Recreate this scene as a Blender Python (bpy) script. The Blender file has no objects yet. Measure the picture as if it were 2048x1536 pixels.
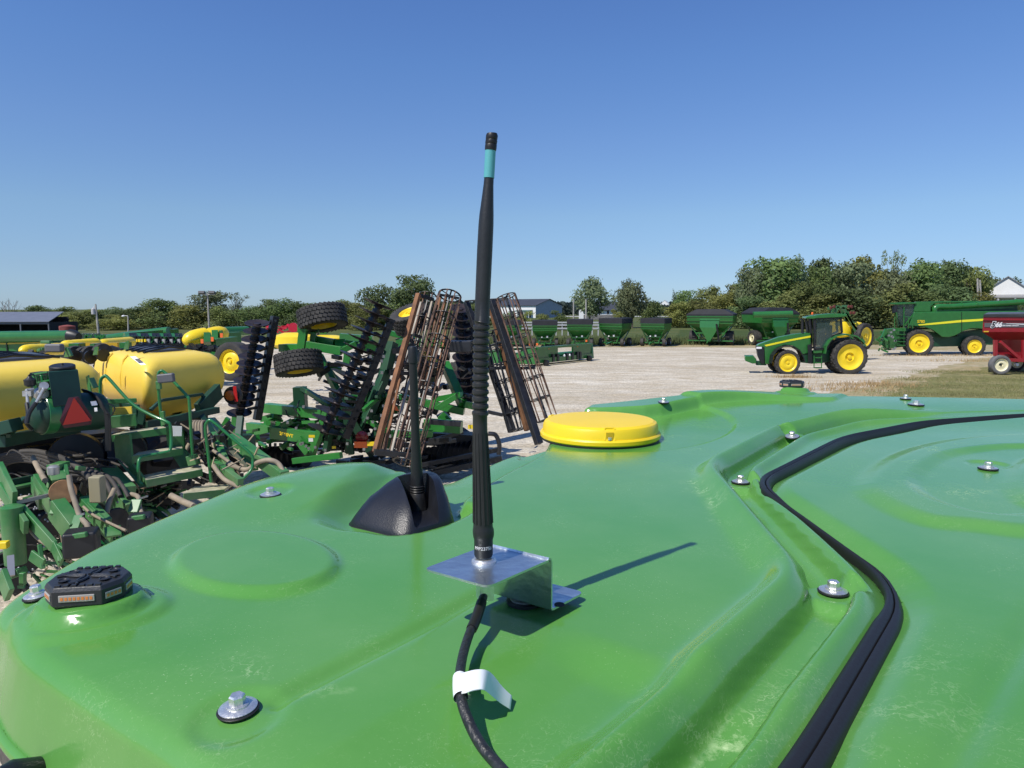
import bpy, math, random
import numpy as np
from mathutils import Vector, Matrix, noise
R = math.radians
PI = math.pi
random.seed(7)
C = bpy.context.scene.collection
SC = bpy.context.scene
# ---------------------------------------------------------------- camera
H = 3.6                       # eye height over the yard
F = 1420.0                    # focal length in px of a 2048 px wide frame
PITCH = math.atan((768 - 618) / F)
cd = bpy.data.cameras.new("camera"); cam = bpy.data.objects.new("camera", cd); C.objects.link(cam)
cd.sensor_width = 36.0; cd.lens = 36.0 * F / 2048; cd.clip_start = 0.02; cd.clip_end = 6000
cam.location = (0, 0, H); cam.rotation_euler = (PI / 2 - PITCH, 0, 0)
SC.camera = cam
cd.dof.use_dof = False
# ---------------------------------------------------------------- light
SUN_EL = R(53); SUN_HEAD = R(47)       # shadows fall towards heading 47 deg right of forward
sd_ = Vector((math.sin(SUN_HEAD) * math.cos(SUN_EL), math.cos(SUN_HEAD) * math.cos(SUN_EL), -math.sin(SUN_EL)))
sl = bpy.data.lights.new("sun", 'SUN'); sl.energy = 4.9; sl.angle = R(0.53); sl.color = (1.0, 0.95, 0.87)
so = bpy.data.objects.new("sun", sl); C.objects.link(so); so.rotation_euler = sd_.to_track_quat('-Z', 'Y').to_euler()
w = bpy.data.worlds.new("World"); SC.world = w; w.use_nodes = True
nt = w.node_tree; bg = nt.nodes["Background"]
sky = nt.nodes.new("ShaderNodeTexSky"); sky.sky_type = 'NISHITA'; sky.sun_disc = False
sky.sun_elevation = SUN_EL; sky.sun_rotation = math.atan2(-sd_.x, -sd_.y)
sky.altitude = 200; sky.air_density = 1.0; sky.dust_density = 0.1; sky.ozone_density = 4.0
# the day's own blue: grade the sky by elevation (clear, dry autumn air)
wt = nt.nodes.new("ShaderNodeTexCoord"); sx = nt.nodes.new("ShaderNodeSeparateXYZ"); rp = nt.nodes.new("ShaderNodeValToRGB"); ml = nt.nodes.new("ShaderNodeMix"); ml.data_type = 'RGBA'; ml.blend_type = 'MULTIPLY'; ml.inputs[0].default_value = 1
nt.links.new(wt.outputs["Generated"], sx.inputs[0]); nt.links.new(sx.outputs[2], rp.inputs[0])
SKYT = [(0.0, (.45, .635, 1.02)), (0.055, (.56, .668, .90)), (0.124, (.70, .79, .915)), (0.219, (.72, .83, 1.03)), (0.313, (.69, .865, 1.13)), (0.42, (.66, .85, 1.19))]
while len(rp.color_ramp.elements) < len(SKYT): rp.color_ramp.elements.new(.5)
for e, (p_, c_) in zip(rp.color_ramp.elements, SKYT): e.position = p_; e.color = (*c_, 1)
nt.links.new(sky.outputs[0], ml.inputs[6]); nt.links.new(rp.outputs[0], ml.inputs[7]); nt.links.new(ml.outputs[2], bg.inputs[0]); bg.inputs[1].default_value = 0.121
SC.view_settings.view_transform = 'Standard'; SC.view_settings.look = 'None'
SC.view_settings.exposure = 0.0; SC.view_settings.gamma = 1.0
SC.render.engine = 'CYCLES'
SC.cycles.use_denoising = True
SC.cycles.max_bounces = 6; SC.cycles.transparent_max_bounces = 8
SC.cycles.caustics_reflective = False; SC.cycles.caustics_refractive = False
SC.cycles.use_adaptive_sampling = True; SC.cycles.adaptive_threshold = 0.02

# ---------------------------------------------------------------- pixel helpers (2048x1536 frame)
def ray(px, py):
    u = (px - 1024) / F; v = (768 - py) / F
    cp, sp = math.cos(PITCH), math.sin(PITCH)
    return Vector((u, cp + v * sp, -sp + v * cp))
def W(px, py, d):             # point at forward distance d
    r = ray(px, py); t = d / r.y
    return Vector((r.x * t, r.y * t, H + r.z * t))
def G(px, py, z=0.0):         # point on the level z
    r = ray(px, py); t = (z - H) / r.z
    return Vector((r.x * t, r.y * t, z))

# ---------------------------------------------------------------- materials
def mat(name, col, rough=0.5, metal=0.0, var=0.0, vscale=8.0, bump=0.0, bscale=40.0, dust=0.0, coat=0.0, spec=0.5, dustcol=(0.42, 0.36, 0.27), trans=0.0, alpha=1.0, emis=None, objvar=0.0):
    m = bpy.data.materials.new(name); m.use_nodes = True
    n = m.node_tree; b = n.nodes["Principled BSDF"]
    b.inputs["Base Color"].default_value = (*col, 1); b.inputs["Roughness"].default_value = rough
    b.inputs["Metallic"].default_value = metal; b.inputs["Coat Weight"].default_value = coat
    b.inputs["Coat Roughness"].default_value = 0.08
    b.inputs["Specular IOR Level"].default_value = spec
    if alpha < 1: b.inputs["Alpha"].default_value = alpha
    if trans: b.inputs["Transmission Weight"].default_value = trans
    if emis: b.inputs["Emission Color"].default_value = (*emis[0], 1); b.inputs["Emission Strength"].default_value = emis[1]
    tc = n.nodes.new("ShaderNodeTexCoord")
    src = None
    if var or dust:
        nz = n.nodes.new("ShaderNodeTexNoise"); nz.inputs["Scale"].default_value = vscale; nz.inputs["Detail"].default_value = 6
        n.links.new(tc.outputs["Object"], nz.inputs["Vector"])
        mx = n.nodes.new("ShaderNodeMix"); mx.data_type = 'RGBA'
        cr = n.nodes.new("ShaderNodeMapRange"); cr.inputs[1].default_value = 0.3; cr.inputs[2].default_value = 0.7
        n.links.new(nz.outputs[0], cr.inputs[0]); n.links.new(cr.outputs[0], mx.inputs[0])
        mx.inputs[6].default_value = (*[c * (1 - var) for c in col], 1); mx.inputs[7].default_value = (*[min(1, c * (1 + var)) for c in col], 1)
        src = mx.outputs[2]
        if dust:
            n2 = n.nodes.new("ShaderNodeTexNoise"); n2.inputs["Scale"].default_value = vscale * 0.35; n2.inputs["Detail"].default_value = 8; n2.inputs["Roughness"].default_value = 0.7
            n.links.new(tc.outputs["Object"], n2.inputs["Vector"])
            r2 = n.nodes.new("ShaderNodeMapRange"); r2.inputs[1].default_value = 0.42; r2.inputs[2].default_value = 0.75; r2.inputs[4].default_value = dust
            n.links.new(n2.outputs[0], r2.inputs[0])
            m2 = n.nodes.new("ShaderNodeMix"); m2.data_type = 'RGBA'; n.links.new(r2.outputs[0], m2.inputs[0])
            n.links.new(src, m2.inputs[6]); m2.inputs[7].default_value = (*dustcol, 1); src = m2.outputs[2]
    if objvar:
        oi = n.nodes.new("ShaderNodeObjectInfo"); hs = n.nodes.new("ShaderNodeHueSaturation")
        mr = n.nodes.new("ShaderNodeMapRange"); mr.inputs[3].default_value = 1 - objvar; mr.inputs[4].default_value = 1 + objvar
        n.links.new(oi.outputs["Random"], mr.inputs[0]); n.links.new(mr.outputs[0], hs.inputs["Value"])
        if src is None: hs.inputs["Color"].default_value = (*col, 1)
        else: n.links.new(src, hs.inputs["Color"])
        src = hs.outputs[0]
    if src is not None: n.links.new(src, b.inputs["Base Color"])
    if bump:
        bn = n.nodes.new("ShaderNodeTexNoise"); bn.inputs["Scale"].default_value = bscale; bn.inputs["Detail"].default_value = 4
        n.links.new(tc.outputs["Object"], bn.inputs["Vector"])
        bp = n.nodes.new("ShaderNodeBump"); bp.inputs["Strength"].default_value = bump; bp.inputs["Distance"].default_value = 0.02
        n.links.new(bn.outputs[0], bp.inputs["Height"]); n.links.new(bp.outputs[0], b.inputs["Normal"])
    return m

# ---------------------------------------------------------------- mesh building
LOC = {}
def tag(o, label=None, cat=None, group=None, kind=None):
    if label: o["label"] = label
    if cat: o["category"] = cat
    if group: o["group"] = group
    if kind: o["kind"] = kind
    return o
def empty(name, loc, label=None, cat=None, group=None):
    o = bpy.data.objects.new(name, None); C.objects.link(o); o.location = loc; o.empty_display_size = 0.1
    LOC[o.name] = Vector(loc)
    return tag(o, label, cat, group)
def frame_of(d, up=Vector((0, 0, 1))):
    z = d.normalized()
    if abs(z.dot(up)) > 0.98: up = Vector((1, 0, 0)) if abs(z.x) < 0.9 else Vector((0, 1, 0))
    x = up.cross(z).normalized(); y = z.cross(x)
    return x, y, z
class MB:
    def __init__(s): s.v = []; s.f = []
    def add(s, vs, fs):
        o = len(s.v); s.v += [tuple(v) for v in vs]; s.f += [tuple(i + o for i in f) for f in fs]; return s
    def box(s, c, sz, rot=None):
        c = Vector(c); hx, hy, hz = sz[0] / 2, sz[1] / 2, sz[2] / 2
        vs = [Vector((x, y, z)) for x in (-hx, hx) for y in (-hy, hy) for z in (-hz, hz)]
        if rot is not None:
            M = rot if isinstance(rot, Matrix) else Matrix.Rotation(rot, 3, 'Z')
            vs = [M @ v for v in vs]
        return s.add([v + c for v in vs], [(0, 1, 3, 2), (4, 6, 7, 5), (0, 4, 5, 1), (2, 3, 7, 6), (0, 2, 6, 4), (1, 5, 7, 3)])
    def beam(s, p, q, w=0.1, h=None, up=Vector((0, 0, 1)), w2=None, h2=None):
        p, q = Vector(p), Vector(q); h = w if h is None else h
        w2 = w if w2 is None else w2; h2 = h if h2 is None else h2
        x, y, z = frame_of(q - p, up)
        vs = [p - x * w / 2 - y * h / 2, p + x * w / 2 - y * h / 2, p + x * w / 2 + y * h / 2, p - x * w / 2 + y * h / 2,
              q - x * w2 / 2 - y * h2 / 2, q + x * w2 / 2 - y * h2 / 2, q + x * w2 / 2 + y * h2 / 2, q - x * w2 / 2 + y * h2 / 2]
        return s.add(vs, [(3, 2, 1, 0), (4, 5, 6, 7), (0, 1, 5, 4), (1, 2, 6, 5), (2, 3, 7, 6), (3, 0, 4, 7)])
    def tube(s, pts, r, n=8, cap=True, sx=1.0):
        pts = [Vector(p) for p in pts]; rs = r if isinstance(r, (list, tuple)) else [r] * len(pts)
        vs = []; fs = []
        up = Vector((0, 0, 1)); d0 = (pts[1] - pts[0])
        x, y, z = frame_of(d0)
        for i, p in enumerate(pts):
            d = (pts[min(i + 1, len(pts) - 1)] - pts[max(i - 1, 0)])
            if d.length > 1e-9:
                z = d.normalized(); x = (x - z * x.dot(z))
                x = x.normalized() if x.length > 1e-6 else frame_of(z)[0]
                y = z.cross(x)
            for k in range(n):
                a = 2 * PI * k / n; vs.append(p + x * math.cos(a) * rs[i] * sx + y * math.sin(a) * rs[i])
        for i in range(len(pts) - 1):
            for k in range(n):
                a, b = i * n + k, i * n + (k + 1) % n; fs.append((a, b, b + n, a + n))
        if cap: fs.append(tuple(reversed(range(n)))); fs.append(tuple(range(len(vs) - n, len(vs))))
        return s.add(vs, fs)
    def lathe(s, prof, o, axis=(0, 0, 1), n=24, sq=1.0, cap=True):
        o = Vector(o); x, y, z = frame_of(Vector(axis)); vs = []; fs = []
        for (r, h) in prof:
            for k in range(n):
                a = 2 * PI * k / n; vs.append(o + x * math.cos(a) * r + y * math.sin(a) * r * sq + z * h)
        m = len(prof)
        for i in range(m - 1):
            for k in range(n):
                a, b = i * n + k, i * n + (k + 1) % n; fs.append((a, b, b + n, a + n))
        if cap and prof[0][0] > 1e-6: fs.append(tuple(reversed(range(n))))
        if cap and prof[-1][0] > 1e-6: fs.append(tuple(range((m - 1) * n, m * n)))
        return s.add(vs, fs)
    def prism(s, poly, a, b):   # poly list of Vector on one side (a offset) extruded by vector b
        a = Vector(a); b = Vector(b); n = len(poly); P = [Vector(p) + a for p in poly]
        vs = P + [p + b for p in P]
        fs = [tuple(range(n)), tuple(reversed(range(n, 2 * n)))] + [(i, i + n, (i + 1) % n + n, (i + 1) % n) for i in range(n)]
        return s.add(vs, fs)
    def quad(s, a, b, c, d): return s.add([a, b, c, d], [(0, 1, 2, 3)])
    def loft(s, rings, cap=True):
        n = len(rings[0]); vs = [v for r in rings for v in r]; fs = []
        for i in range(len(rings) - 1):
            for k in range(n):
                a, b = i * n + k, i * n + (k + 1) % n; fs.append((a, b, b + n, a + n))
        if cap: fs.append(tuple(reversed(range(n)))); fs.append(tuple(range(len(vs) - n, len(vs))))
        return s.add(vs, fs)
    def pieces(s):
        par = list(range(len(s.v)))
        def fd(i):
            while par[i] != i: par[i] = par[par[i]]; i = par[i]
            return i
        for f in s.f:
            r = fd(f[0])
            for i in f[1:]: par[fd(i)] = r
        g = {}
        for f in s.f: g.setdefault(fd(f[0]), []).append(f)
        out = []
        for fs in g.values():
            m = MB(); mp = {}
            for f in fs:
                for i in f:
                    if i not in mp: mp[i] = len(m.v); m.v.append(s.v[i])
                m.f.append(tuple(mp[i] for i in f))
            out.append(m)
        return out
    def each(s, name, *a, **k):
        return [m.build(name, *a, **k) for m in s.pieces()]
    def build(s, name, material, parent=None, smooth=False, ang=40, bevel=0, label=None, cat=None, group=None, kind=None, seg=2, origin=None):
        v = np.array(s.v, dtype=float).reshape(-1, 3)
        c = (v.min(0) + v.max(0)) / 2 if origin is None else np.array(origin, dtype=float)
        me = bpy.data.meshes.new(name); me.from_pydata([tuple(p) for p in (v - c)], [], s.f)
        o = bpy.data.objects.new(name, me); C.objects.link(o)
        for m in (material if isinstance(material, (list, tuple)) else [material]): me.materials.append(m)
        LOC[o.name] = Vector(c)
        if parent is not None: o.parent = parent; o.location = Vector(c) - LOC[parent.name]
        else: o.location = c
        import bmesh
        bm = bmesh.new(); bm.from_mesh(me); bmesh.ops.recalc_face_normals(bm, faces=bm.faces); bm.to_mesh(me); bm.free()
        if smooth:
            me.polygons.foreach_set("use_smooth", [True] * len(me.polygons))
            me.set_sharp_from_angle(angle=R(ang))
        if bevel:
            md = o.modifiers.new("bevel", 'BEVEL'); md.width = bevel; md.segments = seg; md.limit_method = 'ANGLE'; md.angle_limit = R(40)
            me.polygons.foreach_set("use_smooth", [True] * len(me.polygons)); md.harden_normals = True
        return tag(o, label, cat, group, kind)
def copy_tree(o, parent=None):
    c = o.copy(); C.objects.link(c); c.parent = parent
    for ch in list(o.children): copy_tree(ch, c)
    return c
def spline(pts, k=8):
    pts = [Vector(p) for p in pts]; out = []
    for i in range(len(pts) - 1):
        p0 = pts[max(i - 1, 0)]; p1 = pts[i]; p2 = pts[i + 1]; p3 = pts[min(i + 2, len(pts) - 1)]
        for j in range(k):
            t = j / k
            out.append(0.5 * ((2 * p1) + (p2 - p0) * t + (2 * p0 - 5 * p1 + 4 * p2 - p3) * t * t + (3 * p1 - p0 - 3 * p2 + p3) * t ** 3))
    out.append(pts[-1]); return out
def text_mesh(txt, size, name, material, parent, fn, extrude=0.0, bold=0.0, label=None):
    cu = bpy.data.curves.new("t", 'FONT'); cu.body = txt; cu.size = size; cu.align_x = 'CENTER'; cu.align_y = 'CENTER'; cu.extrude = extrude; cu.offset = bold
    to = bpy.data.objects.new("t", cu); C.objects.link(to)
    dg = bpy.context.evaluated_depsgraph_get(); me = bpy.data.meshes.new_from_object(to.evaluated_get(dg))
    bpy.data.objects.remove(to); mb = MB()
    mb.add([fn(v.co) for v in me.vertices], [tuple(p.vertices) for p in me.polygons]); bpy.data.meshes.remove(me)
    return mb.build(name, material, parent, label=label)
# ================================================================ GROUND
def ground_mat(name, cols, scales, rough=.95, bump=.3, bscale=18, speck=None, track=False):
    m = bpy.data.materials.new(name); m.use_nodes = True; n = m.node_tree; L = n.links; b = n.nodes["Principled BSDF"]; b.inputs["Roughness"].default_value = rough; b.inputs["Specular IOR Level"].default_value = .15
    geo = n.nodes.new("ShaderNodeNewGeometry"); src = None
    for i, (c, sc) in enumerate(zip(cols[1:], scales)):
        nz = n.nodes.new("ShaderNodeTexNoise"); nz.inputs["Scale"].default_value = sc; nz.inputs["Detail"].default_value = 7; nz.inputs["Roughness"].default_value = .62
        if track:
            mp = n.nodes.new("ShaderNodeMapping"); mp.inputs["Scale"].default_value = (.35, 1.0, 1); mp.inputs["Rotation"].default_value = (0, 0, .25 + .2 * i); L.new(geo.outputs["Position"], mp.inputs[0]); L.new(mp.outputs[0], nz.inputs["Vector"])
        else: L.new(geo.outputs["Position"], nz.inputs["Vector"])
        mr = n.nodes.new("ShaderNodeMapRange"); mr.inputs[1].default_value = .42; mr.inputs[2].default_value = .62; L.new(nz.outputs[0], mr.inputs[0])
        mx = n.nodes.new("ShaderNodeMix"); mx.data_type = 'RGBA'; L.new(mr.outputs[0], mx.inputs[0])
        if src is None: mx.inputs[6].default_value = (*cols[0], 1)
        else: L.new(src, mx.inputs[6])
        mx.inputs[7].default_value = (*c, 1); src = mx.outputs[2]
    if track:
        wv = n.nodes.new("ShaderNodeTexWave"); wv.inputs["Scale"].default_value = .16; wv.inputs["Distortion"].default_value = 9; wv.inputs["Detail"].default_value = 3; wv.inputs["Detail Scale"].default_value = .5; wv.bands_direction = 'Y'
        L.new(geo.outputs["Position"], wv.inputs["Vector"]); wr = n.nodes.new("ShaderNodeMapRange"); wr.inputs[1].default_value = .55; wr.inputs[2].default_value = .95; wr.inputs[3].default_value = 1.0; wr.inputs[4].default_value = .92; L.new(wv.outputs["Fac"], wr.inputs[0])
        wh = n.nodes.new("ShaderNodeHueSaturation"); L.new(wr.outputs[0], wh.inputs["Value"]); L.new(src, wh.inputs["Color"]); src = wh.outputs[0]
    if speck:
        vz = n.nodes.new("ShaderNodeTexVoronoi"); vz.inputs["Scale"].default_value = speck; L.new(geo.outputs["Position"], vz.inputs["Vector"])
        sp = n.nodes.new("ShaderNodeSeparateColor"); L.new(vz.outputs["Color"], sp.inputs[0])
        mr = n.nodes.new("ShaderNodeMapRange"); mr.inputs[3].default_value = .78; mr.inputs[4].default_value = 1.18; L.new(sp.outputs[0], mr.inputs[0])
        hs = n.nodes.new("ShaderNodeHueSaturation"); L.new(mr.outputs[0], hs.inputs["Value"]); L.new(src, hs.inputs["Color"]); src = hs.outputs[0]
    L.new(src, b.inputs["Base Color"])
    bn = n.nodes.new("ShaderNodeTexNoise"); bn.inputs["Scale"].default_value = bscale; bn.inputs["Detail"].default_value = 5; L.new(geo.outputs["Position"], bn.inputs["Vector"])
    bp = n.nodes.new("ShaderNodeBump"); bp.inputs["Strength"].default_value = bump; bp.inputs["Distance"].default_value = .06; L.new(bn.outputs[0], bp.inputs["Height"]); L.new(bp.outputs[0], b.inputs["Normal"])
    return m
M_FIELD = ground_mat("field_green", [(.085, .105, .035), (.15, .135, .06), (.06, .09, .028)], [.02, .3], bump=.5, bscale=2)
M_GRAV = ground_mat("gravel", [(.54, .485, .385), (.41, .355, .265), (.64, .585, .48), (.46, .39, .28)], [.09, .40, 1.6], bump=.8, bscale=9, speck=14, track=True)
M_LAWN = ground_mat("lawn_green", [(.20, .19, .075), (.30, .25, .13), (.15, .155, .06)], [.35, 1.5], bump=.6, bscale=10)
M_DRY = ground_mat("dry_edge", [(.38, .29, .16), (.44, .38, .28), (.25, .23, .11)], [.5, 2.0], bump=.6, bscale=10)
M_CROP = ground_mat("crop_green", [(.045, .075, .02), (.07, .09, .03)], [.3, 1.5], bump=.7, bscale=4)
MB().quad((-3000, -300, 0), (3000, -300, 0), (3000, 5000, 0), (-3000, 5000, 0)).build("ground", M_FIELD, kind="structure")
def ragged(pts, amp, step=1.0, seed=0, z=.004):
    rnd = random.Random(seed); out = []
    for i in range(len(pts)):
        a, b = Vector(pts[i]), Vector(pts[(i + 1) % len(pts)]); L = (b - a).length; k = max(1, min(240, int(L / step)))
        nrm = Vector((-(b - a).y, (b - a).x, 0)).normalized()
        for j in range(k):
            t = j / k; q = a.lerp(b, t); e = min(1, j * 3 / k, (k - j) * 3 / k)
            nn = noise.noise(Vector((q.x * .35, q.y * .35, seed))) + .5 * noise.noise(Vector((q.x * 1.7, q.y * 1.7, seed)))
            out.append(Vector((q.x, q.y, 0)) + nrm * nn * amp * e)
    return [Vector((p.x, p.y, z)) for p in out]
def sheet_poly(name, pts, m, amp, z, seed=0, step=1.0):
    P = ragged(pts, amp, step, seed, z); mb = MB(); mb.add(P, [tuple(range(len(P)))])
    return mb.build(name, m, kind="structure")
far = [G(-900, 690), G(-100, 676), G(300, 677), G(600, 687), G(1060, 693.5), G(1500, 693.5), G(1750, 693), G(2300, 695), G(2900, 700)]
sheet_poly("gravel_yard", [Vector((60, -40, 0)), *reversed(far), Vector((-75, -40, 0))], M_GRAV, 1.1, .004, 1, 1.2)
sheet_poly("dirt_edge", [G(1040, 694.5), G(1400, 694.5), G(1800, 700), G(2200, 706), G(2200, 688), G(1600, 690.2), G(1040, 690.2)], M_DRY, .5, .008, 5, .8)
sheet_poly("crop_strip", [G(950, 690), G(1800, 690), G(2500, 690), G(2700, 668), G(1360, 660), G(1345, 689)], M_CROP, .6, .006, 6, 1.5)
sheet_poly("dry_grass_edge", [G(1600, 812), G(1660, 785), G(1755, 772), G(1850, 741), G(1960, 716), G(2300, 708), G(2500, 760), G(2300, 840)], M_DRY, 1.2, .008, 2, .7)
sheet_poly("lawn", [G(1740, 830), G(1800, 776), G(1890, 746), G(2000, 732), G(2400, 722), G(2700, 760), G(2400, 900)], M_LAWN, 1.0, .012, 3, .6)
# tufts of grass and dry weeds
def blades(name, spots, m, hmin, hmax, n, seed, wd=.012):
    rnd = random.Random(seed); mb = MB()
    for _ in range(n):
        c = rnd.choice(spots); p = Vector((c[0] + rnd.gauss(0, c[2]), c[1] + rnd.gauss(0, c[3]), 0)); a = rnd.uniform(0, PI); h = rnd.uniform(hmin, hmax)
        d = Vector((math.cos(a), math.sin(a), 0)) * wd * rnd.uniform(.6, 1.6); ln = Vector((rnd.gauss(0, .25), rnd.gauss(0, .25), 1)) * h
        mb.add([p - d, p + d, p + ln], [(0, 1, 2)])
    return mb.build(name, m, kind="stuff", label=None)
M_WEED = mat("dry_weed", (.36, .25, .12), .9, var=.3, vscale=2); M_GB = mat("grass_blade", (.19, .19, .07), .8, var=.35, vscale=.6)
def sp_(px, py, sx, sy): g = G(px, py); return (g.x, g.y, sx, sy)
blades("dry_weeds", [sp_(1700, 772, 1.0, .6), sp_(1740, 768, .9, .5), sp_(1590, 755, .6, .2), sp_(1780, 772, .8, .5), sp_(1850, 712, 2.5, .5), sp_(1930, 722, 2, .6), sp_(1690, 780, 1.2, .5), sp_(2000, 712, 2, .5), sp_(1480, 690, 6, .3), sp_(1250, 690, 6, .3)], M_WEED, .05, .24, 4200, 4, .012)
lw = []
for i in range(60):
    px = 1760 + i * 8; 
    for py in (745, 760, 775, 790):
        if (px - 1740) > (790 - py) * 2.2: lw.append(sp_(px, py, .5, .8))
blades("lawn_grass", lw, M_GB, .03, .10, 26000, 5, .010)
cs = [sp_(x, y, 2.5, .8) for x in range(1000, 2100, 14) for y in (689, 687, 684, 680)]
blades("field_grass", cs, mat("tall_grass", (.085, .11, .035), .85, var=.4, vscale=.3), .25, .75, 22000, 6, .03)
# ================================================================ TREES
def leafmat(name, col, var=.35):
    m = bpy.data.materials.new(name); m.use_nodes = True; n = m.node_tree; L = n.links; b = n.nodes["Principled BSDF"]
    b.inputs["Roughness"].default_value = .7; b.inputs["Specular IOR Level"].default_value = .2
    oi = n.nodes.new("ShaderNodeObjectInfo"); geo = n.nodes.new("ShaderNodeNewGeometry")
    nz = n.nodes.new("ShaderNodeTexNoise"); nz.inputs["Scale"].default_value = .45; nz.inputs["Detail"].default_value = 3; L.new(geo.outputs["Position"], nz.inputs["Vector"])
    mr = n.nodes.new("ShaderNodeMapRange"); mr.inputs[1].default_value = .3; mr.inputs[2].default_value = .7; mr.inputs[3].default_value = 1 - var; mr.inputs[4].default_value = 1 + var; L.new(nz.outputs[0], mr.inputs[0])
    mo = n.nodes.new("ShaderNodeMapRange"); mo.inputs[3].default_value = .75; mo.inputs[4].default_value = 1.3; L.new(oi.outputs["Random"], mo.inputs[0])
    mu = n.nodes.new("ShaderNodeMath"); mu.operation = 'MULTIPLY'; L.new(mr.outputs[0], mu.inputs[0]); L.new(mo.outputs[0], mu.inputs[1])
    hs = n.nodes.new("ShaderNodeHueSaturation"); hs.inputs["Color"].default_value = (*col, 1); L.new(mu.outputs[0], hs.inputs["Value"])
    mh = n.nodes.new("ShaderNodeMapRange"); mh.inputs[3].default_value = .492; mh.inputs[4].default_value = .528; L.new(oi.outputs["Random"], mh.inputs[0]); L.new(mh.outputs[0], hs.inputs["Hue"])
    L.new(hs.outputs[0], b.inputs["Base Color"])
    tr = n.nodes.new("ShaderNodeBsdfTranslucent"); L.new(hs.outputs[0], tr.inputs[0]); ms = n.nodes.new("ShaderNodeMixShader"); ms.inputs[0].default_value = .38
    out = n.nodes["Material Output"]; L.new(b.outputs[0], ms.inputs[1]); L.new(tr.outputs[0], ms.inputs[2]); L.new(ms.outputs[0], out.inputs[0])
    return m
LM = [leafmat("leaf_olive", (.20, .215, .07)), leafmat("leaf_green", (.16, .205, .07)), leafmat("leaf_yellow", (.25, .25, .075)), leafmat("leaf_dark", (.125, .16, .062)), leafmat("leaf_grey", (.20, .235, .12))]
M_BARK = mat("bark", (.16, .13, .10), .9, var=.3, vscale=4)
def crown_mesh(kind, seed, n=2600, leaf=.055):
    """unit tree: height 1, half width about .5*aspect ; kinds: round, hedge, open, conifer"""
    rnd = random.Random(seed); mb = MB(); cl = []
    if kind == 'round':
        for i in range(17):
            a = rnd.uniform(0, 2 * PI); z = rnd.uniform(.25, .86); rr_ = rnd.uniform(.05, .36) * math.sin(min(PI, max(.2, (z - .1) * 3.4))); cl.append((math.cos(a) * rr_, math.sin(a) * rr_, z, rnd.uniform(.10, .19)))
        cl.append((0, 0, .55, .28))
    elif kind == 'hedge':
        for i in range(20):
            a = rnd.uniform(0, 2 * PI); z = rnd.uniform(.04, .84); rr_ = rnd.uniform(.1, .44) * (1.05 - z * .5); cl.append((math.cos(a) * rr_, math.sin(a) * rr_, z, rnd.uniform(.11, .18)))
        cl.append((0, 0, .35, .34))
    elif kind == 'open':
        for i in range(15):
            a = rnd.uniform(0, 2 * PI); z = rnd.uniform(.35, .92); rr_ = rnd.uniform(.05, .38); cl.append((math.cos(a) * rr_, math.sin(a) * rr_, z, rnd.uniform(.06, .13)))
        cl.append((0, 0, .5, .16))
    else:
        for i in range(16):
            z = .08 + .055 * i; cl.append((rnd.gauss(0, .01), rnd.gauss(0, .01), z, .20 * (1 - z) + .02))
    tot = sum(c[3] ** 2 for c in cl)
    for (x, y, z, r) in cl:
        k = int(n * r * r / tot)
        for _ in range(k):
            v = Vector((rnd.gauss(0, 1), rnd.gauss(0, 1), rnd.gauss(0, 1))).normalized(); q = r * (rnd.uniform(.6, 1.08)) * (1 + .35 * noise.noise(v * 2.3 + Vector((x * 9, y * 9, z * 9 + seed))))
            p = Vector((x + v.x * q * 1.1, y + v.y * q * 1.1, z + v.z * q * .85))
            if p.z < .02: continue
            nn = (v + Vector((rnd.gauss(0, .5), rnd.gauss(0, .5), rnd.gauss(0, .5) + .25))).normalized(); a_, b_, _ = frame_of(nn); s_ = leaf * rnd.uniform(.45, 1.15) * .5
            t_ = rnd.uniform(0, PI); u = a_ * math.cos(t_) + b_ * math.sin(t_); w_ = nn.cross(u)
            mb.add([p - u * s_, p + w_ * s_ * .6, p + u * s_, p - w_ * s_ * .6], [(0, 1, 2, 3)])
    return mb, cl
def trunk_mesh(kind, seed, cl):
    rnd = random.Random(seed + 100); mb = MB(); mb.tube([(0, 0, -.01), (.006, 0, .2), (0, .006, .45), (0, 0, .75)], [.022, .017, .012, .004], 7)
    if kind != 'conifer':
        for (x, y, z, r) in cl[:10]:
            z0 = max(.12, z * .45); mb.tube([(0, 0, z0), (x * .45, y * .45, (z0 + z) / 2 + .02), (x, y, z)], [.010, .006, .002], 5)
    return mb
PROTO = {}
for kd, seeds in (('round', (1, 2, 3, 4)), ('hedge', (5, 6, 7, 8)), ('open', (9, 10)), ('conifer', (11,))):
    for sdx in seeds:
        cm, cl = crown_mesh(kd, sdx, {'round': 4200, 'hedge': 4600, 'open': 1700, 'conifer': 1300}[kd], {'round': .054, 'hedge': .056, 'open': .042, 'conifer': .05}[kd])
        c_o = cm.build("crown", LM[0], origin=(0, 0, 0)); t_o = trunk_mesh(kd, sdx, cl).build("trunk", M_BARK, smooth=True, origin=(0, 0, 0))
        PROTO.setdefault(kd, []).append((c_o.data, t_o.data)); bpy.data.objects.remove(c_o); bpy.data.objects.remove(t_o)
trnd = random.Random(11); MESHC = {}
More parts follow.
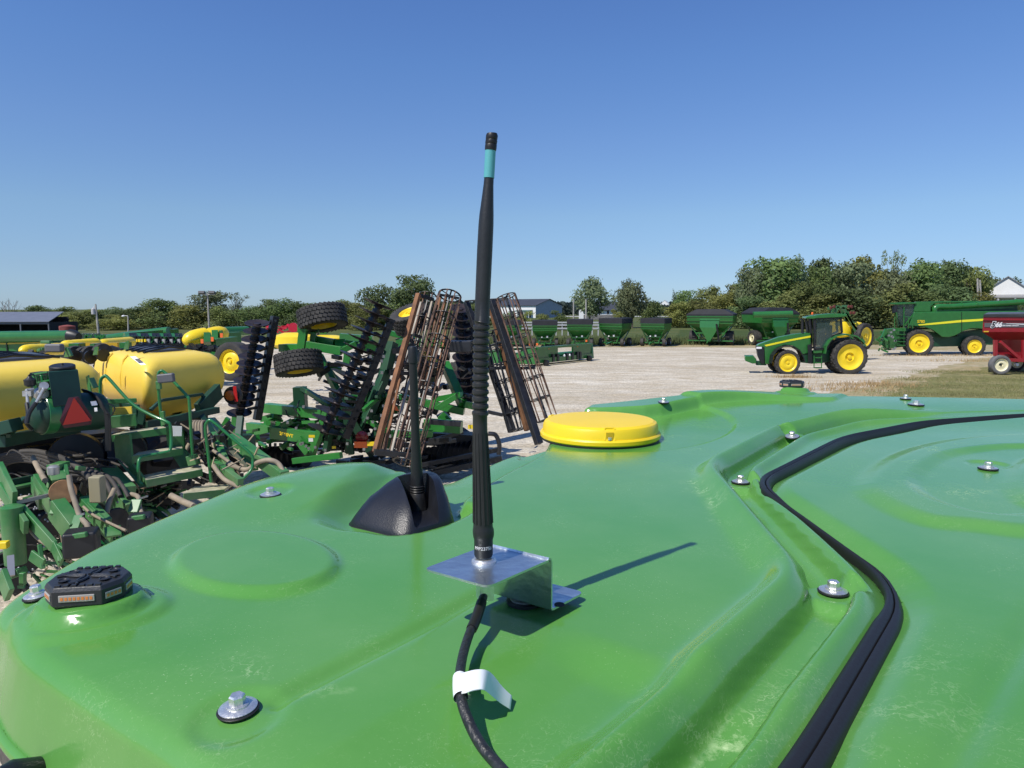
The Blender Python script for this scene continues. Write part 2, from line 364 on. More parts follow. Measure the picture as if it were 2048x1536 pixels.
def tree(kd, px, top, hw, d, lm, label, name="tree", group=None, sink=0.0, cat="tree"):
    base = Vector(((px - 1024) / F * d, d, -sink)); z = W(px, top, d).z; h = (z + sink) * 1.02; wx = hw * d / F * 2 * {'round': 1.35, 'hedge': 1.45, 'open': 1.35, 'conifer': 2.2}[kd]
    t = empty(name, base, label, cat, group); pr = trnd.choice(PROTO[kd]); key = (pr[0].name, lm)
    if key not in MESHC:
        me = pr[0].copy(); me.materials.clear(); me.materials.append(LM[lm]); MESHC[key] = me
    for nm, me in (("crown", MESHC[key]), ("trunk", pr[1])):
        o = bpy.data.objects.new(nm, me); C.objects.link(o); o.parent = t
    t.scale = (wx, wx * .95, h); t.rotation_euler = (0, 0, trnd.uniform(0, 6.28))
    return t
KW = {0: "olive", 1: "green", 2: "yellowish", 3: "dark green", 4: "grey-green"}
# lone trees and the wood on the right
tree('round', 1178, 541, 40, 150, 4, "broad rounded lone tree between the white barn and the grey-roofed house")
tree('round', 1264, 545, 30, 135, 4, "ragged lone tree with a bare leaning trunk in front of the grey-roofed house")
tree('round', 1252, 572, 24, 138, 4, "smaller leafy tree against the left flank of the ragged lone tree")
tree('hedge', 1300, 598, 24, 132, 1, "low rounded bush at the foot of the ragged lone tree", "bush", cat="bush")
tree('hedge', 1234, 614, 12, 128, 2, "yellow-green shrub in front of the grey-roofed house", "bush", cat="bush")
tree('conifer', 1345, 573, 10, 150, 3, "small pointed conifer at the left end of the wood", "conifer")
RW = [('round', 1370, 574, 30, 150, 1), ('round', 1410, 561, 32, 155, 0), ('hedge', 1440, 574, 30, 146, 2), ('round', 1462, 560, 26, 160, 0), ('hedge', 1395, 592, 34, 140, 0), ('hedge', 1352, 602, 26, 138, 2),
      ('round', 1535, 509, 58, 140, 1), ('round', 1580, 507, 24, 142, 4), ('round', 1496, 530, 28, 138, 4), ('hedge', 1500, 590, 34, 132, 3), ('hedge', 1555, 575, 42, 130, 0), ('round', 1622, 522, 36, 146, 1),
      ('round', 1650, 512, 36, 152, 3), ('round', 1692, 520, 40, 148, 4), ('round', 1728, 500, 40, 158, 2), ('open', 1777, 494, 20, 150, 0), ('hedge', 1640, 582, 40, 132, 0), ('hedge', 1700, 570, 46, 130, 3), ('hedge', 1600, 560, 34, 136, 1),
      ('round', 1800, 518, 38, 145, 4), ('round', 1845, 514, 44, 142, 1), ('round', 1880, 516, 40, 146, 3), ('hedge', 1770, 560, 44, 132, 0), ('hedge', 1830, 575, 44, 130, 1), ('hedge', 1900, 566, 40, 132, 3), ('round', 1932, 522, 36, 150, 0), ('hedge', 1950, 580, 34, 138, 2),
      ('round', 1976, 556, 30, 170, 3), ('round', 2005, 553, 28, 190, 3), ('hedge', 1990, 585, 30, 160, 1), ('round', 2075, 560, 30, 150, 1), ('round', 2034, 590, 14, 118, 3)]
for _i, _x in enumerate(range(1500, 1970, 33)): RW.append(('round', _x, 534 + (_i * 7) % 13, 34, 168 + (_i * 5) % 9, (3, 1, 4, 0)[_i % 4]))
RW = [(a, b, c, (d * 1.18 if b > 1490 else d), e, f) for a, b, c, d, e, f in RW]
ORD = ["first", "second", "third", "fourth", "fifth", "sixth", "seventh", "eighth", "ninth", "tenth", "eleventh", "twelfth", "thirteenth", "fourteenth", "fifteenth", "sixteenth", "seventeenth", "eighteenth", "nineteenth", "twentieth"]
def label_row(rows, phr_tall, phr_low):
    hi = sorted([r for r in rows if r[0] != 'hedge'], key=lambda r: r[1]); lo = sorted([r for r in rows if r[0] == 'hedge'], key=lambda r: r[1]); out = []
    for r in rows:
        L_ = hi if r in hi else lo; i = L_.index(r); o_ = ORD[i] if i < 20 else ("%s from the right end and" % ORD[len(L_) - 1 - i] if i < len(L_) - 1 else "rightmost and")
        out.append("%s %s, %s %s" % (KW[r[5]], "tall tree" if r in hi else "bushy tree", (o_ + " from left") if i < 20 else (ORD[len(L_) - 1 - i] + " from right"), phr_tall if r in hi else phr_low))
    return out
for r, lb in zip(RW, label_row(RW, "in the right wood", "along the foot of the right wood")): tree(*r, lb, group="trees of the wood on the right")
LWt = [('hedge', 70, 618, 30, 132, 3), ('hedge', 115, 612, 32, 140, 1), ('round', 88, 612, 26, 136, 3), ('hedge', 160, 618, 30, 132, 0), ('hedge', 205, 613, 32, 138, 1), ('hedge', 250, 612, 32, 130, 3), ('hedge', 290, 607, 32, 136, 0), ('hedge', 335, 598, 36, 130, 1),
       ('hedge', 378, 610, 30, 128, 2), ('round', 420, 583, 38, 132, 4), ('hedge', 450, 612, 26, 128, 0), ('open', 474, 585, 30, 140, 4), ('hedge', 500, 610, 30, 130, 1), ('round', 538, 596, 26, 150, 3), ('hedge', 572, 596, 30, 134, 1), ('hedge', 612, 604, 32, 130, 3), ('hedge', 660, 597, 36, 132, 1),
       ('hedge', 705, 603, 32, 128, 0), ('round', 757, 560, 34, 128, 3), ('round', 826, 542, 42, 126, 3), ('hedge', 790, 585, 36, 124, 1), ('hedge', 740, 605, 34, 122, 0), ('hedge', 860, 596, 34, 130, 1), ('hedge', 910, 604, 30, 136, 3), ('hedge', 20, 622, 34, 150, 3), ('hedge', -30, 620, 34, 150, 1), ('hedge', 230, 630, 34, 122, 2), ('hedge', 130, 632, 26, 124, 2), ('hedge', 960, 608, 26, 140, 1)]
LWt = [(a, b, c - 3, d * 1.12, e, f) for a, b, c, d, e, f in LWt]
for r, lb in zip(LWt, label_row(LWt, "in the left treeline", "in the left hedge line")): tree(*r, lb, group="trees of the left treeline")
for i, (px, tp, hw, dd, k) in enumerate([(1045, 620, 22, 120, 2), (1085, 626, 18, 116, 0), (1118, 618, 20, 122, 1), (1015, 618, 16, 118, 1)]):
    tree('hedge', px, tp, hw, dd, k, "%s shrub in front of the white barn, %s from the left" % (KW[k], ORD[[1, 2, 3, 0][i]]), "bush", "shrubs before the barn", cat="bush")
# bare tree behind the shed
bt = MB(); brn = random.Random(5)
def branch(p, d, L_, r, dep):
    q = p + d * L_; bt.tube([p, (p + q) / 2 + Vector((brn.gauss(0, .04), 0, 0)) * L_, q], [r, r * .8, r * .55], 5)
    if dep:
        for _ in range(3): branch(p.lerp(q, brn.uniform(.55, 1)), (d + Vector((brn.gauss(0, .38), brn.gauss(0, .38), brn.uniform(0, .3)))).normalized(), L_ * brn.uniform(.5, .75), r * .55, dep - 1)
b0 = W(14, 660, 118); b0.z = 0; branch(b0, Vector((-.05, 0, 1)), 2.6, .10, 3); b1_ = W(20, 660, 118); b1_.z = 0; branch(b1_, Vector((.12, 0, 1)), 2.8, .10, 3)
btr = empty("bare_tree", b0, "leafless tree standing behind the grey shed", "tree"); bt.build("trunk", mat("bare_wood", (.22, .18, .15), .9), btr)
# distant woods on the skyline
def ridge(name, px0, px1, d, top, n, leaf, seed, lab):
    rnd = random.Random(seed); mb = MB(); x0, x1 = (px0 - 1024) / F * d, (px1 - 1024) / F * d
    for _ in range(n):
        x = rnd.uniform(x0, x1); hmax = (3.6 + (618 - top) * d / F) * (1 + .18 * noise.noise(Vector((x * .012, seed, 0))) + .12 * noise.noise(Vector((x * .05, seed, 3))))
        p = Vector((x, d + rnd.uniform(-15, 15), hmax * rnd.random() ** .6)); v = Vector((rnd.gauss(0, 1), rnd.gauss(0, 1) - .6, rnd.gauss(0, 1))).normalized(); a_, b_, _ = frame_of(v); s_ = leaf * rnd.uniform(.5, 1.2)
        mb.add([p - a_ * s_, p + b_ * s_, p + a_ * s_, p - b_ * s_], [(0, 1, 2, 3)])
    return mb.build(name, leafmat(name + "_leaf", (.07, .10, .085), .2), kind="stuff", label=lab)
ridge("distant_woods", 850, 2250, 1100, 608, 11000, 5.0, 2, "dark distant woods on the horizon")
ridge("far_hedge", 850, 1500, 420, 612, 5000, 1.3, 3, "far hedge line beyond the barn")
# ================================================================ BUILDINGS
M_WHITE = mat("white_siding", (.74, .74, .72), .7, var=.04, vscale=1); M_GREYW = mat("grey_siding", (.30, .35, .41), .7, var=.08, vscale=1); M_ROOFD = mat("dark_roof", (.045, .05, .062), .6, var=.15, vscale=.5); M_WIN = mat("window_dark", (.03, .035, .045), .15)
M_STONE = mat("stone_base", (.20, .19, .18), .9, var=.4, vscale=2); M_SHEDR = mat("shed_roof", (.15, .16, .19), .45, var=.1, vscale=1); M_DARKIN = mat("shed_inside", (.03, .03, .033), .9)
M_TRIM = mat("white_trim", (.75, .76, .78), .6)
def gable_house(name, lab, cat, c, L, Wd, he, hr, yaw, wm, gm, rm, over=.5, wins=(), base=None, doors=()):
    """L along local x, ridge along x, gable ends at +-x"""
    e = empty(name, c, lab, cat); M = Matrix.Rotation(yaw, 3, 'Z'); c = Vector(c)
    def T(x, y, z): return c + M @ Vector((x, y, z))
    wl = MB(); wl.box(T(0, -Wd / 2 + .1, he / 2), (L, .2, he), M).box(T(0, Wd / 2 - .1, he / 2), (L, .2, he), M); wl.build("wall", wm, e)
    gb_ = MB()
    for s in (-1, 1):
        P = [T(s * (L / 2 - .09), -Wd / 2 + .01, 0), T(s * (L / 2 - .09), Wd / 2 - .01, 0), T(s * (L / 2 - .09), Wd / 2 - .01, he), T(s * (L / 2 - .09), 0, hr - .05), T(s * (L / 2 - .09), -Wd / 2 + .01, he)]
        gb_.prism(P, (0, 0, 0), M @ Vector((.1 * s, 0, 0)))
    gb_.build("gable_wall", gm, e)
    rf = MB()
    for s in (-1, 1):
        k = over / (Wd / 2) * (hr - he)
        P = [T(-L / 2 - over, s * (Wd / 2 + over), he - k), T(L / 2 + over, s * (Wd / 2 + over), he - k), T(L / 2 + over, 0, hr), T(-L / 2 - over, 0, hr)]
        rf.prism(P, (0, 0, 0), (0, 0, .18))
    rf.build("roof", rm, e)
    for (x, z, w_, h_) in wins:
        f = MB().box(T(x, -Wd / 2 - .02, z), (w_ + .3, .12, h_ + .3), M).build("window", M_TRIM, e); MB().box(T(x, -Wd / 2 - .09, z), (w_, .06, h_), M).build("pane", M_WIN, f)
    for (x, z, w_, h_, mm) in doors: MB().box(T(x, -Wd / 2 - .03, z), (w_, .12, h_), M).build("door", mm, e)
    if base: MB().box(T(0, -Wd / 2 - .05, base / 2), (L + .1, .2, base), M).build("foundation", M_STONE, e)
    return e, T, M
# white pole barn with dark roof: long wall left, grey gable right
d = 290; x0 = (975 - 1024) / F * d; x1 = (1086 - 1024) / F * d
e, T, M = gable_house("pole_barn", "long white pole barn with dark roof and grey gable end behind the grain carts", "barn", ((965 - 1024) / F * d + 16, d + 14, 0), 29, 19, 5.0, 7.6, R(-38), M_WHITE, M_GREYW, M_ROOFD, .5, [(3, 2.2, 1.6, 1.2)], None, [(11.5, 1.4, 1.5, 2.6, M_WIN)])
MB().prism([T(5, -9.6, 3.0), T(13, -9.6, 3.0), T(13, -12, 2.5), T(5, -12, 2.5)], (0, 0, 0), (0, 0, .2)).build("porch_roof", mat("porch_green", (.05, .10, .09), .6), e)
pp = MB(); [pp.beam(T(x, -11.8, 0), T(x, -11.8, 2.5), .22) for x in (5.3, 7.8, 10.3, 12.7)]; pp.build("porch_post", M_TRIM, e)
# house on the mound
d = 240
e, T, M = gable_house("house", "white house with dark hip roof and stone basement between two lone trees", "house", ((1202 - 1024) / F * d, d + 6, 0), 12.5, 10, 3.4, 6.0, R(4), M_WHITE, M_WHITE, M_ROOFD, .6, [(-4.3, 2.6, 1.2, 1.3), (-1.3, 2.6, 1.6, 1.3), (2.0, 2.6, .8, 1.3), (4.5, 2.6, 1.4, 1.3)], 1.6)
gable_house("house", "tiny white house far beyond the trees near the pointed conifer", "house", ((1328 - 1024) / F * 620, 620, 0), 6, 7, 8, 11, R(70), M_WHITE, M_WHITE, mat("pale_roof", (.5, .5, .5), .6), .2)
gable_house("shed", "cream roofed shed half hidden behind the largest grain cart", "shed", ((1467 - 1024) / F * 175, 172, 0), 3.4, 3, 3.4, 4.6, R(10), mat("cream_wall", (.6, .55, .45), .8), M_WHITE, mat("cream_roof", (.72, .68, .58), .7), .2)
# white gabled house at right edge
e, T, M = gable_house("farmhouse", "white gabled farmhouse at the right edge above the red cart", "house", ((2046 - 1024) / F * 150, 156, 0), 9, 7.6, 7.6, 10.4, R(55), M_WHITE, M_WHITE, mat("grey_roof", (.22, .23, .25), .7), .35, [])
MB().prism([T(-4.6, -4, 6.4), T(-4.6, 4, 6.4), T(-6.6, 4, 5.9), T(-6.6, -4, 5.9)], (0, 0, 0), (0, 0, .25)).build("porch_roof", mat("grey_shingle", (.25, .25, .25), .8), e)
pq = MB(); [pq.beam(T(-6.4, y, 0), T(-6.4, y, 5.9), .28) for y in (-3.8, -1.5, 1.5, 3.8)]; pq.build("porch_post", M_TRIM, e)
# open shed at left
d = 104; sx0 = (-260 - 1024) / F * d; sx1 = (103 - 1024) / F * d; zr = W(0, 626, d + 6).z; ze = W(0, 645, d).z
sh = empty("open_shed", ((sx0 + sx1) / 2, d + 3, 0), "grey steel open-front shed at the left edge beyond the harvesters", "shed")
MB().prism([Vector((sx0, d - .4, ze)), Vector((sx1 + .1, d - .4, ze + .05)), Vector((sx1 - 2.3, d + 7, zr + .1)), Vector((sx0, d + 7, zr))], (0, 0, 0), (0, 0, .1)).build("roof", M_SHEDR, sh)
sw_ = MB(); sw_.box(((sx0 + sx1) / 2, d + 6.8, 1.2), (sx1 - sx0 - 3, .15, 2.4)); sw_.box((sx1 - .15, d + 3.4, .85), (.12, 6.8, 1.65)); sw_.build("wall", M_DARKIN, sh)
MB().box(((sx0 + sx1) / 2, d - .2, ze - .12), (sx1 - sx0, .15, .22)).build("fascia", mat("fascia", (.12, .13, .15), .6), sh)
for px in (-120, -40, 46, 102): x = (px - 1024) / F * d; MB().beam((x, d - .2, 0), (x, d - .2, ze - .2), .16).build("post", mat("post_grey", (.13, .14, .16), .7), sh)
# rusty red tank
d = 98; tx = (137 - 1024) / F * d
MB().lathe([(.98, 0), (1.0, .02), (1.0, 1.25), (.96, 1.27), (.3, 1.42), (.0, 1.45)], (tx, d, 0), (0, 0, 1), 28).build("red_tank", mat("rusty_red", (.22, .055, .045), .8, var=.3, vscale=2), smooth=True, label="rusty red round tank beside the open shed", cat="tank")
# poles
M_POLE = mat("pole_wood", (.36, .34, .31), .85, var=.2, vscale=2); M_LAMPG = mat("lamp_grey", (.45, .45, .45), .5)
def pole(px0, py0, px1, d, r, lab, name="utility_pole", cat="pole", extra=None):
    a = W(px0, py0, d); b = Vector(((px1 - 1024) / F * d, d, 0)); e = empty(name, b, lab, cat)
    MB().tube([b, a], [r * 1.2, r * .8], 8).build("post", M_POLE, e, smooth=True)
    if extra: extra(e, a, b)
def transformer(e, a, b):
    p = a.lerp(b, .22) + Vector((-.32, -.1, 0)); MB().lathe([(.05, -.42), (.24, -.38), (.25, 0), (.24, .3), (.1, .38), (.06, .5)], p, (0, 0, 1), 16).build("transformer", M_LAMPG, e, smooth=True)
    MB().lathe([(.05, 0), (.04, .25)], p + Vector((.1, 0, .4)), (0, 0, 1), 8).build("insulator", M_TRIM, e)
def arm(e, a, b): MB().tube([a, a + Vector((-.5, 0, .05))], .05, 6).build("arm", M_LAMPG, e); MB().lathe([(.05, .12), (.2, .05), (.22, -.05), (0, -.14)], a + Vector((-.62, 0, 0)), (0, 0, 1), 12).build("lamp_head", M_TRIM, e, smooth=True)
def flood(e, a, b):
    MB().beam(a + Vector((-.9, 0, -.1)), a + Vector((.9, 0, -.1)), .12).build("crossbar", M_LAMPG, e)
    for s in (-1, 1): MB().box(a + Vector((.62 * s, -.15, .1)), (.75, .5, .32), Matrix.Rotation(-.3, 3, 'X')).build("lamp_head", mat("lamp_dark", (.07, .07, .075), .5), e, bevel=.03)
pole(191, 608, 199, 92, .13, "leaning wooden utility pole with grey transformer left of the treeline", extra=transformer)
pole(256, 632, 258, 95, .10, "short lamp pole with a single arm in the left field", "street_lamp", "street lamp", arm)
pole(415, 587, 420, 88, .11, "tall light pole with two flood lamps behind the yellow planter tanks", "flood_light", "light pole", flood)
pole(1147, 598, 1147, 120, .12, "thin pole in front of the broad lone tree"); pole(1172, 598, 1172, 118, .14, "thicker pole right of the broad lone tree's trunk")
pole(1955, 557, 1955, 140, .20, "tall pole of the pair at the right end of the wood, the left one"); pole(1960, 560, 1961, 141, .20, "tall pole of the pair at the right end of the wood, the right one")
pole(1971, 578, 1971, 150, .14, "short thin pole right of the pair of tall poles")
# white board fence by the carts
fe = empty("board_fence", G(1170, 672), "white board fence behind the row of grain carts", "fence"); d = 96
ps = MB(); [ps.box(((px - 1024) / F * d, d, .9), (.14, .14, 1.8)) for px in range(1040, 1222, 12)]; ps.build("post", M_LAMPG, fe)
rl = MB(); [rl.box(((1131 - 1024) / F * d, d - .1, z), (12.3, .05, .2)) for z in (1.0, 1.45, 1.8)]; rl.build("rail", M_LAMPG, fe)
# pale road beyond
MB().quad(G(900, 633.5, .02), G(1400, 633.5, .02), G(1400, 632, .02), G(900, 632, .02)).build("road", mat("road_pale", (.42, .41, .38), .9), kind="structure")
MB().quad(G(1700, 653, .02), G(2300, 650, .02), G(2300, 648.6, .02), G(1700, 651.4, .02)).build("path", mat("path_pale", (.34, .31, .24), .9), kind="structure")

# ================================================================ MACHINES
M_JG = mat("machine_green", (.024, .145, .030), .28, var=.10, vscale=3, coat=.25, spec=.5)
M_JGD = mat("machine_green_dusty", (.028, .130, .040), .5, var=.2, vscale=4, dust=.25, dustcol=(.26, .24, .17))
M_DG = mat("machine_dark_and_shaded_green", (.010, .060, .026), .45, var=.2, vscale=3)
M_JY = mat("machine_yellow", (.85, .62, .02), .35, var=.04, vscale=3); M_TY = mat("tyre_rubber", (.030, .029, .028), .8, var=.35, vscale=5, dust=.35, dustcol=(.17, .15, .12)); M_TYG = mat("old_tyre", (.13, .13, .13), .8, var=.2, vscale=5)
M_CREAM = mat("cream_rim", (.78, .72, .48), .45); M_BLK = mat("machine_black", (.012, .013, .015), .45, var=.3, vscale=6); M_TARP = mat("black_tarp", (.014, .015, .020), .75, var=.25, vscale=2, bump=.3, bscale=4)
M_CAB = mat("cab_glass", (.05, .085, .08), .05, spec=.8, alpha=.62); M_RED = mat("cart_red", (.30, .012, .020), .35, var=.12, vscale=1.5, coat=.2); M_GREYS = mat("stripe_grey", (.12, .12, .13), .5); M_GW = mat("gloss_white", (.8, .8, .8), .4); M_ORG = mat("orange_reflector", (.85, .16, .03), .4); M_STL = mat("worn_steel", (.38, .38, .38), .4, .7)
def wheel(root, c, Rr, wd, rim, axis=(0, -1, 0), rm=None, tm=None, lugs=0, dish=.25, n=40, lugw=.05, name="wheel", hub=True):
    rm = rm or M_JY; tm = tm or M_TY; c = Vector(c); ax = Vector(axis).normalized(); h = wd / 2
    w_ = MB().lathe([(0.02, h * (1 - dish * 2) - .02), (rim * .32, h * (1 - dish * 2)), (rim * .36, h * (1 - dish) - .01), (rim * .62, h * (1 - dish * 1.6)), (rim * .86, h * .55), (rim * .95, h * .8), (rim * 1.02, h * .86), (rim * 1.0, h * .7), (rim * .9, -h * .6), (rim * 1.02, -h * .86)], c, ax, n, cap=False).build(name, rm, root, smooth=True, ang=40)
    t = MB().lathe([(rim * .98, -h * .8), (rim * 1.06, -h * .92), (Rr * .84, -h * 1.0), (Rr * .95, -h * .93), (Rr * .985, -h * .75), (Rr * .99, 0), (Rr * .985, h * .75), (Rr * .95, h * .93), (Rr * .84, h * 1.0), (rim * 1.06, h * .92), (rim * .98, h * .8)], c, ax, n, cap=False)
    x, y, z = frame_of(ax)
    for k in range(lugs):
        for s in (-1, 1):
            a = 2 * PI * (k + (.5 if s > 0 else 0)) / lugs; a2 = a + 2 * PI / lugs * .85
            u1 = x * math.cos(a) + y * math.sin(a); u2 = x * math.cos(a2) + y * math.sin(a2)
            t.beam(c + u1 * (Rr * 1.0) + z * .02 * s, c + u2 * (Rr * .955) + z * h * .97 * s, Rr * .065, Rr * .07, up=u1)
    t.build("tyre", tm, w_, smooth=True, ang=35)
    if hub: MB().lathe([(rim * .16, h * (1 - dish * 2) - .01), (rim * .15, h * (1 - dish)), (rim * .05, h * (1 - dish) + .01)], c, ax, 16).build("hub", rm if rm is not M_CREAM else M_BLK, w_, smooth=True, ang=30)
    return w_
# ---- tractor, side view facing left; local profile from its silhouette
DT = 39.3; KT = DT / F / 4.8
def tp_(cx, cy, y=0.0):
    px, py = 1370 + cx / 4.8, 480 + cy / 4.8; g = W(px, py, DT); return Vector((g.x + .28 * y, DT + y, g.z))
tr = empty("tractor", (tp_(1200, 0).x, DT, 0), "green row-crop tractor with yellow wheels standing side-on in the gravel yard", "tractor")
def side(poly, y0, y1): return MB().prism([tp_(cx, cy, y0) for cx, cy in poly], (0, 0, 0), ((y1 - y0) * .28, y1 - y0, 0))
side([(690, 1022), (715, 1004), (900, 938), (1050, 908), (1180, 893), (1218, 900), (1222, 1085), (1140, 1105), (1110, 1060), (1040, 1018), (960, 1012), (890, 1040), (850, 1090), (825, 1195), (775, 1200), (765, 1040)], .45, 1.25).build("hood", M_JG, tr, bevel=.04)
side([(768, 1012), (1000, 960), (1217, 920), (1217, 938), (1000, 978), (785, 1026)], .435, .46).build("stripe", mat("stripe_yellow", (.80, .72, .02), .4), tr)
side([(688, 1025), (766, 1030), (772, 1190), (735, 1190), (705, 1120)], .40, 1.30).build("grille", M_BLK, tr, bevel=.03)
MB().box(tp_(716, 1040, .39), (.30, .05, .12), None).build("headlight", M_GW, tr, bevel=.02)
side([(1160, 755), (1165, 738), (1300, 715), (1420, 706), (1560, 710), (1555, 732), (1510, 742), (1270, 752), (1240, 758)], .05, 1.75).build("cab_roof", M_JG, tr, bevel=.04)
cg = MB(); P = [(1262, 752), (1490, 742), (1505, 880), (1430, 925), (1360, 1030), (1262, 1045)]
cg.prism([tp_(cx, cy, .20) for cx, cy in P], (0, 0, 0), (.39, 1.4, 0)); cg.build("cab_window", M_CAB, tr)
ts = MB().box(tp_(1390, 960, .9), (.55, .5, .5)).box(tp_(1410, 880, .9), (.15, .5, .7)); ts.build('operator_seat', M_BLK, tr, bevel=.04)
MB().tube([tp_(1300, 1000, .9), tp_(1320, 900, .9)], .04, 8).lathe([(.15, 0), (.19, 0), (.19, .03), (.15, .03)], tp_(1320, 900, .9), (.4, 0, 1), 16, cap=False).build('steering_wheel', M_BLK, tr, smooth=True)
cf = MB()
for y_ in (.16, 1.62):
    for a, b_ in (((1250, 750), (1248, 1060)), ((1500, 742), (1512, 890)), ((1512, 890), (1425, 925)), ((1425, 925), (1365, 1040)), ((1250, 1050), (1365, 1045)), ((1250, 755), (1505, 745)), ((1195, 760), (1215, 900))): cf.beam(tp_(*a, y_), tp_(*b_, y_), .09)
cf.build("cab_frame", M_BLK, tr)
MB().tube([tp_(1138, 895, .5), tp_(1138, 775, .5), tp_(1120, 762, .5)], [.075, .075, .05], 10).build("exhaust", M_BLK, tr, smooth=True)
MB().tube([tp_(1200, 900, .9), tp_(1200, 775, .9)], .09, 10).build("air_intake", M_BLK, tr, smooth=True)
MB().lathe([(.06, 0), (.06, .1), (.03, .13)], tp_(1232, 716, .4), (0, 0, 1), 10).build("beacon", M_ORG, tr, smooth=True)
fd = MB(); pts = [(1335, 1090), (1345, 1020), (1385, 960), (1450, 918), (1540, 905), (1640, 925), (1700, 975)]
for a, b_ in zip(pts[:-1], pts[1:]): fd.beam(tp_(*a, .18), tp_(*b_, .18), .5, .07)
fd.build("rear_fender", M_JG, tr)
ff = MB(); pts = [(820, 1185), (835, 1110), (875, 1055), (940, 1022), (1030, 1022), (1090, 1060), (1130, 1130), (1140, 1170)]
for a, b_ in zip(pts[:-1], pts[1:]): ff.beam(tp_(*a, .25), tp_(*b_, .25), .5, .045)
ff.build("front_fender", M_BLK, tr)
side([(1110, 1090), (1230, 1075), (1340, 1060), (1500, 1060), (1500, 1150), (1330, 1190), (1230, 1195), (1100, 1180)], .5, 1.3).build("chassis", M_DG, tr, bevel=.03)
side([(1185, 1010), (1225, 1000), (1232, 1190), (1190, 1190)], .30, .7).build("side_tank", M_BLK, tr, bevel=.03)
st = MB(); [st.box(tp_(1278, cy, .15), (.36, .3, .05)) for cy in (1130, 1180, 1228)]; st.beam(tp_(1240, 1110, .05), tp_(1240, 1228, .05), .04).beam(tp_(1312, 1110, .05), tp_(1312, 1228, .05), .04); st.build("step", M_JG, tr)
side([(1235, 1060), (1330, 1050), (1320, 1085), (1240, 1090)], .15, .5).build("step_plate", M_JG, tr, bevel=.02)
side([(577, 1118), (665, 1118), (690, 1150), (690, 1190), (650, 1192), (580, 1165)], .35, 1.35).build("front_weight", M_JG, tr, bevel=.04)
side([(680, 1170), (790, 1180), (790, 1212), (690, 1210)], .55, 1.15).build("weight_bracket", M_DG, tr)
wheel(tr, tp_(1577, 1124, .20), 170 * KT, .50, 122 * KT, lugs=20, n=48, dish=.42); wheel(tr, tp_(1530, 1124, .85), 168 * KT, .48, 118 * KT, lugs=20, n=40)
wheel(tr, tp_(1577, 1124, 1.9), 170 * KT, .50, 122 * KT, lugs=20, n=32)
wheel(tr, tp_(981, 1178, .16), 121 * KT, .40, 86 * KT, lugs=18, n=44, dish=.12); wheel(tr, tp_(930, 1174, 1.5), 119 * KT, .40, 84 * KT, lugs=18, n=36)
# ---- sprayer behind the tractor
DS = 50.0
def ss_(cx, cy, y=0.0): g = W(1370 + cx / 4.8, 480 + cy / 4.8, DS); return Vector((g.x, DS + y, g.z))
sp = empty("sprayer", (ss_(1600, 0).x, DS, 0), "green sprayer with yellow tank and folded booms standing behind the tractor", "sprayer")
MB().loft([[ss_(1560, 840, 1) + Vector((math.cos(a) * r, .9 * math.sin(a) * r, z)) for a in np.linspace(0, 2 * PI, 17)[:-1]] for r, z in ((.4, -.75), (.75, -.6), (.85, 0), (.7, .4), (.3, .55))]).build("tank", M_JY, sp, smooth=True)
MB().loft([[ss_(1660, 830, .5) + Vector((math.cos(a) * r, .5 * math.sin(a) * r, z)) for a in np.linspace(0, 2 * PI, 17)[:-1]] for r, z in ((.3, -.15), (.65, 0), (.5, .25), (.2, .33))]).build("rinse_tank", M_JY, sp, smooth=True)
bm_ = MB()
for pts in ([(1440, 700), (1470, 640), (1520, 650), (1560, 720), (1610, 820), (1660, 930), (1700, 1000)], [(1400, 660), (1470, 640)], [(1500, 660), (1560, 635), (1590, 640)], [(1540, 700), (1640, 850), (1720, 990)], [(1560, 700), (1620, 700)], [(1600, 800), (1680, 900)], [(1630, 930), (1730, 1020)]):
    for y_ in (0, .5):
        for a, b_ in zip(pts[:-1], pts[1:]): bm_.beam(ss_(*a, y_), ss_(*b_, y_), .16)
bm_.build("boom", M_JGD, sp); 
rd = MB(); [rd.lathe([(.0, -.06), (.11, -.04), (.11, .04), (0, .06)], ss_(cx, cy, -.2), (.4, -1, 0), 14) for cx, cy in ((1390, 650), (1420, 640), (1560, 640), (1585, 640), (1580, 700), (1610, 700))]; rd.build("fan_nozzle", mat("rust_red", (.14, .035, .025), .6), sp, smooth=True)
wheel(sp, ss_(1735, 930, .3), .95, .45, .66, axis=(.65, -1, 0), lugs=16); wheel(sp, ss_(1560, 960, 2.5), .95, .45, .66, lugs=12)
side2 = MB(); side2.beam(ss_(1500, 960, 1), ss_(1720, 980, .6), .5); side2.build("frame", M_DG, sp)
# ---- combine harvester on the right
DC_ = 55.0; KC = DC_ / F / 4.8
def cp_(cx, cy, y=0.0): g = W(1700 + cx / 4.8, 480 + cy / 4.8, DC_); return Vector((g.x + .5 * y, DC_ + y, g.z))
cb = empty("combine_harvester", (cp_(900, 0).x, DC_, 0), "green combine harvester with yellow stripe and long unloading auger at right", "combine harvester")
def cside(poly, y0, y1): return MB().prism([cp_(cx, cy, y0) for cx, cy in poly], (0, 0, 0), ((y1 - y0) * .5, y1 - y0, 0))
cside([(560, 840), (620, 690), (1080, 685), (1700, 680), (1800, 700), (1800, 830), (1330, 862), (1240, 850), (1170, 850), (1100, 872), (1010, 922), (950, 936), (885, 932), (845, 900), (790, 862), (720, 838), (640, 830)], .3, 3.1).build("side_panel", M_JG, cb, bevel=.06)
cside([(655, 812), (800, 795), (1075, 768), (1300, 755), (1600, 757), (1600, 777), (1300, 776), (1075, 790), (820, 812), (665, 822)], .285, .31).build("stripe", mat("stripe_yellow2", (.80, .75, .03), .4), cb)
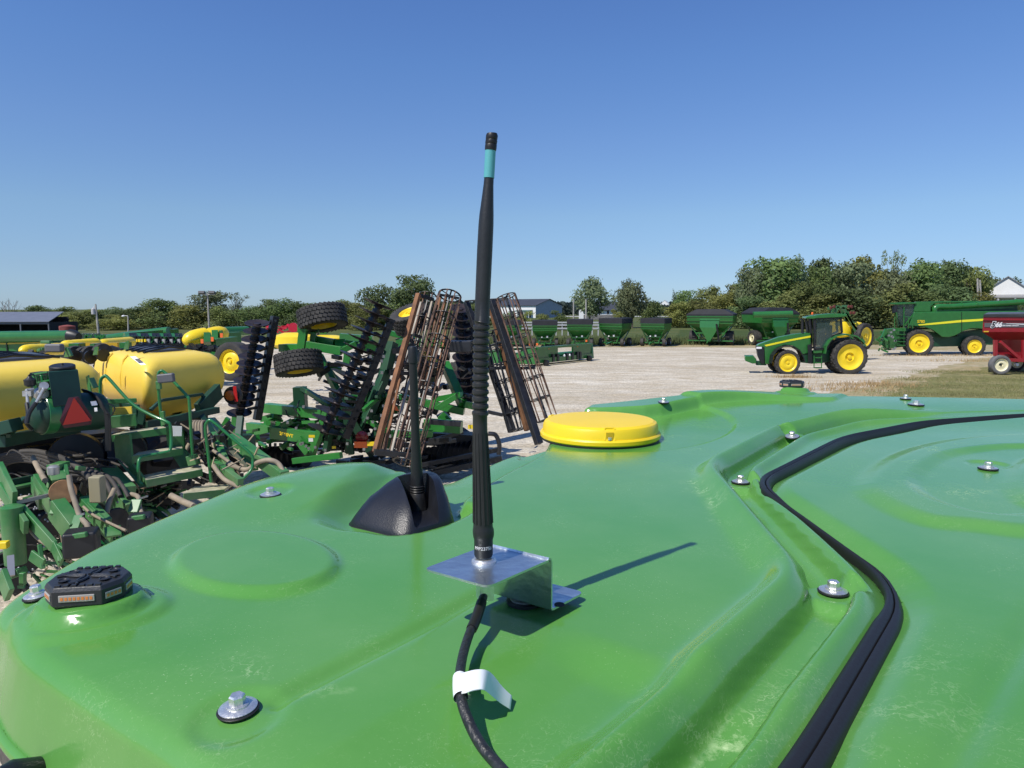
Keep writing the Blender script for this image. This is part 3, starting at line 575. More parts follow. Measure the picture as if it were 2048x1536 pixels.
cside([(1074, 690), (1080, 690), (1080, 880), (1074, 880)], .28, .31).build("panel_gap", M_BLK, cb)
cside([(635, 592), (780, 590), (778, 690), (628, 690)], .4, 3.0).build("grain_bin", M_JG, cb, bevel=.05)
cside([(780, 588), (1090, 585), (1640, 580), (1640, 600), (1100, 602), (900, 602), (820, 610), (790, 640), (785, 690), (775, 690)], 1.0, 3.0).build("bin_extension", M_JG, cb, bevel=.04)
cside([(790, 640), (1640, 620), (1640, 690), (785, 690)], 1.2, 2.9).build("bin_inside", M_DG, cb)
MB().tube(spline([cp_(820, 700, .75), cp_(822, 660, .75), cp_(860, 640, .75), cp_(1000, 638, .75), cp_(1400, 612, .75), cp_(1760, 588, .75)], 5), 27 * KC, 18).build("unloading_auger", M_JG, cb, smooth=True)
ar = MB()
for cx in (900, 1080, 1225, 1610): ar.lathe([(29 * KC, -.03), (29 * KC, .03)], cp_(cx, 640 - (cx - 900) * .066, .75), (1, 0, .07), 18)
ar.build("auger_band", M_JG, cb)
cside([(382, 603), (440, 600), (560, 597), (640, 600), (640, 612), (450, 622), (385, 614)], .3, 3.0).build("cab_roof", M_JG, cb, bevel=.04)
cside([(445, 622), (632, 608), (620, 700), (565, 770), (500, 830), (465, 820), (450, 720)], .5, 2.7).build("cab_window", M_CAB, cb)
cfr = MB()
for y_ in (.46, 2.74):
    for a, b_ in (((632, 608), (618, 705)), ((618, 705), (520, 830)), ((445, 625), (450, 720)), ((450, 720), (470, 830)), ((520, 640), (520, 830))): cfr.beam(cp_(*a, y_), cp_(*b_, y_), .07)
cfr.build("cab_frame", M_JG, cb)
mr_ = MB().box(cp_(438, 660, -.2), (.1, .3, .55)).box(cp_(432, 670, 2.9), (.1, .3, .55)); mr_.build("mirror", M_BLK, cb)
ld = MB(); [ld.box(cp_(478, cy, .0), (.62, .5, .05)) for cy in (870, 905, 940, 975, 1010)]; ld.beam(cp_(440, 850, -.1), cp_(440, 1030, -.1), .06).beam(cp_(515, 850, -.1), cp_(515, 1030, -.1), .06).box(cp_(480, 860, .2), (.65, .5, .25)); ld.build("ladder", M_JG, cb)
hr_ = MB(); [hr_.tube([cp_(a, 850, -.05), cp_(a, 735, -.05)], .03, 6) for a in (428, 515, 560, 600)]; hr_.tube([cp_(515, 735, -.05), cp_(600, 745, -.05)], .03, 6); hr_.build("handrail", M_JG, cb, smooth=True)
cside([(540, 840), (850, 900), (1000, 930), (1070, 920), (1075, 1025), (830, 1030), (700, 1040), (540, 1030)], .8, 2.6).build("chassis", M_DG, cb, bevel=.04)
cside([(1040, 900), (1300, 860), (1800, 840), (1800, 1000), (1350, 1010), (1060, 1020)], .9, 2.5).build("rear_hood", M_DG, cb)
cside([(320, 930), (350, 860), (430, 850), (520, 880), (520, 1030), (360, 1050), (300, 1010)], .9, 2.4).build("feeder_house", M_JGD, cb, bevel=.04)
hd = MB(); hrn = random.Random(8)
for i in range(46): p = cp_(hrn.uniform(275, 440), hrn.uniform(880, 1060), hrn.uniform(-.6, 2.5)); hd.beam(p, p + Vector((hrn.uniform(-.5, .5), hrn.uniform(-.5, .5), hrn.uniform(-.3, .3))), .08, .12)
hd.beam(cp_(305, 945, 0), cp_(345, 855, 0), .18); hd.build("header_parts", M_JG, cb)
h2 = MB(); [h2.box(cp_(hrn.uniform(360, 440), hrn.uniform(850, 1050), -.3), (.14, .1, .14)) for _ in range(9)]; h2.build("hose_coupling", M_STL, cb)
wheel(cb, cp_(655, 990, .2), 128 * KC, .75, 88 * KC, axis=(-.26, -1, 0), lugs=18, n=48, dish=.3); wheel(cb, cp_(655, 990, 2.8), 128 * KC, .7, 88 * KC, lugs=18, n=32)
wheel(cb, cp_(1190, 1022, .35), 100 * KC, .55, 62 * KC, axis=(-.2, -1, 0), lugs=16, n=40); wheel(cb, cp_(1190, 1022, 2.7), 100 * KC, .5, 62 * KC, lugs=16, n=28)
text_mesh("S780", .30, "model_text", M_JY, cb, lambda co_: cp_(683, 784, -.02 + .3) + Vector((co_.x, -.02, co_.y)), bold=.006)
# ---- red grain cart at right edge
DR = 39.0
def rp_(cx, cy, y=0.0): g = W(1700 + cx / 4.8, 480 + cy / 4.8, DR); return Vector((g.x + .66 * y, DR + y, g.z))
rc = empty("grain_cart", (rp_(1750, 0).x, DR, 0), "red grain cart with grey tarp and number 566 at the right edge", "grain cart")
def rside(poly, y0, y1): return MB().prism([rp_(cx, cy, y0) for cx, cy in poly], (0, 0, 0), ((y1 - y0) * .66, y1 - y0, 0))
rside([(1280, 735), (2350, 745), (2360, 885), (1272, 885)], 0, 3.0).build("hopper", M_RED, rc, bevel=.02)
MB().loft([[rp_(1272, 884, 0), rp_(2360, 884, 0), rp_(2360, 884, 3), rp_(1272, 884, 3)], [rp_(1385, 962, .5), rp_(2280, 962, .5), rp_(2280, 962, 1.7), rp_(1385, 962, 1.7)], [rp_(1390, 1100, .6), rp_(2200, 1130, .6), rp_(2200, 1130, 1.6), rp_(1390, 1100, 1.6)]]).build("hopper_bottom", M_RED, rc)
MB().loft([[rp_(1278, 738, -.04), rp_(1278, 738, 3.04), rp_(1285, 715, 2.2), rp_(1330, 695, 1.1), rp_(1285, 712, -.1)], [rp_(2350, 745, -.04), rp_(2350, 745, 3.04), rp_(2345, 700, 2.2), rp_(2340, 682, 1.1), rp_(2345, 695, -.1)]]).build("tarp", mat("grey_tarp", (.09, .095, .11), .5, var=.3, vscale=1, bump=.3, bscale=2), rc)
rside([(1290, 795), (2350, 800), (2350, 840), (1290, 836)], -.025, .0).build("side_stripe", M_GREYS, rc)
rside([(1275, 768), (2355, 776), (2355, 784), (1275, 778)], -.04, .0).build("side_rib", mat("cart_red_dark", (.10, .006, .008), .5), rc)
rside([(1500, 800), (1700, 806), (2100, 826), (2100, 832), (1700, 815), (1500, 803)], -.032, -.024).build("swoosh", M_GW, rc)
rside([(1283, 873), (1332, 873), (1332, 884), (1283, 884)], -.03, .0).build("yellow_reflector", mat("amber_yellow", (.7, .45, .03), .4), rc)
def t566(off, dy): return lambda co_: rp_(off, 815, dy) + Vector((co_.x + co_.y * .25, 0, co_.y))
text_mesh("5", .44, "number_text", M_GW, rc, t566(1377, -.036), bold=.042)
text_mesh("5", .42, "number_text", M_BLK, rc, t566(1377, -.050), bold=.012)
text_mesh("66", .34, "number_text", M_GW, rc, t566(1430, -.036), bold=.02)
text_mesh("1000 BUSHEL CAPACITY", .085, "side_text", M_GW, rc, lambda co_: rp_(1540, 822, -.036) + Vector((co_.x, 0, co_.y)), bold=.004)
lg_ = MB(); lg_.beam(rp_(1395, 960, .0), rp_(1395, 1110, .0), .16).beam(rp_(1440, 975, .0), rp_(1640, 1150, .0), .14).beam(rp_(1660, 960, .0), rp_(1660, 1160, .0), .12).beam(rp_(1530, 1150, .0), rp_(1660, 1155, .0), .18).beam(rp_(1400, 1110, .3), rp_(2300, 1160, .3), .2); lg_.build("frame", M_RED, rc)
wheel(rc, rp_(1436, 1195, -.15), 93 * DR / F / 4.8, .42, 60 * DR / F / 4.8, axis=(-.1, -1, 0), rm=M_CREAM, tm=M_TYG, n=44, dish=.3); wheel(rc, rp_(1600, 1195, 2.0), 93 * DR / F / 4.8, .42, 60 * DR / F / 4.8, rm=M_CREAM, tm=M_TY, n=30)
wheel(rc, rp_(2150, 1195, -.15), 93 * DR / F / 4.8, .42, 60 * DR / F / 4.8, rm=M_CREAM, tm=M_TYG, n=30)
MB().lathe([(.08, 0), (.08, .25)], rp_(1590, 1197, .3), (-.2, -1, 0), 16).build("axle_cap", M_GW, rc)
# ---- green gravity wagons
def wagon(name, c, yaw, w_, l, hh, lab, grp, tall=False):
    r = empty(name, c, lab, "grain cart", grp)
    c = Vector(c)
    def T(x, y, z): return c + Vector((x, y, z))
    k = hh
    def ring(wx, ly, z, oy=0): return [T(-wx, -ly + oy, z), T(wx, -ly + oy, z), T(wx, ly + oy, z), T(-wx, ly + oy, z)]
    MB().loft([ring(w_ * .14, l * .12, k * .22), ring(w_ * .34, l * .30, k * .45), ring(w_ * .49, l * .46, k * .60), ring(w_ * .5, l * .5, k * .80), ring(w_ * .5, l * .5, k * .82)]).build("hopper", M_JG, r)
    rb = MB(); [rb.box(T(0, -l * .5 - .02, k * z), (w_ * 1.02, .06, .05)) for z in (.62, .70, .79)]; rb.build("hopper_rib", M_JG, r)
    if tall: MB().loft([ring(w_ * .51, l * .51, k * .82), ring(w_ * .51, l * .51, k * .86), ring(w_ * .30, l * .46, k * .99), ring(w_ * .1, l * .44, k * 1.0)]).build("tarp", M_TARP, r)
    else: MB().loft([ring(w_ * .51, l * .51, k * .80), ring(w_ * .51, l * .51, k * .985), ring(w_ * .3, l * .49, k * 1.0)]).build("tarp", M_TARP, r)
    lg = MB()
    for s in (-1, 1):
        for t in (-1, 1): lg.beam(T(s * w_ * .47, t * l * .42, k * .62), T(s * w_ * .24, t * l * .30, k * .20), .10)
        lg.beam(T(s * w_ * .24, -l * .36, k * .2), T(s * w_ * .24, l * .36, k * .2), .12, .18)
    lg.beam(T(-w_ * .5, -l * .3, k * .13), T(w_ * .5, -l * .3, k * .13), .12).beam(T(-w_ * .5, l * .3, k * .13), T(w_ * .5, l * .3, k * .13), .12).beam(T(-w_ * .3, -l * .32, k * .34), T(w_ * .3, -l * .32, k * .34), .14)
    lg.beam(T(0, -l * .3, k * .16), T(0, -l * .85, k * .10), .12); lg.build("frame", M_JG, r)
    lt = MB(); lt.box(T(w_ * .1, -l * .36, k * .38), (.16, .1, .16)).box(T(-w_ * .12, -l * .36, k * .36), (.12, .1, .12)); lt.build("lamp", M_GW, r)
    if tall:
        MB().loft([ring(w_ * .02, .1, k * .10, -l * .5), ring(w_ * .20, .15, k * .5, -l * .5), ring(w_ * .22, .2, k * .78, -l * .42)]).build("front_chute", M_JG, r)
        MB().tube([T(w_ * .22, -l * .52, k * .12), T(w_ * .16, -l * .56, k * .6)], .09, 8).build("auger", M_BLK, r)
    wr = k * (.20 if tall else .145); ww = .75 if tall else .32; ys = (0,) if tall else (-l * .32, l * .32)
    for y_ in ys:
        for s in (-1, 1): wheel(r, T(s * w_ * (.40 if tall else .47), y_, wr), wr, ww, wr * .55, axis=(s, 0, 0), rm=M_CREAM if tall or s < 0 else M_STL, tm=M_TY, n=24, lugs=14 if tall else 0)
    r.rotation_euler = (0, 0, yaw); return r
gy = 69.0
def gx_(px, d=gy): return (px - 1024) / F * d
GR = "green grain carts along the field edge"
wagon("grain_cart", (gx_(1018), gy, 0), R(0), 2.4, 3.2, 2.55, "green grain cart seen between the rolling baskets, leftmost of the row", GR)
wagon("grain_cart", (gx_(1090), gy, 0), R(-4), 2.35, 3.2, 2.55, "green grain cart just right of the rusty rolling baskets", GR)
wagon("grain_cart", (gx_(1160), gy, 0), R(-8), 2.35, 3.2, 2.65, "green grain cart directly behind the corner of the green header", GR)
wagon("grain_cart", (gx_(1233), gy + .8, 0), R(-27), 2.3, 3.2, 2.75, "green grain cart turned at an angle in front of the small house", GR)
wagon("grain_cart", (gx_(1315), gy + .8, 0), R(-25), 2.3, 3.2, 2.75, "green grain cart turned at an angle before the pointed conifer", GR)
wagon("grain_cart", (gx_(1437), gy + 2.5, 0), R(-24), 4.4, 3.4, 3.6, "big green grain cart with black tarp and cream wheels, left of the two big ones", "big green grain carts behind the tractor", True)
wagon("grain_cart", (gx_(1556), gy + 2.5, 0), R(14), 4.1, 3.6, 3.75, "big green grain cart with long auger tube above the tractor hood", "big green grain carts behind the tractor", True)
MB().tube([W(1534, 629, 68), W(1596, 627, 69)], .28, 14).build("unloading_tube", M_JG, bpy.data.objects["grain_cart.006"], smooth=True)
# ---- header lying on the gravel
def header(px0, py0, px1, py1, lab, hgt=1.15):
    a = G(px0, py0); b = G(px1, py1); e = empty("harvest_header", (a + b) / 2, lab, "header", "green headers lying on the gravel"); u = (b - a).normalized(); v = Vector((u.y, -u.x, 0)); Lh = (b - a).length
    Zv_ = Vector((0, 0, 1))
    bk = MB(); P = [Vector((0, 0, 0)), ]
    w1 = Lh * .36; w2 = Lh * .64
    for s0, s1 in ((0, w1), (w2, Lh)): bk.prism([a + u * s0 + Zv_ * .2, a + u * s1 + Zv_ * .2, a + u * s1 + Zv_ * hgt, a + u * s0 + Zv_ * hgt], (0, 0, 0), -v * .12)
    bk.beam(a + Zv_ * hgt, b + Zv_ * hgt, .2, .14).beam(a + Zv_ * .35, b + Zv_ * .35, .25, .3).beam(a - v * .8 + Zv_ * .2, b - v * .8 + Zv_ * .2, .5, .2); bk.build("back_frame", M_JG, e)
    for p, s in ((a, -1), (b, 1)):
        MB().prism([p + Zv_ * .15 + v * .1, p + Zv_ * (hgt + .05) + v * .0, p - v * .9 + Zv_ * (hgt * .85), p - v * 2.3 + Zv_ * .3, p - v * 2.2 + Zv_ * .12], (0, 0, 0), u * .25 * s).build("end_shield", M_JG, e, bevel=.03)
    MB().lathe([(.25, 0), (.25, 1)], a, (1, 0, 0), 3).build if False else None
    MB().tube([a - v * .6 + Zv_ * .5 + u * .2, b - v * .6 + Zv_ * .5 - u * .2], .22, 12).build("auger", M_JG, e, smooth=True)
    dk = MB(); [dk.box(a + u * (Lh * t) + v * .08 + Zv_ * .45, (.22, .18, .5), math.atan2(u.y, u.x)) for t in (.25, .33, .5, .6, .7, .75)]; dk.build("drive_box", M_BLK, e)
    lp_ = MB(); [lp_.lathe([(.09, 0), (.07, .05), (0, .07)], a + u * (Lh * t) + v * .2 + Zv_ * .55, v, 10) for t in (.43, .53)]; lp_.build("lamp", M_GW, e)
    fl = MB(); [fl.box(a + u * (Lh * t) + Zv_ * (hgt + (.25 if t > .8 or t < .05 else -.05)), (.12, .08, .14)) for t in (.0, .2, .72, .9)]; fl.build("reflector", M_ORG, e)
    for t in (.1, .9): MB().lathe([(.1, -.08), (.2, -.08), (.2, .08), (.1, .08)], a + u * Lh * t + Zv_ * .2 + v * .25, u, 14).build("gauge_wheel", M_BLK, e, smooth=True)
header(1074, 733, 1182, 721, "green corn header lying on the gravel with open trough toward the field")
header(1000, 731, 1066, 726, "green header mostly hidden behind the rusty rolling baskets", 1.0)
# ================================================================ FOLDED DISC TOOL (centre left)
def c3(cx, cy, d): return W(420 + cx / 3.84, 560 + cy / 3.84, d)
def d3(cx, cy, d): return W(720 + cx / 3.84, 560 + cy / 3.84, d)
def e3(cx, cy, d): return W(860 + cx / 4.516, 560 + cy / 4.516, d)
tl = empty("disc_harrow", (W(640, 900, 16).x, 16, 0), "folded green disc harrow with upright black disc gangs, raised tyres and rusty rolling baskets", "disc harrow")
M_DISC = mat("disc_steel", (.040, .030, .028), .42, .35, var=.6, vscale=6); M_RUST = mat("rusty_bar", (.20, .085, .034), .75, var=.45, vscale=5); M_RUST2 = mat("dull_rust", (.13, .075, .05), .7, var=.6, vscale=8); M_BBLK = mat("gang_black", (.016, .017, .020), .42, var=.4, vscale=8, spec=.5)
M_EDGE = mat("disc_edge", (.22, .14, .10), .5, .4, var=.5, vscale=12)
M_JG2 = mat("harrow_green", (.026, .185, .032), .34, var=.12, vscale=4, coat=.2)
def gang(p0, p1, n, axis, R_, beam0, beam1, lab, dd=.1):
    g = MB().beam(beam0, beam1, .16, .14).build("disc_gang", M_BBLK, tl, bevel=.01, label=lab)
    MB().tube([p0, p1], .055, 10).build("gang_shaft", M_BBLK, g, smooth=True)
    cl = MB(); ax = Vector(axis).normalized()
    for i in range(n):
        t = i / (n - 1); c = p0.lerp(p1, t)
        cc = c + ax * (random.uniform(-.01, .01))
        a2 = (ax + Vector((random.gauss(0, .02), random.gauss(0, .02), 0))).normalized()
        MB().lathe([(.03, .0), (R_ * .5, .012), (R_ * .98, .05), (R_, .052), (R_, .057), (R_ * .97, .058), (R_ * .5, .022), (.03, .012)], cc, a2, 36).lathe([(.09, -.03), (.07, .05)], cc, a2, 14).build("disc", M_DISC, g, smooth=True, ang=40)
        if i % 1 == 0 and i < n - 1:
            q = beam0.lerp(beam1, (i + .5) / n); s_ = p0.lerp(p1, (i + .5) / (n - 1)); cl.beam(q, q.lerp(s_, .6), .07, .05).box(q, (.14, .16, .05), random.uniform(-.1, .1))
            cl.lathe([(.085, -.03), (.085, .03)], s_, ax, 10)
    cl.build("gang_hanger", M_BBLK, g)
    return g
random.seed(5)
gang(c3(362, 350, 14.6), c3(225, 1035, 14.3), 12, (.10, -.24, 1), .245, c3(498, 280, 14.9), c3(362, 1075, 14.6), "upright black disc gang at the left of the folded harrow")
gang(c3(1292, 205, 13.6), c3(880, 1165, 13.2), 15, (.36, .09, .93), .34, c3(1395, 300, 14.0), c3(1042, 1215, 13.7), "leaning black disc gang in the middle of the folded harrow")
# far gang seen behind baskets
gang(d3(770, 230, 18.5), d3(800, 920, 18.3), 12, (.1, -.5, 1), .27, d3(860, 240, 18.7), d3(850, 930, 18.5), "dark disc gang standing behind the rolling baskets")
# ground gang: row of toothed discs low on the ground
gg = MB().beam(c3(0, 1150, 16.6), c3(560, 1215, 16.4), .16).beam(c3(80, 1230, 16.2), c3(760, 1220, 16.2), .12).build("disc_gang", M_BBLK, tl, label="black disc row resting on the ground under the harrow frame")
for i in range(17):
    c = c3(40 + i * 43, 1390 - i * 2.5, 16.3 - i * .02)
    MB().lathe([(.02, 0), (.25, .04), (.27, .045), (.25, .05), (.02, .012)], c, (1, -.35, .05), 20).build("disc", M_BBLK, gg, smooth=True)
tth = MB(); [tth.beam(c3(60 + i * 40, 1255, 16.2), c3(66 + i * 40, 1330, 16.1), .06) for i in range(17)]; tth.build("gang_hanger", M_BBLK, gg)
dk = MB(); rn2 = random.Random(3)
for i in range(60):
    p = d3(rn2.uniform(-100, 620), rn2.uniform(1180, 1480), rn2.uniform(15.2, 17.5)); q = p + Vector((rn2.uniform(-.7, .7), rn2.uniform(-.4, .4), rn2.uniform(-.12, .12))); dk.beam(p, q, rn2.uniform(.04, .12))
dk.beam(d3(380, 1440, 15), d3(1080, 1300, 15), .09).beam(d3(440, 1510, 14.8), d3(1090, 1370, 14.8), .12).beam(d3(400, 1200, 16.5), d3(900, 1230, 16.5), .5, .3)
dk.build("rear_frame", M_BBLK, tl)
for i in range(14):
    c = d3(390 + i * 40, 1400 - i * 6, 16.2); MB().lathe([(.02, 0), (.30, .04), (.31, .05), (.02, .012)], c, (1, -.5, .05), 18).build("disc", M_BBLK, tl, smooth=True)
# tyres
def tyre(cx, cy, d, Rr, wd, ax, fc=c3, lab=None, blk=True, rimf=.55):
    c = fc(cx, cy, d); w_ = wheel(tl, c, Rr, wd, Rr * rimf, axis=ax, rm=M_JY, tm=M_TY, n=40, dish=.15); t = [o for o in w_.children if o.name.startswith("tyre")][0]
    if blk:
        a_ = Vector(ax).normalized(); x, y, z = frame_of(a_); mb = MB(); nb = 34
        for k in range(nb):
            for j, u in enumerate((-.78, -.4, 0, .4, .78)):
                a = 2 * PI * (k + .5 * (j % 2)) / nb; uu = x * math.cos(a) + y * math.sin(a); tv = -x * math.sin(a) + y * math.cos(a)
                p = c + uu * Rr * (.995 - .03 * abs(u) ** 3) + z * u * wd / 2; mb.beam(p - tv * Rr * .07 + z * .012, p + tv * Rr * .07 - z * .012, wd * .15, .03, up=uu)
        mb.build("tread_block", M_TY, w_)
    if lab: w_["label"] = lab
    return w_
tyre(862, 292, 15.0, .50, .42, (-.22, .24, 1), lab="raised tyre lying nearly flat, the upper of two left of centre")
tyre(682, 640, 14.6, .48, .42, (-.18, .24, 1), lab="raised tyre lying nearly flat, the lower one showing its block tread")
tyre(188, 625, 17.0, .47, .42, (-.35, -1, .05), blk=False, lab="upright tyre with yellow rim behind the left disc gang", rimf=.60)
tyre(1550, 300, 15.2, .42, .40, (-.3, -.45, 1), lab="raised tyre with its yellow rim facing up, behind the orange bars")
tyre(1650, 640, 15.8, .42, .40, (.5, -.3, 1), lab=None)
# green frame
def bars(name, L_, m=M_JG2, fc=c3, parent=None, bev=.008, lab=None):
    mb = MB()
    for (x0, y0, a, x1, y1, b_, w_, *h_) in L_: mb.beam(fc(x0, y0, a), fc(x1, y1, b_), w_, h_[0] if h_ else w_)
    if bev: return mb.each(name, m, parent or tl, bevel=bev, label=lab)
    return mb.each(name, m, parent or tl, label=lab)
bars("main_frame", [(430, 980, 15.6, 880, 1030, 14.6, .22, .2), (470, 1170, 15, 840, 1215, 14.4, .10, .26), (300, 1120, 15.8, 560, 1150, 15, .16), (560, 1125, 15.6, 860, 1130, 14.8, .1, .16), (200, 1040, 16, 180, 1210, 16, .14), (690, 1210, 14.6, 770, 1320, 14.5, .14), (780, 1340, 14.4, 850, 1150, 14.3, .13), (850, 1150, 14.3, 900, 1000, 14.2, .13), (640, 1390, 14.2, 1010, 1345, 13.8, .1, .12),
                    (760, 1330, 14.4, 690, 1240, 14.5, .14), (860, 1080, 14.6, 1200, 1010, 15.4, .14), (0, 1120, 17.2, 240, 1210, 16.8, .2)])
bars("wing_frame", [(840, 580, 15.6, 990, 880, 15.2, .13), (880, 620, 15.9, 1010, 800, 15.6, .04), (1000, 540, 14.8, 1000, 480, 15, .2), (560, 520, 15.2, 760, 520, 14.9, .28, .16), (740, 500, 14.8, 1010, 545, 14.7, .12, .18), (1010, 545, 14.7, 1120, 490, 14.8, .12), (720, 370, 14.8, 700, 540, 14.8, .16), (800, 400, 15, 780, 560, 15, .12), (680, 380, 15.2, 840, 400, 15.2, .1, .14), (780, 450, 15.2, 960, 480, 15, .14), (960, 480, 15, 1130, 500, 15.2, .16),
                    (1060, 560, 14.4, 1050, 640, 14.4, .14), (1170, 470, 15, 1300, 560, 15.2, .1, .3), (1060, 900, 15, 1300, 920, 15.2, .12), (1180, 1000, 14.4, 1340, 860, 15.2, .08)])
bars("hitch_post", [(1400, 480, 15.4, 1350, 700, 15.2, .20, .2), (1350, 700, 15.2, 1200, 1080, 14.8, .18, .2), (1180, 1100, 14.6, 1330, 780, 15, .06), (690, 820, 16, 705, 1100, 16, .26), (705, 830, 15.9, 820, 900, 15.6, .10), (820, 900, 15.6, 940, 980, 15.2, .12), (660, 940, 16, 480, 1060, 16.2, .10), (440, 1100, 15.6, 540, 1030, 15.6, .13)], M_DG)  # shade on these posts is put into the colour by the darker green
bars("cylinder", [(745, 850, 15.6, 930, 975, 15, .075), (600, 1110, 15.3, 800, 1105, 15, .07), (900, 640, 15.4, 1000, 690, 15.2, .09)], M_JG2, bev=0)
bars("center_frame", [(300, 900, 15.8, 800, 1010, 15.6, .16), (560, 920, 15.8, 780, 880, 15.4, .12), (650, 640, 16.5, 790, 960, 15.6, .2, .16), (790, 950, 15.6, 940, 985, 15.8, .25, .15), (600, 980, 15.4, 760, 880, 15.4, .12), (0, 890, 15.6, 300, 1000, 15.4, .16), (500, 1110, 15.3, 780, 1130, 15.1, .2, .26), (620, 1030, 15.7, 680, 1090, 15.7, .2), (240, 1180, 14.8, 560, 1180, 14.8, .14), (200, 400, 16.6, 760, 540, 16.6, .12), (420, 480, 16.5, 660, 480, 16.5, .2), (30, 1060, 14.8, 200, 1160, 14.6, .1)], M_JG2, d3)
bars("clutter_bar", [(rn2.uniform(560, 1350), rn2.uniform(950, 1320), 15.4, rn2.uniform(560, 1350), rn2.uniform(1000, 1340), 15.2, rn2.uniform(.03, .07)) for _ in range(22)], M_BBLK, c3, bev=0)
bars("brace", [(0, 1080, 14.8, 330, 1440, 12.6, .2, .14), (140, 1060, 15, 60, 1200, 15, .10)], M_JG2)
bars("folded_linkage", [(rn2.uniform(880, 1360), rn2.uniform(840, 1330), rn2.uniform(14.6, 16), rn2.uniform(880, 1400), rn2.uniform(860, 1360), rn2.uniform(14.6, 16), rn2.uniform(.05, .16)) for _ in range(46)], M_DG, c3, bev=0)
bars("folded_linkage", [(x, y, dd, x + rn2.uniform(-120, 120), y + rn2.uniform(-70, 70), dd + rn2.uniform(-.4, .4), rn2.uniform(.04, .13)) for x, y, dd in [(rn2.uniform(860, 1450), rn2.uniform(480, 1330), rn2.uniform(15, 16.5)) for _ in range(70)]], M_BBLK, c3, bev=0)
bars("folded_linkage", [(x, y, dd, x + rn2.uniform(-110, 110), y + rn2.uniform(-60, 60), dd + rn2.uniform(-.4, .4), rn2.uniform(.04, .12)) for x, y, dd in [(rn2.uniform(280, 900), rn2.uniform(1050, 1300), rn2.uniform(14.8, 16)) for _ in range(34)]], M_JG2, c3, bev=0)
bars("folded_linkage", [(x, y, dd, x + rn2.uniform(-90, 90), y + rn2.uniform(-60, 60), dd + rn2.uniform(-.4, .4), rn2.uniform(.04, .14)) for x, y, dd in [(rn2.uniform(100, 900), rn2.uniform(440, 1250), rn2.uniform(15.6, 17)) for _ in range(60)]], M_BBLK, d3, bev=0)
# hoses, lights and plates
hs_ = MB()
for i in range(16):
    x, y = rn2.uniform(560, 1340), rn2.uniform(880, 1300); hs_.tube(spline([c3(x, y, 14.9), c3(x + rn2.uniform(-60, 60), y + 50, 14.8), c3(x + rn2.uniform(-120, 120), y + rn2.uniform(-10, 90), 14.9)], 5), .014, 5)
for i in range(12):
    x, y = rn2.uniform(0, 640), rn2.uniform(300, 1150); hs_.tube(spline([d3(x, y, 15.4), d3(x + rn2.uniform(-60, 60), y + 50, 15.3), d3(x + rn2.uniform(-100, 100), y + rn2.uniform(-10, 120), 15.4)], 5), .015, 5)
hs_.tube(spline([d3(985, 1180, 14), d3(1040, 1190, 14), d3(1070, 1260, 14), d3(1065, 1340, 14)], 6), .045, 8)
hs_.each("hydraulic_hose", M_BBLK, tl, smooth=True)
ft = MB(); [ft.box(c3(rn2.uniform(560, 1350), rn2.uniform(900, 1330), 14.2), (.05, .04, .05)) for _ in range(26)]; [ft.box(d3(rn2.uniform(20, 500), rn2.uniform(480, 1200), 14.6), (.05, .04, .06)) for _ in range(20)]; ft.each("steel_fitting", M_STL, tl)
MB().prism([c3(1395, 1000, 14.0), c3(1450, 1005, 14.0), c3(1405, 925, 14.0)], (0, 0, 0), (0, .03, 0)).build("warning_triangle", M_ORG, tl)
MB().box(c3(1158, 1265, 13.4), (.25, .03, .12)).build("orange_reflector", M_ORG, tl); MB().box(c3(1235, 1258, 13.4), (.15, .03, .08)).build("yellow_reflector", M_JY, tl); MB().box(c3(952, 1285, 13.4), (.07, .03, .05)).build("yellow_cap", M_JY, tl)
MB().lathe([(.12, -.03), (.12, .03), (.08, .05)], c3(1168, 1205, 13.5), (0, -1, 0), 16).build("tail_lamp", mat("red_lens", (.20, .01, .01), .2), tl, smooth=True)
MB().box(d3(860, 1128, 14.2), (.16, .03, .08)).build("yellow_reflector", M_JY, tl)
MB().box(c3(782, 1200, 14.15), (.12, .02, .05)).build("warning_decal", M_JY, tl); MB().box(c3(775, 1228, 14.15), (.09, .02, .07)).build("white_decal", M_GW, tl)
a0 = c3(590, 1187, 14.52)
def til(co_): return a0 + Vector((co_.x * .99, -.03 - .25 * co_.x, co_.y - .16 * co_.x))
text_mesh("2660VT", .095, "model_text", M_JY, tl, til, bold=.004)
# rolling baskets
def basket(p, q, r, nb, nr, m, lab=None, tw=.5, br=.013):
    p, q = Vector(p), Vector(q); x, y, z = frame_of(q - p); L_ = (q - p).length
    b = MB()
    for k in range(nb):
        pts = [p + z * L_ * t + (x * math.cos(2 * PI * k / nb + tw * t) + y * math.sin(2 * PI * k / nb + tw * t)) * r for t in np.linspace(0, 1, 9)]; b.tube(pts, br, 5)
    o = b.build("rolling_basket", m, tl, smooth=True, label=lab); g = MB()
    for i in range(nr):
        c = p + z * L_ * i / (nr - 1); g.lathe([(r * .86, -.006), (r * 1.02, -.006), (r * 1.02, .006), (r * .86, .006), (r * .86, -.006)], c, z, 20, cap=False)
        for k in range(3): a = PI * k / 3; u = x * math.cos(a) + y * math.sin(a); g.beam(c - u * r * .9, c + u * r * .9, .03, .012)
    g.tube([p, q], .022, 6); g.build("basket_ring", M_BBLK, o)
    return o
basket(d3(525, 130, 14.9), d3(230, 1330, 13.0), .20, 8, 7, M_RUST2, "rolling basket beside the long orange bar", .4)
basket(d3(690, 120, 14.5), d3(350, 1400, 12.6), .24, 9, 8, M_RUST2, "rusty rolling basket leaning left of the antenna", .4)
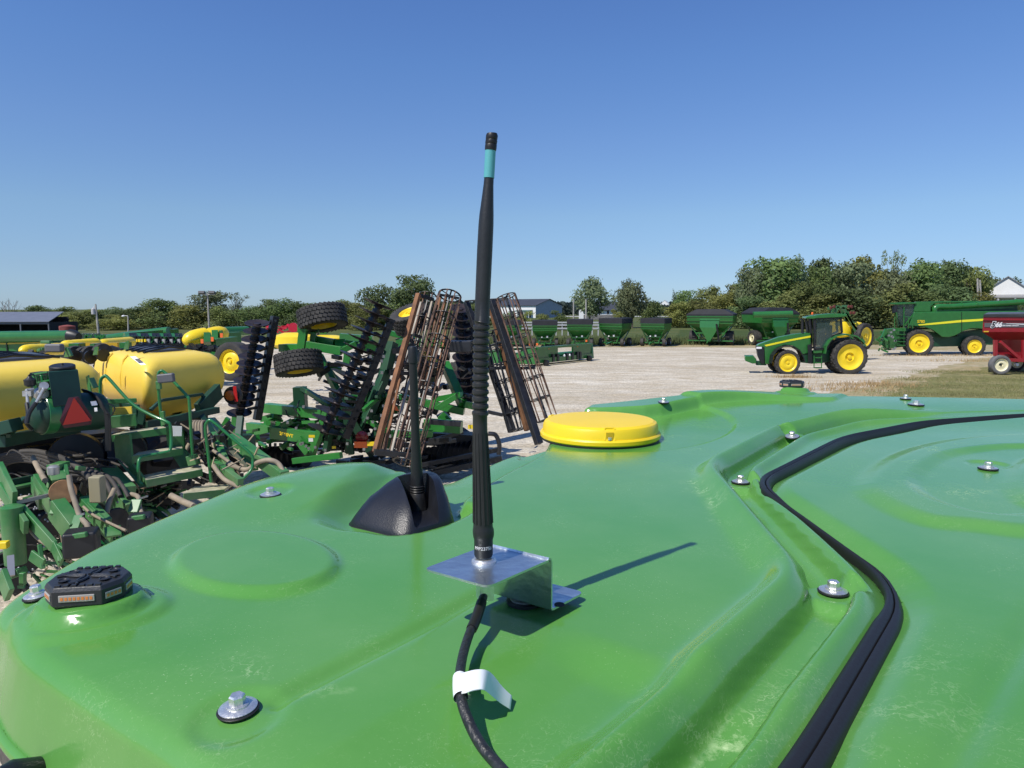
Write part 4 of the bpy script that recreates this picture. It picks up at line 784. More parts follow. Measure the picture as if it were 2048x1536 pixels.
basket(d3(1120, 130, 14.6), d3(1440, 1070, 13.9), .21, 9, 7, M_RUST2, "rusty rolling basket leaning at the far right of the harrow", .6)
basket(e3(560, 480, 14.8), e3(800, 1350, 14.2), .22, 9, 7, M_BBLK, "black rolling basket right of the antenna", .6)
bars("basket_arm", [(450, 110, 14.2, 115, 1325, 12.4, .085, .11)], M_RUST, d3, lab="long orange rusty square bar of the folded harrow")
bars("basket_beam", [(560, 140, 14.8, 440, 640, 14.2, .05), (470, 170, 14.6, 400, 420, 14.3, .06), (380, 760, 13.6, 235, 1350, 12.5, .045)], mat("pale_bar", (.34, .30, .24), .6, var=.3, vscale=4), d3)
bars("basket_beam", [(330, 640, 13.9, 190, 1310, 12.6, .045), (620, 120, 14.9, 450, 850, 13.8, .05), (665, 110, 14.7, 470, 900, 13.6, .05), (710, 130, 14.7, 570, 850, 13.6, .04)], M_RUST, d3)
bars("basket_beam", [(530, 180, 15, 880, 1360, 14, .10, .10)], mat("brown_rust", (.13, .06, .025), .8, var=.4, vscale=5), e3)
bars("basket_beam", [(560, 190, 14.8, 985, 1480, 13.5, .14, .12), (330, 200, 15.2, 400, 420, 15, .10), (520, 700, 14.9, 745, 1360, 14.1, .12), (320, 190, 15.1, 700, 165, 14.8, .10, .03), (190, 590, 14.6, 400, 590, 14.4, .3, .2)], M_BBLK, e3)
bars("basket_hanger", [(530, 600, 14.6, 680, 545, 14.6, .05), (540, 800, 14.5, 760, 790, 14.5, .06), (520, 1190, 14.4, 660, 1220, 14.4, .07), (660, 1220, 14.4, 860, 1120, 14.4, .06), (760, 800, 14.4, 950, 790, 14.2, .06), (450, 700, 14, 540, 690, 14, .1), (0, 1280, 13.6, 280, 1300, 13.6, .1)], M_BBLK, e3)
bars("basket_hanger", [(290, 715, 13.6, 450, 720, 13.9, .07), (460, 850, 13.5, 600, 890, 13.5, .08), (410, 420, 14, 470, 440, 14.2, .06), (110, 1320, 12.3, 400, 1350, 12.6, .10), (430, 110, 14.3, 560, 150, 14.7, .07), (600, 110, 14.4, 760, 140, 14.5, .05), (280, 540, 14, 420, 500, 14, .1)], M_BBLK, d3)
MB().box(e3(265, 600, 14.3), (.5, .3, .22)).build("weight_box", M_BBLK, tl, bevel=.02)
# amber road light on an arm
rl_ = MB().beam(W(436, 793, 12.5), W(452, 793, 12.4), .03).lathe([(.10, -.04), (.155, -.04), (.16, 0), (.12, .03)], W(466, 791, 12.3), (.1, -1, 0), 20).build("road_light", M_BLK, tl, smooth=True, ang=30)
MB().lathe([(.09, 0), (.09, .015), (.05, .03)], W(461, 791, 12.25), (.1, -1, 0), 18).build("amber_lens", mat("amber_lens", (.45, .12, .02), .25), rl_, smooth=True); MB().box(W(471, 788, 12.22), (.055, .02, .27), Matrix.Rotation(-.08, 3, 'Y')).build("red_reflector", mat("red_reflector", (.50, .02, .02), .35), rl_)
# ================================================================ PLANTER WITH TWO YELLOW TANKS (left)
def a3(cx, cy, d): return W(cx / 3.657, 560 + cy / 3.657, d)
def b3(cx, cy, d): return W(cx / 3.657, 860 + cy / 3.657, d)
def f3(cx, cy, d): return W(cx / 5.69, 920 + cy / 5.69, d)
pl = empty("planter", (W(150, 900, 10).x, 10, 0), "large green planter with two yellow tanks, steps and dusty row units at left", "planter")
M_TANK = mat("tank_yellow", (.86, .62, .075), .45, var=.05, vscale=1.2, bump=.1, bscale=3, dust=.10, dustcol=(.55, .45, .25))
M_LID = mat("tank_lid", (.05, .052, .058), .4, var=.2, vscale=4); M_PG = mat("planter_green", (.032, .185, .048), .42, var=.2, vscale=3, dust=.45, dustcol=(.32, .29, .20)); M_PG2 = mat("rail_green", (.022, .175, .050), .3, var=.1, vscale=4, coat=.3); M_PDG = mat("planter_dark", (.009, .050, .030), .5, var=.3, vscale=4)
M_HOSE = mat("dusty_hose", (.28, .23, .165), .8, var=.25, vscale=6); M_HOSD = mat("dark_hose", (.05, .045, .04), .7, var=.3, vscale=6); M_TAN = mat("dusty_tan", (.42, .33, .22), .85, var=.3, vscale=8); M_SIL = mat("pump_metal", (.45, .45, .44), .4, .6, var=.3, vscale=10)
M_TREAD = mat("tread_plate", (.42, .40, .27), .7, var=.35, vscale=14, dust=.4)
Lc, Nc, Rc = Vector((-7.5, 12.6, 0)), Vector((-5.50, 10.6, 0)), Vector((-4.95, 12.3, 0)); Bc = Lc + Rc - Nc
def rounded(cs, r, n=5):
    out = []
    for i in range(4):
        p, a, b_ = cs[i], cs[i - 1], cs[(i + 1) % 4]; u1 = p + (a - p).normalized() * r; u2 = p + (b_ - p).normalized() * r
        for t in np.linspace(0, 1, n): out.append(u1.lerp(p, t).lerp(p.lerp(u2, t), t))
    return out
def tankmesh(cs, z0, z1, name, lab):
    c = (cs[0] + cs[1] + cs[2] + cs[3]) / 4; rings = []; H_t = z1 - z0
    prof = [(0, .55, .3), (.04, .62, .32), (.22, .88, .30), (.40, .985, .16), (.52, 1.0, .12), (.62, 1.0, .1), (.80, .965, .12), (.90, .91, .18), (.96, .84, .26), (1.0, .66, .34)]
    prof = [(1.28, .26, .3), (1.0, .60, .3), (.80, .88, .22), (.64, .975, .14), (.52, 1.0, .12), (.38, 1.0, .1), (.20, .965, .12), (.10, .91, .18), (.04, .84, .26), (0, .66, .34)]
    for t, s_, r in prof:
        rings.append([Vector((p.x, p.y, z1 - t)) for p in rounded([c + (q - c) * s_ for q in cs], r * 1.1 + .08, 7)])
    o = MB().loft(rings).build(name, M_TANK, pl, smooth=True, ang=80, label=lab)
    c = c + (cs[0] - cs[1]) * .10 + (cs[3] - cs[0]) * .05
    lid = MB().loft([[Vector((c.x, c.y, z1 + h)) + (p - (cs[0] + cs[1] + cs[2] + cs[3]) / 4) * s_ * .50 for p in rounded(cs, .6, 8)] for h, s_ in ((-.06, 1.0), (.0, 1.02), (.035, .98), (.06, .7), (.075, .3))])
    lo = lid.build("tank_lid", M_LID, pl, smooth=True, ang=40)
    rb = MB()
    for k in range(5):
        t = .15 + .175 * k; a = cs[0].lerp(cs[1], t); b_ = cs[3].lerp(cs[2], t); a = c + (a - c) * .6; b_ = c + (b_ - c) * .6; rb.tube([Vector((a.x, a.y, z1 + .02)), Vector(((a.x + b_.x) / 2, (a.y + b_.y) / 2, z1 + .085)), Vector((b_.x, b_.y, z1 + .02))], .02, 6)
    rb.build("lid_rib", M_BLK, lo, smooth=True)
    return o, c
z0_, z1_ = 1.88, 2.98
t2, c2_ = tankmesh([Lc, Nc, Rc, Bc], 1.93, 2.87, "tank", "right yellow tank behind the steps")
sh1 = Vector((-.93, -2.25, 0)); N1 = Nc + sh1 + Vector((-.35, -.15, 0)); R1 = Vector((-5.95, 10.35, 0)); L1 = N1 + (Lc - Nc) * 1.1; B1 = R1 + (Lc - Nc) * 1.1
t1, c1_ = tankmesh([L1, N1, R1, B1], 1.74, 2.86, "tank", "left yellow tank behind the green compressor box")
# seams on the sunlit side, sticker
fr_ = (Nc - Lc).normalized(); sm = MB()
for t in (.30, .58):
    p = Lc.lerp(Nc, t); nn = Vector((-fr_.y, fr_.x, 0)) * -1
    nn = Vector((fr_.y, -fr_.x, 0)); sm.tube([Vector((p.x, p.y, z)) + nn * o_ for z, o_ in ((2.86, -.13), (2.78, -.06), (2.5, .0), (2.35, -.01), (2.15, -.09))], .016, 6)
sm.build("tank_seam", M_TANK, t2, smooth=True)
def plate(pts, name, m, t=.02, parent=None): return MB().prism(pts, (0, 0, 0), (0, t, 0)).build(name, m, parent or pl)
plate([a3(950, 560, 10.62), a3(990, 558, 10.6), a3(1068, 620, 10.35), a3(1030, 622, 10.38)], "decal", M_GW, .01, t2)
plate([a3(985, 578, 10.52), a3(1012, 575, 10.5), a3(1042, 598, 10.4), a3(1012, 602, 10.42)], "decal_print", mat("decal_grey", (.10, .10, .11), .5), .01, t2)
# cradle beams under tanks
def pb_(name, L_, m=M_PG, fc=a3, bev=.008, lab=None): return bars(name, L_, m, fc, pl, bev, lab)
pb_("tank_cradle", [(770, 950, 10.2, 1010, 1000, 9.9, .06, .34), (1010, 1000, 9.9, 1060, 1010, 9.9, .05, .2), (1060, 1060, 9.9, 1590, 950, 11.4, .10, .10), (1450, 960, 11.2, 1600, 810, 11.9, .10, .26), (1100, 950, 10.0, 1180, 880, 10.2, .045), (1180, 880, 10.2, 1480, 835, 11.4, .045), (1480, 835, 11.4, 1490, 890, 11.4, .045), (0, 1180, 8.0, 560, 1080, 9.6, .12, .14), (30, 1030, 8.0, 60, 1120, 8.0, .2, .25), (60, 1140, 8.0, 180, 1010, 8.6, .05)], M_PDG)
pb_("tank_support", [(560, 900, 9.3, 1000, 880, 9.6, .03, .06), (690, 1050, 9.4, 1000, 1020, 9.6, .12, .16), (640, 700, 9.4, 690, 1020, 9.3, .02, .1), (665, 715, 9.3, 700, 790, 9.3, .12, .02)], M_PG)
plate([a3(820, 935, 9.7), a3(960, 925, 9.7), a3(965, 985, 9.7), a3(825, 990, 9.7)], "yellow_panel", M_TANK)
pb_("mast", [(1460, 990, 11, 1640, 1260, 10.6, .10), (1600, 1190, 11.2, 1850, 1180, 11.6, .2, .24), (1740, 1170, 11, 1760, 1000, 11.2, .10)], M_PDG)
# compressor unit
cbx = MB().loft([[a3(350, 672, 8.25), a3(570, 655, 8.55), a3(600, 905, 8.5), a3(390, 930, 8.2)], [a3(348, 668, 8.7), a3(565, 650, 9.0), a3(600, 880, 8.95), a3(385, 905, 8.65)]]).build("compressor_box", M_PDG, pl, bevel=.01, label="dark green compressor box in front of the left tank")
gr = MB()
for i in range(4):
    for j in range(7):
        p = a3(248 + j * 16, 700 + i * 62 + j * -1, 8.35 - j * .01); q = a3(256 + j * 16, 745 + i * 62, 8.35); gr.beam(p, q, .012)
gr.beam(a3(240, 690, 8.4), a3(350, 672, 8.26), .02).beam(a3(240, 690, 8.4), a3(300, 930, 8.35), .02).beam(a3(300, 685, 8.33), a3(345, 930, 8.3), .02).beam(a3(300, 930, 8.35), a3(385, 925, 8.25), .04)
for i in range(1, 4): gr.beam(a3(245 + i * 12, 690 + i * 62, 8.38), a3(355 + i * 10, 672 + i * 60, 8.28), .02)
gr.build("engine_guard", M_PG2, cbx)
MB().box(a3(330, 780, 8.6), (.22, .2, .36)).build("engine_block", M_BLK, cbx)
MB().lathe([(.135, 0), (.14, .015), (.14, .075), (.125, .085), (.02, .09), (.01, .11)], a3(460, 672, 8.6), (.05, -.15, 1), 28).build("air_filter", M_BLK, cbx, smooth=True, ang=30)
pm = MB(); pm.lathe([(.03, 0), (.06, .02), (.065, .08), (.035, .10), (.02, .12)], a3(222, 780, 8.2), (0, 0, 1), 16); pm.build("pump", M_BLK, pl, smooth=True)
pm = MB(); pm.lathe([(.04, 0), (.08, .03), (.08, .10), (.05, .13)], a3(285, 830, 8.3), (.8, -.5, 0), 14).lathe([(.04, 0), (.05, .12)], a3(310, 810, 8.15), (.5, -.5, .5), 10).box(a3(205, 830, 8.1), (.10, .05, .06)).tube([a3(195, 800, 8.1), a3(205, 920, 8.05)], .017, 8).tube([a3(325, 790, 8.05), a3(265, 900, 8.0)], .018, 8).tube([a3(190, 805, 8.1), a3(250, 798, 8.15)], .015, 8).each("pump_fitting", M_SIL, pl, smooth=True)
hz_ = MB(); hz_.tube(spline([a3(195, 900, 8.05), a3(205, 980, 8.0), a3(190, 1040, 8.0), a3(230, 1090, 8.1)], 6), .022, 8).tube(spline([a3(265, 895, 8.0), a3(215, 970, 7.95), a3(195, 1050, 7.9)], 6), .024, 8).tube(spline([a3(210, 710, 8.2), a3(215, 695, 8.2), a3(245, 692, 8.3)], 5), .010, 6)
for k in range(9): hz_.tube(spline([a3(600 + k * 6, 800 + k * 8, 8.9), a3(680 + k * 5, 830 + k * 10, 8.7), a3(745 + k * 4, 900 + k * 9, 8.6), a3(770 + k * 4, 1000, 8.6), a3(775 + k * 4, 1250, 8.6)], 6), .012, 6)
hz_.tube(spline([a3(790, 900, 8.6), a3(840, 940, 8.6), a3(800, 1010, 8.6)], 6), .008, 5).each("air_hose", M_BLK, pl, smooth=True)
ca, cb2 = a3(262, 985, 8.25), a3(745, 955, 8.9); ax_ = (cb2 - ca); Lk = ax_.length; rk = .235
MB().lathe([(0, -.05), (rk * .6, -.03), (rk * .93, .02), (rk, .07), (rk, Lk - .07), (rk * .93, Lk - .02), (rk * .6, Lk + .03), (0, Lk + .05)], ca, ax_, 32).build("air_tank", M_PDG, pl, smooth=True)
MB().lathe([(rk * 1.0, .045), (rk * 1.02, .05), (rk * 1.02, .17), (rk * 1.0, .175)], ca, ax_, 32, cap=False).build("tank_band", M_PG2, pl, smooth=True)
plate([a3(660, 890, 8.45), a3(700, 885, 8.5), a3(712, 915, 8.5), a3(672, 920, 8.45)], "sticker", M_GW, .01); plate([a3(688, 935, 8.42), a3(708, 932, 8.42), a3(712, 960, 8.42), a3(692, 963, 8.42)], "sticker", M_GW, .01)
tb = plate([a3(470, 1085, 7.9), a3(435, 1030, 7.85), a3(500, 862, 7.95), a3(570, 852, 8.0), a3(672, 1005, 8.1), a3(660, 1058, 8.1)], "warning_triangle", mat("maroon_border", (.075, .012, .02), .5), .015); tb["label"] = "red slow-vehicle triangle on the air tank"
plate([a3(458, 1062, 7.87), a3(540, 862, 7.96), a3(664, 1030, 8.07)], "triangle_field", mat("triangle_red", (.62, .035, .02), .45), .008, tb)
# road lamp on the tank and mirror-like lamp
MB().box(a3(1215, 718, 9.4), (.22, .08, .12), Matrix.Rotation(-.1, 3, 'Y')).build("work_lamp", M_GREYS, pl, bevel=.02)
MB().box(W(54, 699, 10.4), (.0001, .0001, .0001)) if False else None
lm = MB().box(W(109, 693, 9.2) + Vector((.0, 0, -.02)), (.22, .10, .11), .0).build("work_lamp", M_GREYS, pl, bevel=.025)
pb_("lamp_arm", [(400, 470, 9.3, 402, 495, 9.3, .04), (300, 455, 9.3, 370, 455, 9.3, .04), (275, 520, 9.3, 300, 505, 9.3, .035), (300, 505, 9.3, 490, 500, 9.6, .035), (490, 500, 9.6, 520, 560, 9.6, .05)], M_PG, a3)
for k, (cx, cy) in enumerate(((105, 560), (480, 535), (690, 520), (915, 480))): plate([a3(cx - 12, cy + 30, 11), a3(cx + 2, cy - 30, 11), a3(cx + 28, cy - 34, 11), a3(cx + 22, cy + 26, 11)], "hinge_bracket", M_PG)
for (cx, cy) in ((545, 560), (750, 550), (660, 560)): MB().lathe([(.03, -.03), (.10, -.03), (.11, .03), (.03, .03)], a3(cx, cy, 12), (1, -.6, 0), 20).build("gauge_wheel", M_BLK, pl, smooth=True)
# steps
sp_l = MB().prism([a3(830, 1140, 9.2), a3(945, 1128, 9.0), a3(968, 1350, 8.9), a3(1065, 1470, 8.8), a3(1072, 1512, 8.8), a3(1020, 1512, 8.8), a3(845, 1300, 9.1)], (0, 0, 0), (0, .05, 0)).build("step_side", M_PG, pl)
MB().prism([a3(1205, 1070, 9.6), a3(1340, 1070, 9.7), a3(1345, 1240, 9.7), a3(1440, 1350, 9.7), a3(1440, 1400, 9.7), a3(1330, 1390, 9.6), a3(1230, 1240, 9.6)], (0, 0, 0), (0, .05, 0)).build("step_side", M_PG, pl)
def tread(P, name="step_tread"):
    o = MB().prism([a3(*p) for p in P], (0, 0, 0), (0, 0, -.035)).build(name, M_TREAD, pl, bevel=.004); q = MB(); A, B_, C_, D_ = [a3(*p) for p in P]
    q.beam(A + Vector((0, 0, -.05)), B_ + Vector((0, 0, -.05)), .02, .09); q.build("step_edge", M_PG, o)
tread([(815, 1132, 9.2), (1215, 1078, 9.5), (1190, 1068, 9.9), (900, 1105, 9.8)]); tread([(965, 1285, 8.95), (1335, 1228, 9.5), (1330, 1205, 9.8), (1010, 1260, 9.3)]); tread([(1065, 1462, 8.75), (1478, 1382, 9.4), (1470, 1345, 9.75), (1055, 1425, 9.1)]); tread([(1340, 1560, 8.9), (1640, 1530, 9.3), (1700, 1490, 9.7), (1420, 1510, 9.3)])
plate([a3(1240, 1068, 9.45), a3(1330, 1070, 9.5), a3(1328, 1142, 9.5), a3(1240, 1142, 9.45)], "white_sign", mat("sign_white", (.72, .74, .70), .5), .01)
RT = [[(735, 905, 9.3), (733, 790, 9.3), (738, 730, 9.3), (760, 707, 9.3), (790, 715, 9.3), (960, 900, 9.2), (1100, 985, 9.15), (1215, 1035, 9.1), (1245, 1065, 9.1), (1252, 1150, 9.1), (1245, 1240, 9.05), (1200, 1262, 9.0), (1060, 1288, 8.9), (1020, 1310, 8.8), (1012, 1380, 8.75), (1018, 1470, 8.75), (1045, 1495, 8.75)],
      [(1190, 1070, 9.6), (1168, 900, 9.6), (1158, 760, 9.6), (1158, 690, 9.6), (1180, 665, 9.6), (1215, 685, 9.6), (1300, 775, 9.55), (1370, 852, 9.5), (1385, 900, 9.5), (1400, 1150, 9.5), (1412, 1310, 9.5), (1425, 1350, 9.5)],
      [(1545, 1480, 9.4), (1520, 1250, 9.4), (1502, 1090, 9.4), (1515, 1040, 9.4), (1555, 1035, 9.4), (1700, 1160, 9.4), (1830, 1270, 9.4), (1850, 1330, 9.4), (1830, 1400, 9.35), (1730, 1500, 9.2)]]
for P, lb in zip(RT, ("green handrail left of the steps", "green handrail right of the steps", "green handrail of the lower step")): MB().tube(spline([a3(*p) for p in P], 5), .0205, 12).build("handrail", M_PG2, pl, smooth=True, label=lb)
pb_("rail_bracket", [(1158, 740, 9.6, 1165, 800, 9.6, .06), (1400, 1280, 9.5, 1420, 1350, 9.5, .12), (1190, 960, 9.6, 1200, 1060, 9.6, .05)], M_PG)
# dark hollow under the tanks: main toolbar, axles, fans
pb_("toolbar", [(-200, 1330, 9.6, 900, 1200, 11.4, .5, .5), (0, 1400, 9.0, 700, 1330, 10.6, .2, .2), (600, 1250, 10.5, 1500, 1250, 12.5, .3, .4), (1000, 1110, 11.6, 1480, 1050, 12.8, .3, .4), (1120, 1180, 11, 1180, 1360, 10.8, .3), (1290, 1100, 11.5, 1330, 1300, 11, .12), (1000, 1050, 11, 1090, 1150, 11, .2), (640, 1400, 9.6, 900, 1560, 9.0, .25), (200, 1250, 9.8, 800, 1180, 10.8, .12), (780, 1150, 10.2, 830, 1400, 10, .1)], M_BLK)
fan = MB().lathe([(.05, -.1), (.34, -.1), (.36, 0), (.34, .12), (.08, .14)], a3(560, 1300, 9.9), (.5, -1, .1), 28).lathe([(.05, -.1), (.30, -.1), (.32, 0), (.30, .12), (.08, .14)], a3(900, 1250, 10.3), (.5, -1, .1), 28); fan.build("fan_housing", M_BLK, pl, smooth=True)
for k in range(3):
    pb_("rear_tyre_frame", [(500 + 300 * k, 1520, 9.3 + k * .6, 800 + 300 * k, 1500, 10 + k * .6, .14)], M_BLK, bev=0)
for (cx, cy, dd, r_) in ((700, 1520, 10, .40), (1180, 1340, 11, .42), (620, 1330, 11.5, .5), (250, 1330, 10.5, .5)): MB().lathe([(.15, -.16), (r_ * .9, -.16), (r_, -.08), (r_, .08), (r_ * .9, .16), (.15, .16)], a3(cx, cy, dd), (1, -.5, 0), 28).build("tyre", M_TY, pl, smooth=True)
# big vacuum hoses
hb_ = MB(); hr3 = random.Random(21)
for k in range(5): hb_.tube(spline([a3(-60, 1310 + k * 22, 8.8), a3(100, 1265 + k * 16, 8.9), a3(260, 1255 + k * 20, 8.9), a3(420, 1290 + k * 30, 8.7), a3(520 + k * 70, 1340 + k * 26, 8.5), a3(640 + k * 60, 1430 + k * 14, 8.3), a3(700 + k * 60, 1560 + k * 8, 8.1)], 7), .036 - .003 * k, 10)
hb_.each("vacuum_hose", M_HOSD, pl, smooth=True)
hc2 = MB()
for k in range(34):
    x, y = hr3.uniform(-40, 900), hr3.uniform(1260, 1500); dd = hr3.uniform(8.6, 9.8); hc2.tube(spline([a3(x, y, dd), a3(x + hr3.uniform(20, 90), y + hr3.uniform(-50, 30), dd), a3(x + hr3.uniform(90, 220), y + hr3.uniform(-10, 90), dd - .2)], 5), hr3.uniform(.008, .020), 6)
hc2.each("cable_bundle", M_HOSD, pl, smooth=True)
ht = MB()
for P, r_ in (([(505, 330, 7.4), (520, 430, 7.35), (560, 560, 7.25), (590, 640, 7.2), (640, 700, 7.1), (655, 780, 7.05), (665, 860, 7.0)], .027), ([(960, 470, 8.2), (1010, 490, 8.1), (1020, 560, 8.0), (1040, 620, 7.9), (1075, 670, 7.8)], .027), ([(100, 580, 7.3), (160, 650, 7.2), (260, 780, 7.1), (400, 880, 7.0), (520, 960, 6.9)], .017), ([(610, 560, 7.7), (680, 620, 7.6), (800, 680, 7.5), (920, 735, 7.4)], .015), ([(330, 370, 7.6), (290, 300, 7.9), (240, 200, 8.2)], .03), ([(1250, 480, 8.6), (1330, 520, 8.5), (1420, 560, 8.3)], .04), ([(1660, 250, 9.6), (1800, 290, 9.5), (1880, 240, 9.4), (1970, 220, 9.3), (2040, 250, 9.3), (2080, 330, 9.2)], .032), ([(1340, 190, 9.8), (1380, 110, 9.9), (1420, 60, 10)], .03), ([(1560, 150, 9.8), (1700, 250, 9.6), (1790, 300, 9.5)], .025), ([(1560, 260, 9.4), (1640, 360, 9.2), (1760, 420, 9.0)], .03), ([(840, 430, 8.0), (800, 520, 7.9), (780, 610, 7.8)], .03)):
    ht.tube(spline([b3(*p) for p in P], 6), r_, 10)
ht.each("seed_hose", M_HOSE, pl, smooth=True)
hl_ = MB()
for k in range(5): hl_.tube(spline([a3(1400 + k * 20, 1160, 10.2), a3(1395 + k * 20, 1050, 10.3), a3(1440 + k * 16, 1040, 10.4), a3(1490 + k * 8, 1120, 10.3), a3(1500 + k * 12, 1260, 10.1)], 6), .02, 8)
hl_.each("vacuum_hose", M_HOSE, pl, smooth=True)
# row units: parallel arms sloping down to the right, shanks, seed boxes
AR = [((0, 150, 7.6), (170, 500, 7.2), .30, .05), ((10, 320, 7.5), (300, 770, 7.0), .16, .05), ((240, 560, 7.2), (620, 990, 6.9), .13, .05), ((400, 250, 7.8), (620, 600, 7.4), .22, .05), ((640, 540, 7.4), (850, 820, 7.2), .24, .14), ((960, 450, 7.9), (1210, 720, 7.6), .10, .12), ((990, 560, 7.8), (1280, 860, 7.5), .20, .03), ((1340, 420, 8.3), (1500, 600, 8.1), .26, .16), ((1180, 200, 9.0), (1400, 440, 8.6), .30, .3), ((60, 335, 7.9), (420, 260, 8.3), .03, .10), ((690, 950, 6.9), (900, 1080, 6.8), .03, .10), ((430, 640, 8.2), (300, 560, 8.2), .04, .06)]
for p, q, h_, w_ in AR: MB().beam(f3(*p), f3(*q), w_, h_).build("row_unit_arm", M_PG, pl, bevel=.008)
pb_("row_unit_bracket", [(610, 620, 7.3, 680, 450, 7.4, .10, .03), (830, 830, 7.1, 900, 630, 7.2, .10, .03), (1510, 600, 7.9, 1560, 450, 8.0, .12, .03), (600, 960, 6.9, 700, 1170, 6.8, .03, .14), (690, 960, 6.9, 690, 1160, 6.8, .05, .05), (1280, 760, 7.5, 1290, 870, 7.4, .16, .03), (450, 960, 6.85, 490, 1240, 6.8, .04), (350, 1080, 6.85, 500, 1190, 6.8, .03, .12), (20, 1300, 6.6, 110, 1540, 6.5, .05, .22), (170, 1250, 6.8, 200, 1320, 6.8, .14), (260, 1280, 6.7, 260, 1420, 6.7, .05), (380, 270, 7.9, 470, 480, 7.6, .05, .2)], M_PG, f3)
pb_("row_unit_bracket", [(60, 340, 8.0, 410, 265, 8.4, .05, .22)], M_PDG, f3)
pb_("torque_bar", [(190, 485, 7.2, 710, 365, 7.5, .035), (880, 635, 7.2, 960, 610, 7.2, .02), (1590, 440, 8, 1680, 410, 8, .02), (120, 1090, 6.8, 130, 1320, 6.7, .06, .04)], M_STL, f3, bev=0)
MB().lathe([(.10, 0), (.105, .6), (.06, .62)], f3(140, 640, 7.1) + Vector((0, 0, -.50)), (0, 0, 1), 20).build("down_force_cylinder", M_PG, pl, smooth=True, ang=40)
MB().box(f3(40, 965, 6.8), (.09, .08, .07), .2).build("yellow_valve", M_JY, pl, bevel=.01)
for (cx, cy, dd, k) in ((930, 940, 6.85, 1.0), (1600, 720, 7.6, .8)):
    bx_ = MB().box(f3(cx, cy, dd), (.30 * k, .24, .26 * k), .35).build("seed_meter", M_BLK, pl, bevel=.03); MB().beam(f3(cx - 120 * k, cy - 70 * k, dd - .1), f3(cx + 60 * k, cy - 95 * k, dd - .1), .05, .05).beam(f3(cx - 118 * k, cy - 70 * k, dd - .1), f3(cx - 105 * k, cy + 90 * k, dd - .1), .05, .05).build("meter_cover", M_PG, bx_, bevel=.01)
sd2 = MB().lathe([(.02, -.015), (.13, -.015), (.13, .015), (.02, .015)], f3(715, 365, 7.45), (.8, -1, .1), 24).build("coulter_disc", mat("rusty_disc", (.42, .22, .10), .7, var=.3, vscale=8), pl, smooth=True)
pb_("meter_housing", [(610, 60, 8.0, 740, 60, 8.0, .2, .06), (740, 60, 8.0, 790, 330, 7.8, .05), (620, 80, 8, 680, 260, 7.8, .16, .1), (560, 210, 8, 540, 330, 7.9, .03), (870, 90, 8.0, 960, 100, 8.1, .05)], M_PG, f3)
MB().lathe([(.03, 0), (.06, .01), (.062, .09), (.03, .11)], f3(612, 170, 7.7), (0, 0, 1), 16).build("sensor", M_SIL, pl, smooth=True)
MB().box(f3(1110, 330, 7.75), (.14, .12, .3)).build("seed_meter", mat("dusty_case", (.30, .27, .17), .8), pl, bevel=.02)
# dusty clutter between the arms
for nm, m, n_, ws in (("link_rod", M_PG, 90, (.012, .035)), ("spring", M_TAN, 110, (.006, .018)), ("link_rod", M_PDG, 90, (.02, .07)), ("bracket_piece", M_BLK, 110, (.03, .10)), ("cast_piece", M_STL, 50, (.008, .02)), ("link_plate", M_PG2, 70, (.012, .04))):
    mb = MB()
    for _ in range(n_):
        x = hr3.uniform(-40, 1900); y = hr3.uniform(320, 1450) 
        if y > 1560 - x * .55: y = hr3.uniform(300, max(320, 1500 - x * .6))
        dd = 8.6 - (y - 300) / 1100 * 1.5 + x * .0006; p = f3(x, y, dd); a = hr3.uniform(-1.3, .4) if nm != "spring" else hr3.uniform(-3, 3); L_ = hr3.uniform(.08, .32)
        mb.beam(p, p + Vector((math.cos(a) * L_, hr3.uniform(-.1, .1), math.sin(a) * L_)), hr3.uniform(*ws))
    mb.each(nm, m, pl)
for i in range(26):
    x = hr3.uniform(0, 1500); y = hr3.uniform(500, 1400)
    if y > 1500 - x * .6: continue
    MB().lathe([(.03, -.02), (.15, -.02), (.16, 0), (.15, .02), (.03, .02)], f3(x, y, 8.4 - (y - 300) / 1100 * 1.4), (1, -.6, 0), 20).build("gauge_wheel", M_TY if i % 2 else M_BLK, pl, smooth=True)
bl3 = MB()
for _ in range(90):
    x = hr3.uniform(-20, 1500); y = hr3.uniform(380, 1400)
    if y > 1480 - x * .6: continue
    bl3.lathe([(.012, 0), (.012, .012), (.006, .016)], f3(x, y, 8.2 - (y - 300) / 1100 * 1.5), (0, -1, .3), 6)
bl3.each("bolt", M_STL, pl)
# rear part at right near the harrow: wing with hoses
pb_("wing_frame", [(1700, 1160, 10.0, 2080, 1440, 9.2, .14, .16), (1560, 1130, 10.4, 1700, 1450, 9.4, .1), (1560, 1250, 10.2, 1640, 1330, 9.8, .06), (1600, 1100, 11, 1760, 1190, 11, .1), (1560, 1330, 9.8, 1760, 1480, 9.0, .08, .10), (1480, 1180, 10.5, 1560, 1320, 10, .1)], M_PG)
cl3 = MB()
for _ in range(50): p = a3(hr3.uniform(1380, 1720), hr3.uniform(1100, 1500), hr3.uniform(9.6, 10.8)); cl3.beam(p, p + Vector((hr3.uniform(-.25, .25), hr3.uniform(-.2, .2), hr3.uniform(-.2, .2))), hr3.uniform(.03, .10))
cl3.each("bracket_piece", M_BLK, pl)
cl3 = MB()
for _ in range(30): p = a3(hr3.uniform(1380, 1900), hr3.uniform(1100, 1480), hr3.uniform(9.3, 10)); cl3.beam(p, p + Vector((hr3.uniform(-.18, .18), hr3.uniform(-.2, .2), hr3.uniform(-.15, .15))), hr3.uniform(.008, .022))
cl3.each("spring", M_TAN, pl)

# ================================================================ MACHINES BEHIND THE PLANTER
def h3(cx, cy, d): return W(cx / 6.206, 560 + cy / 6.206, d)
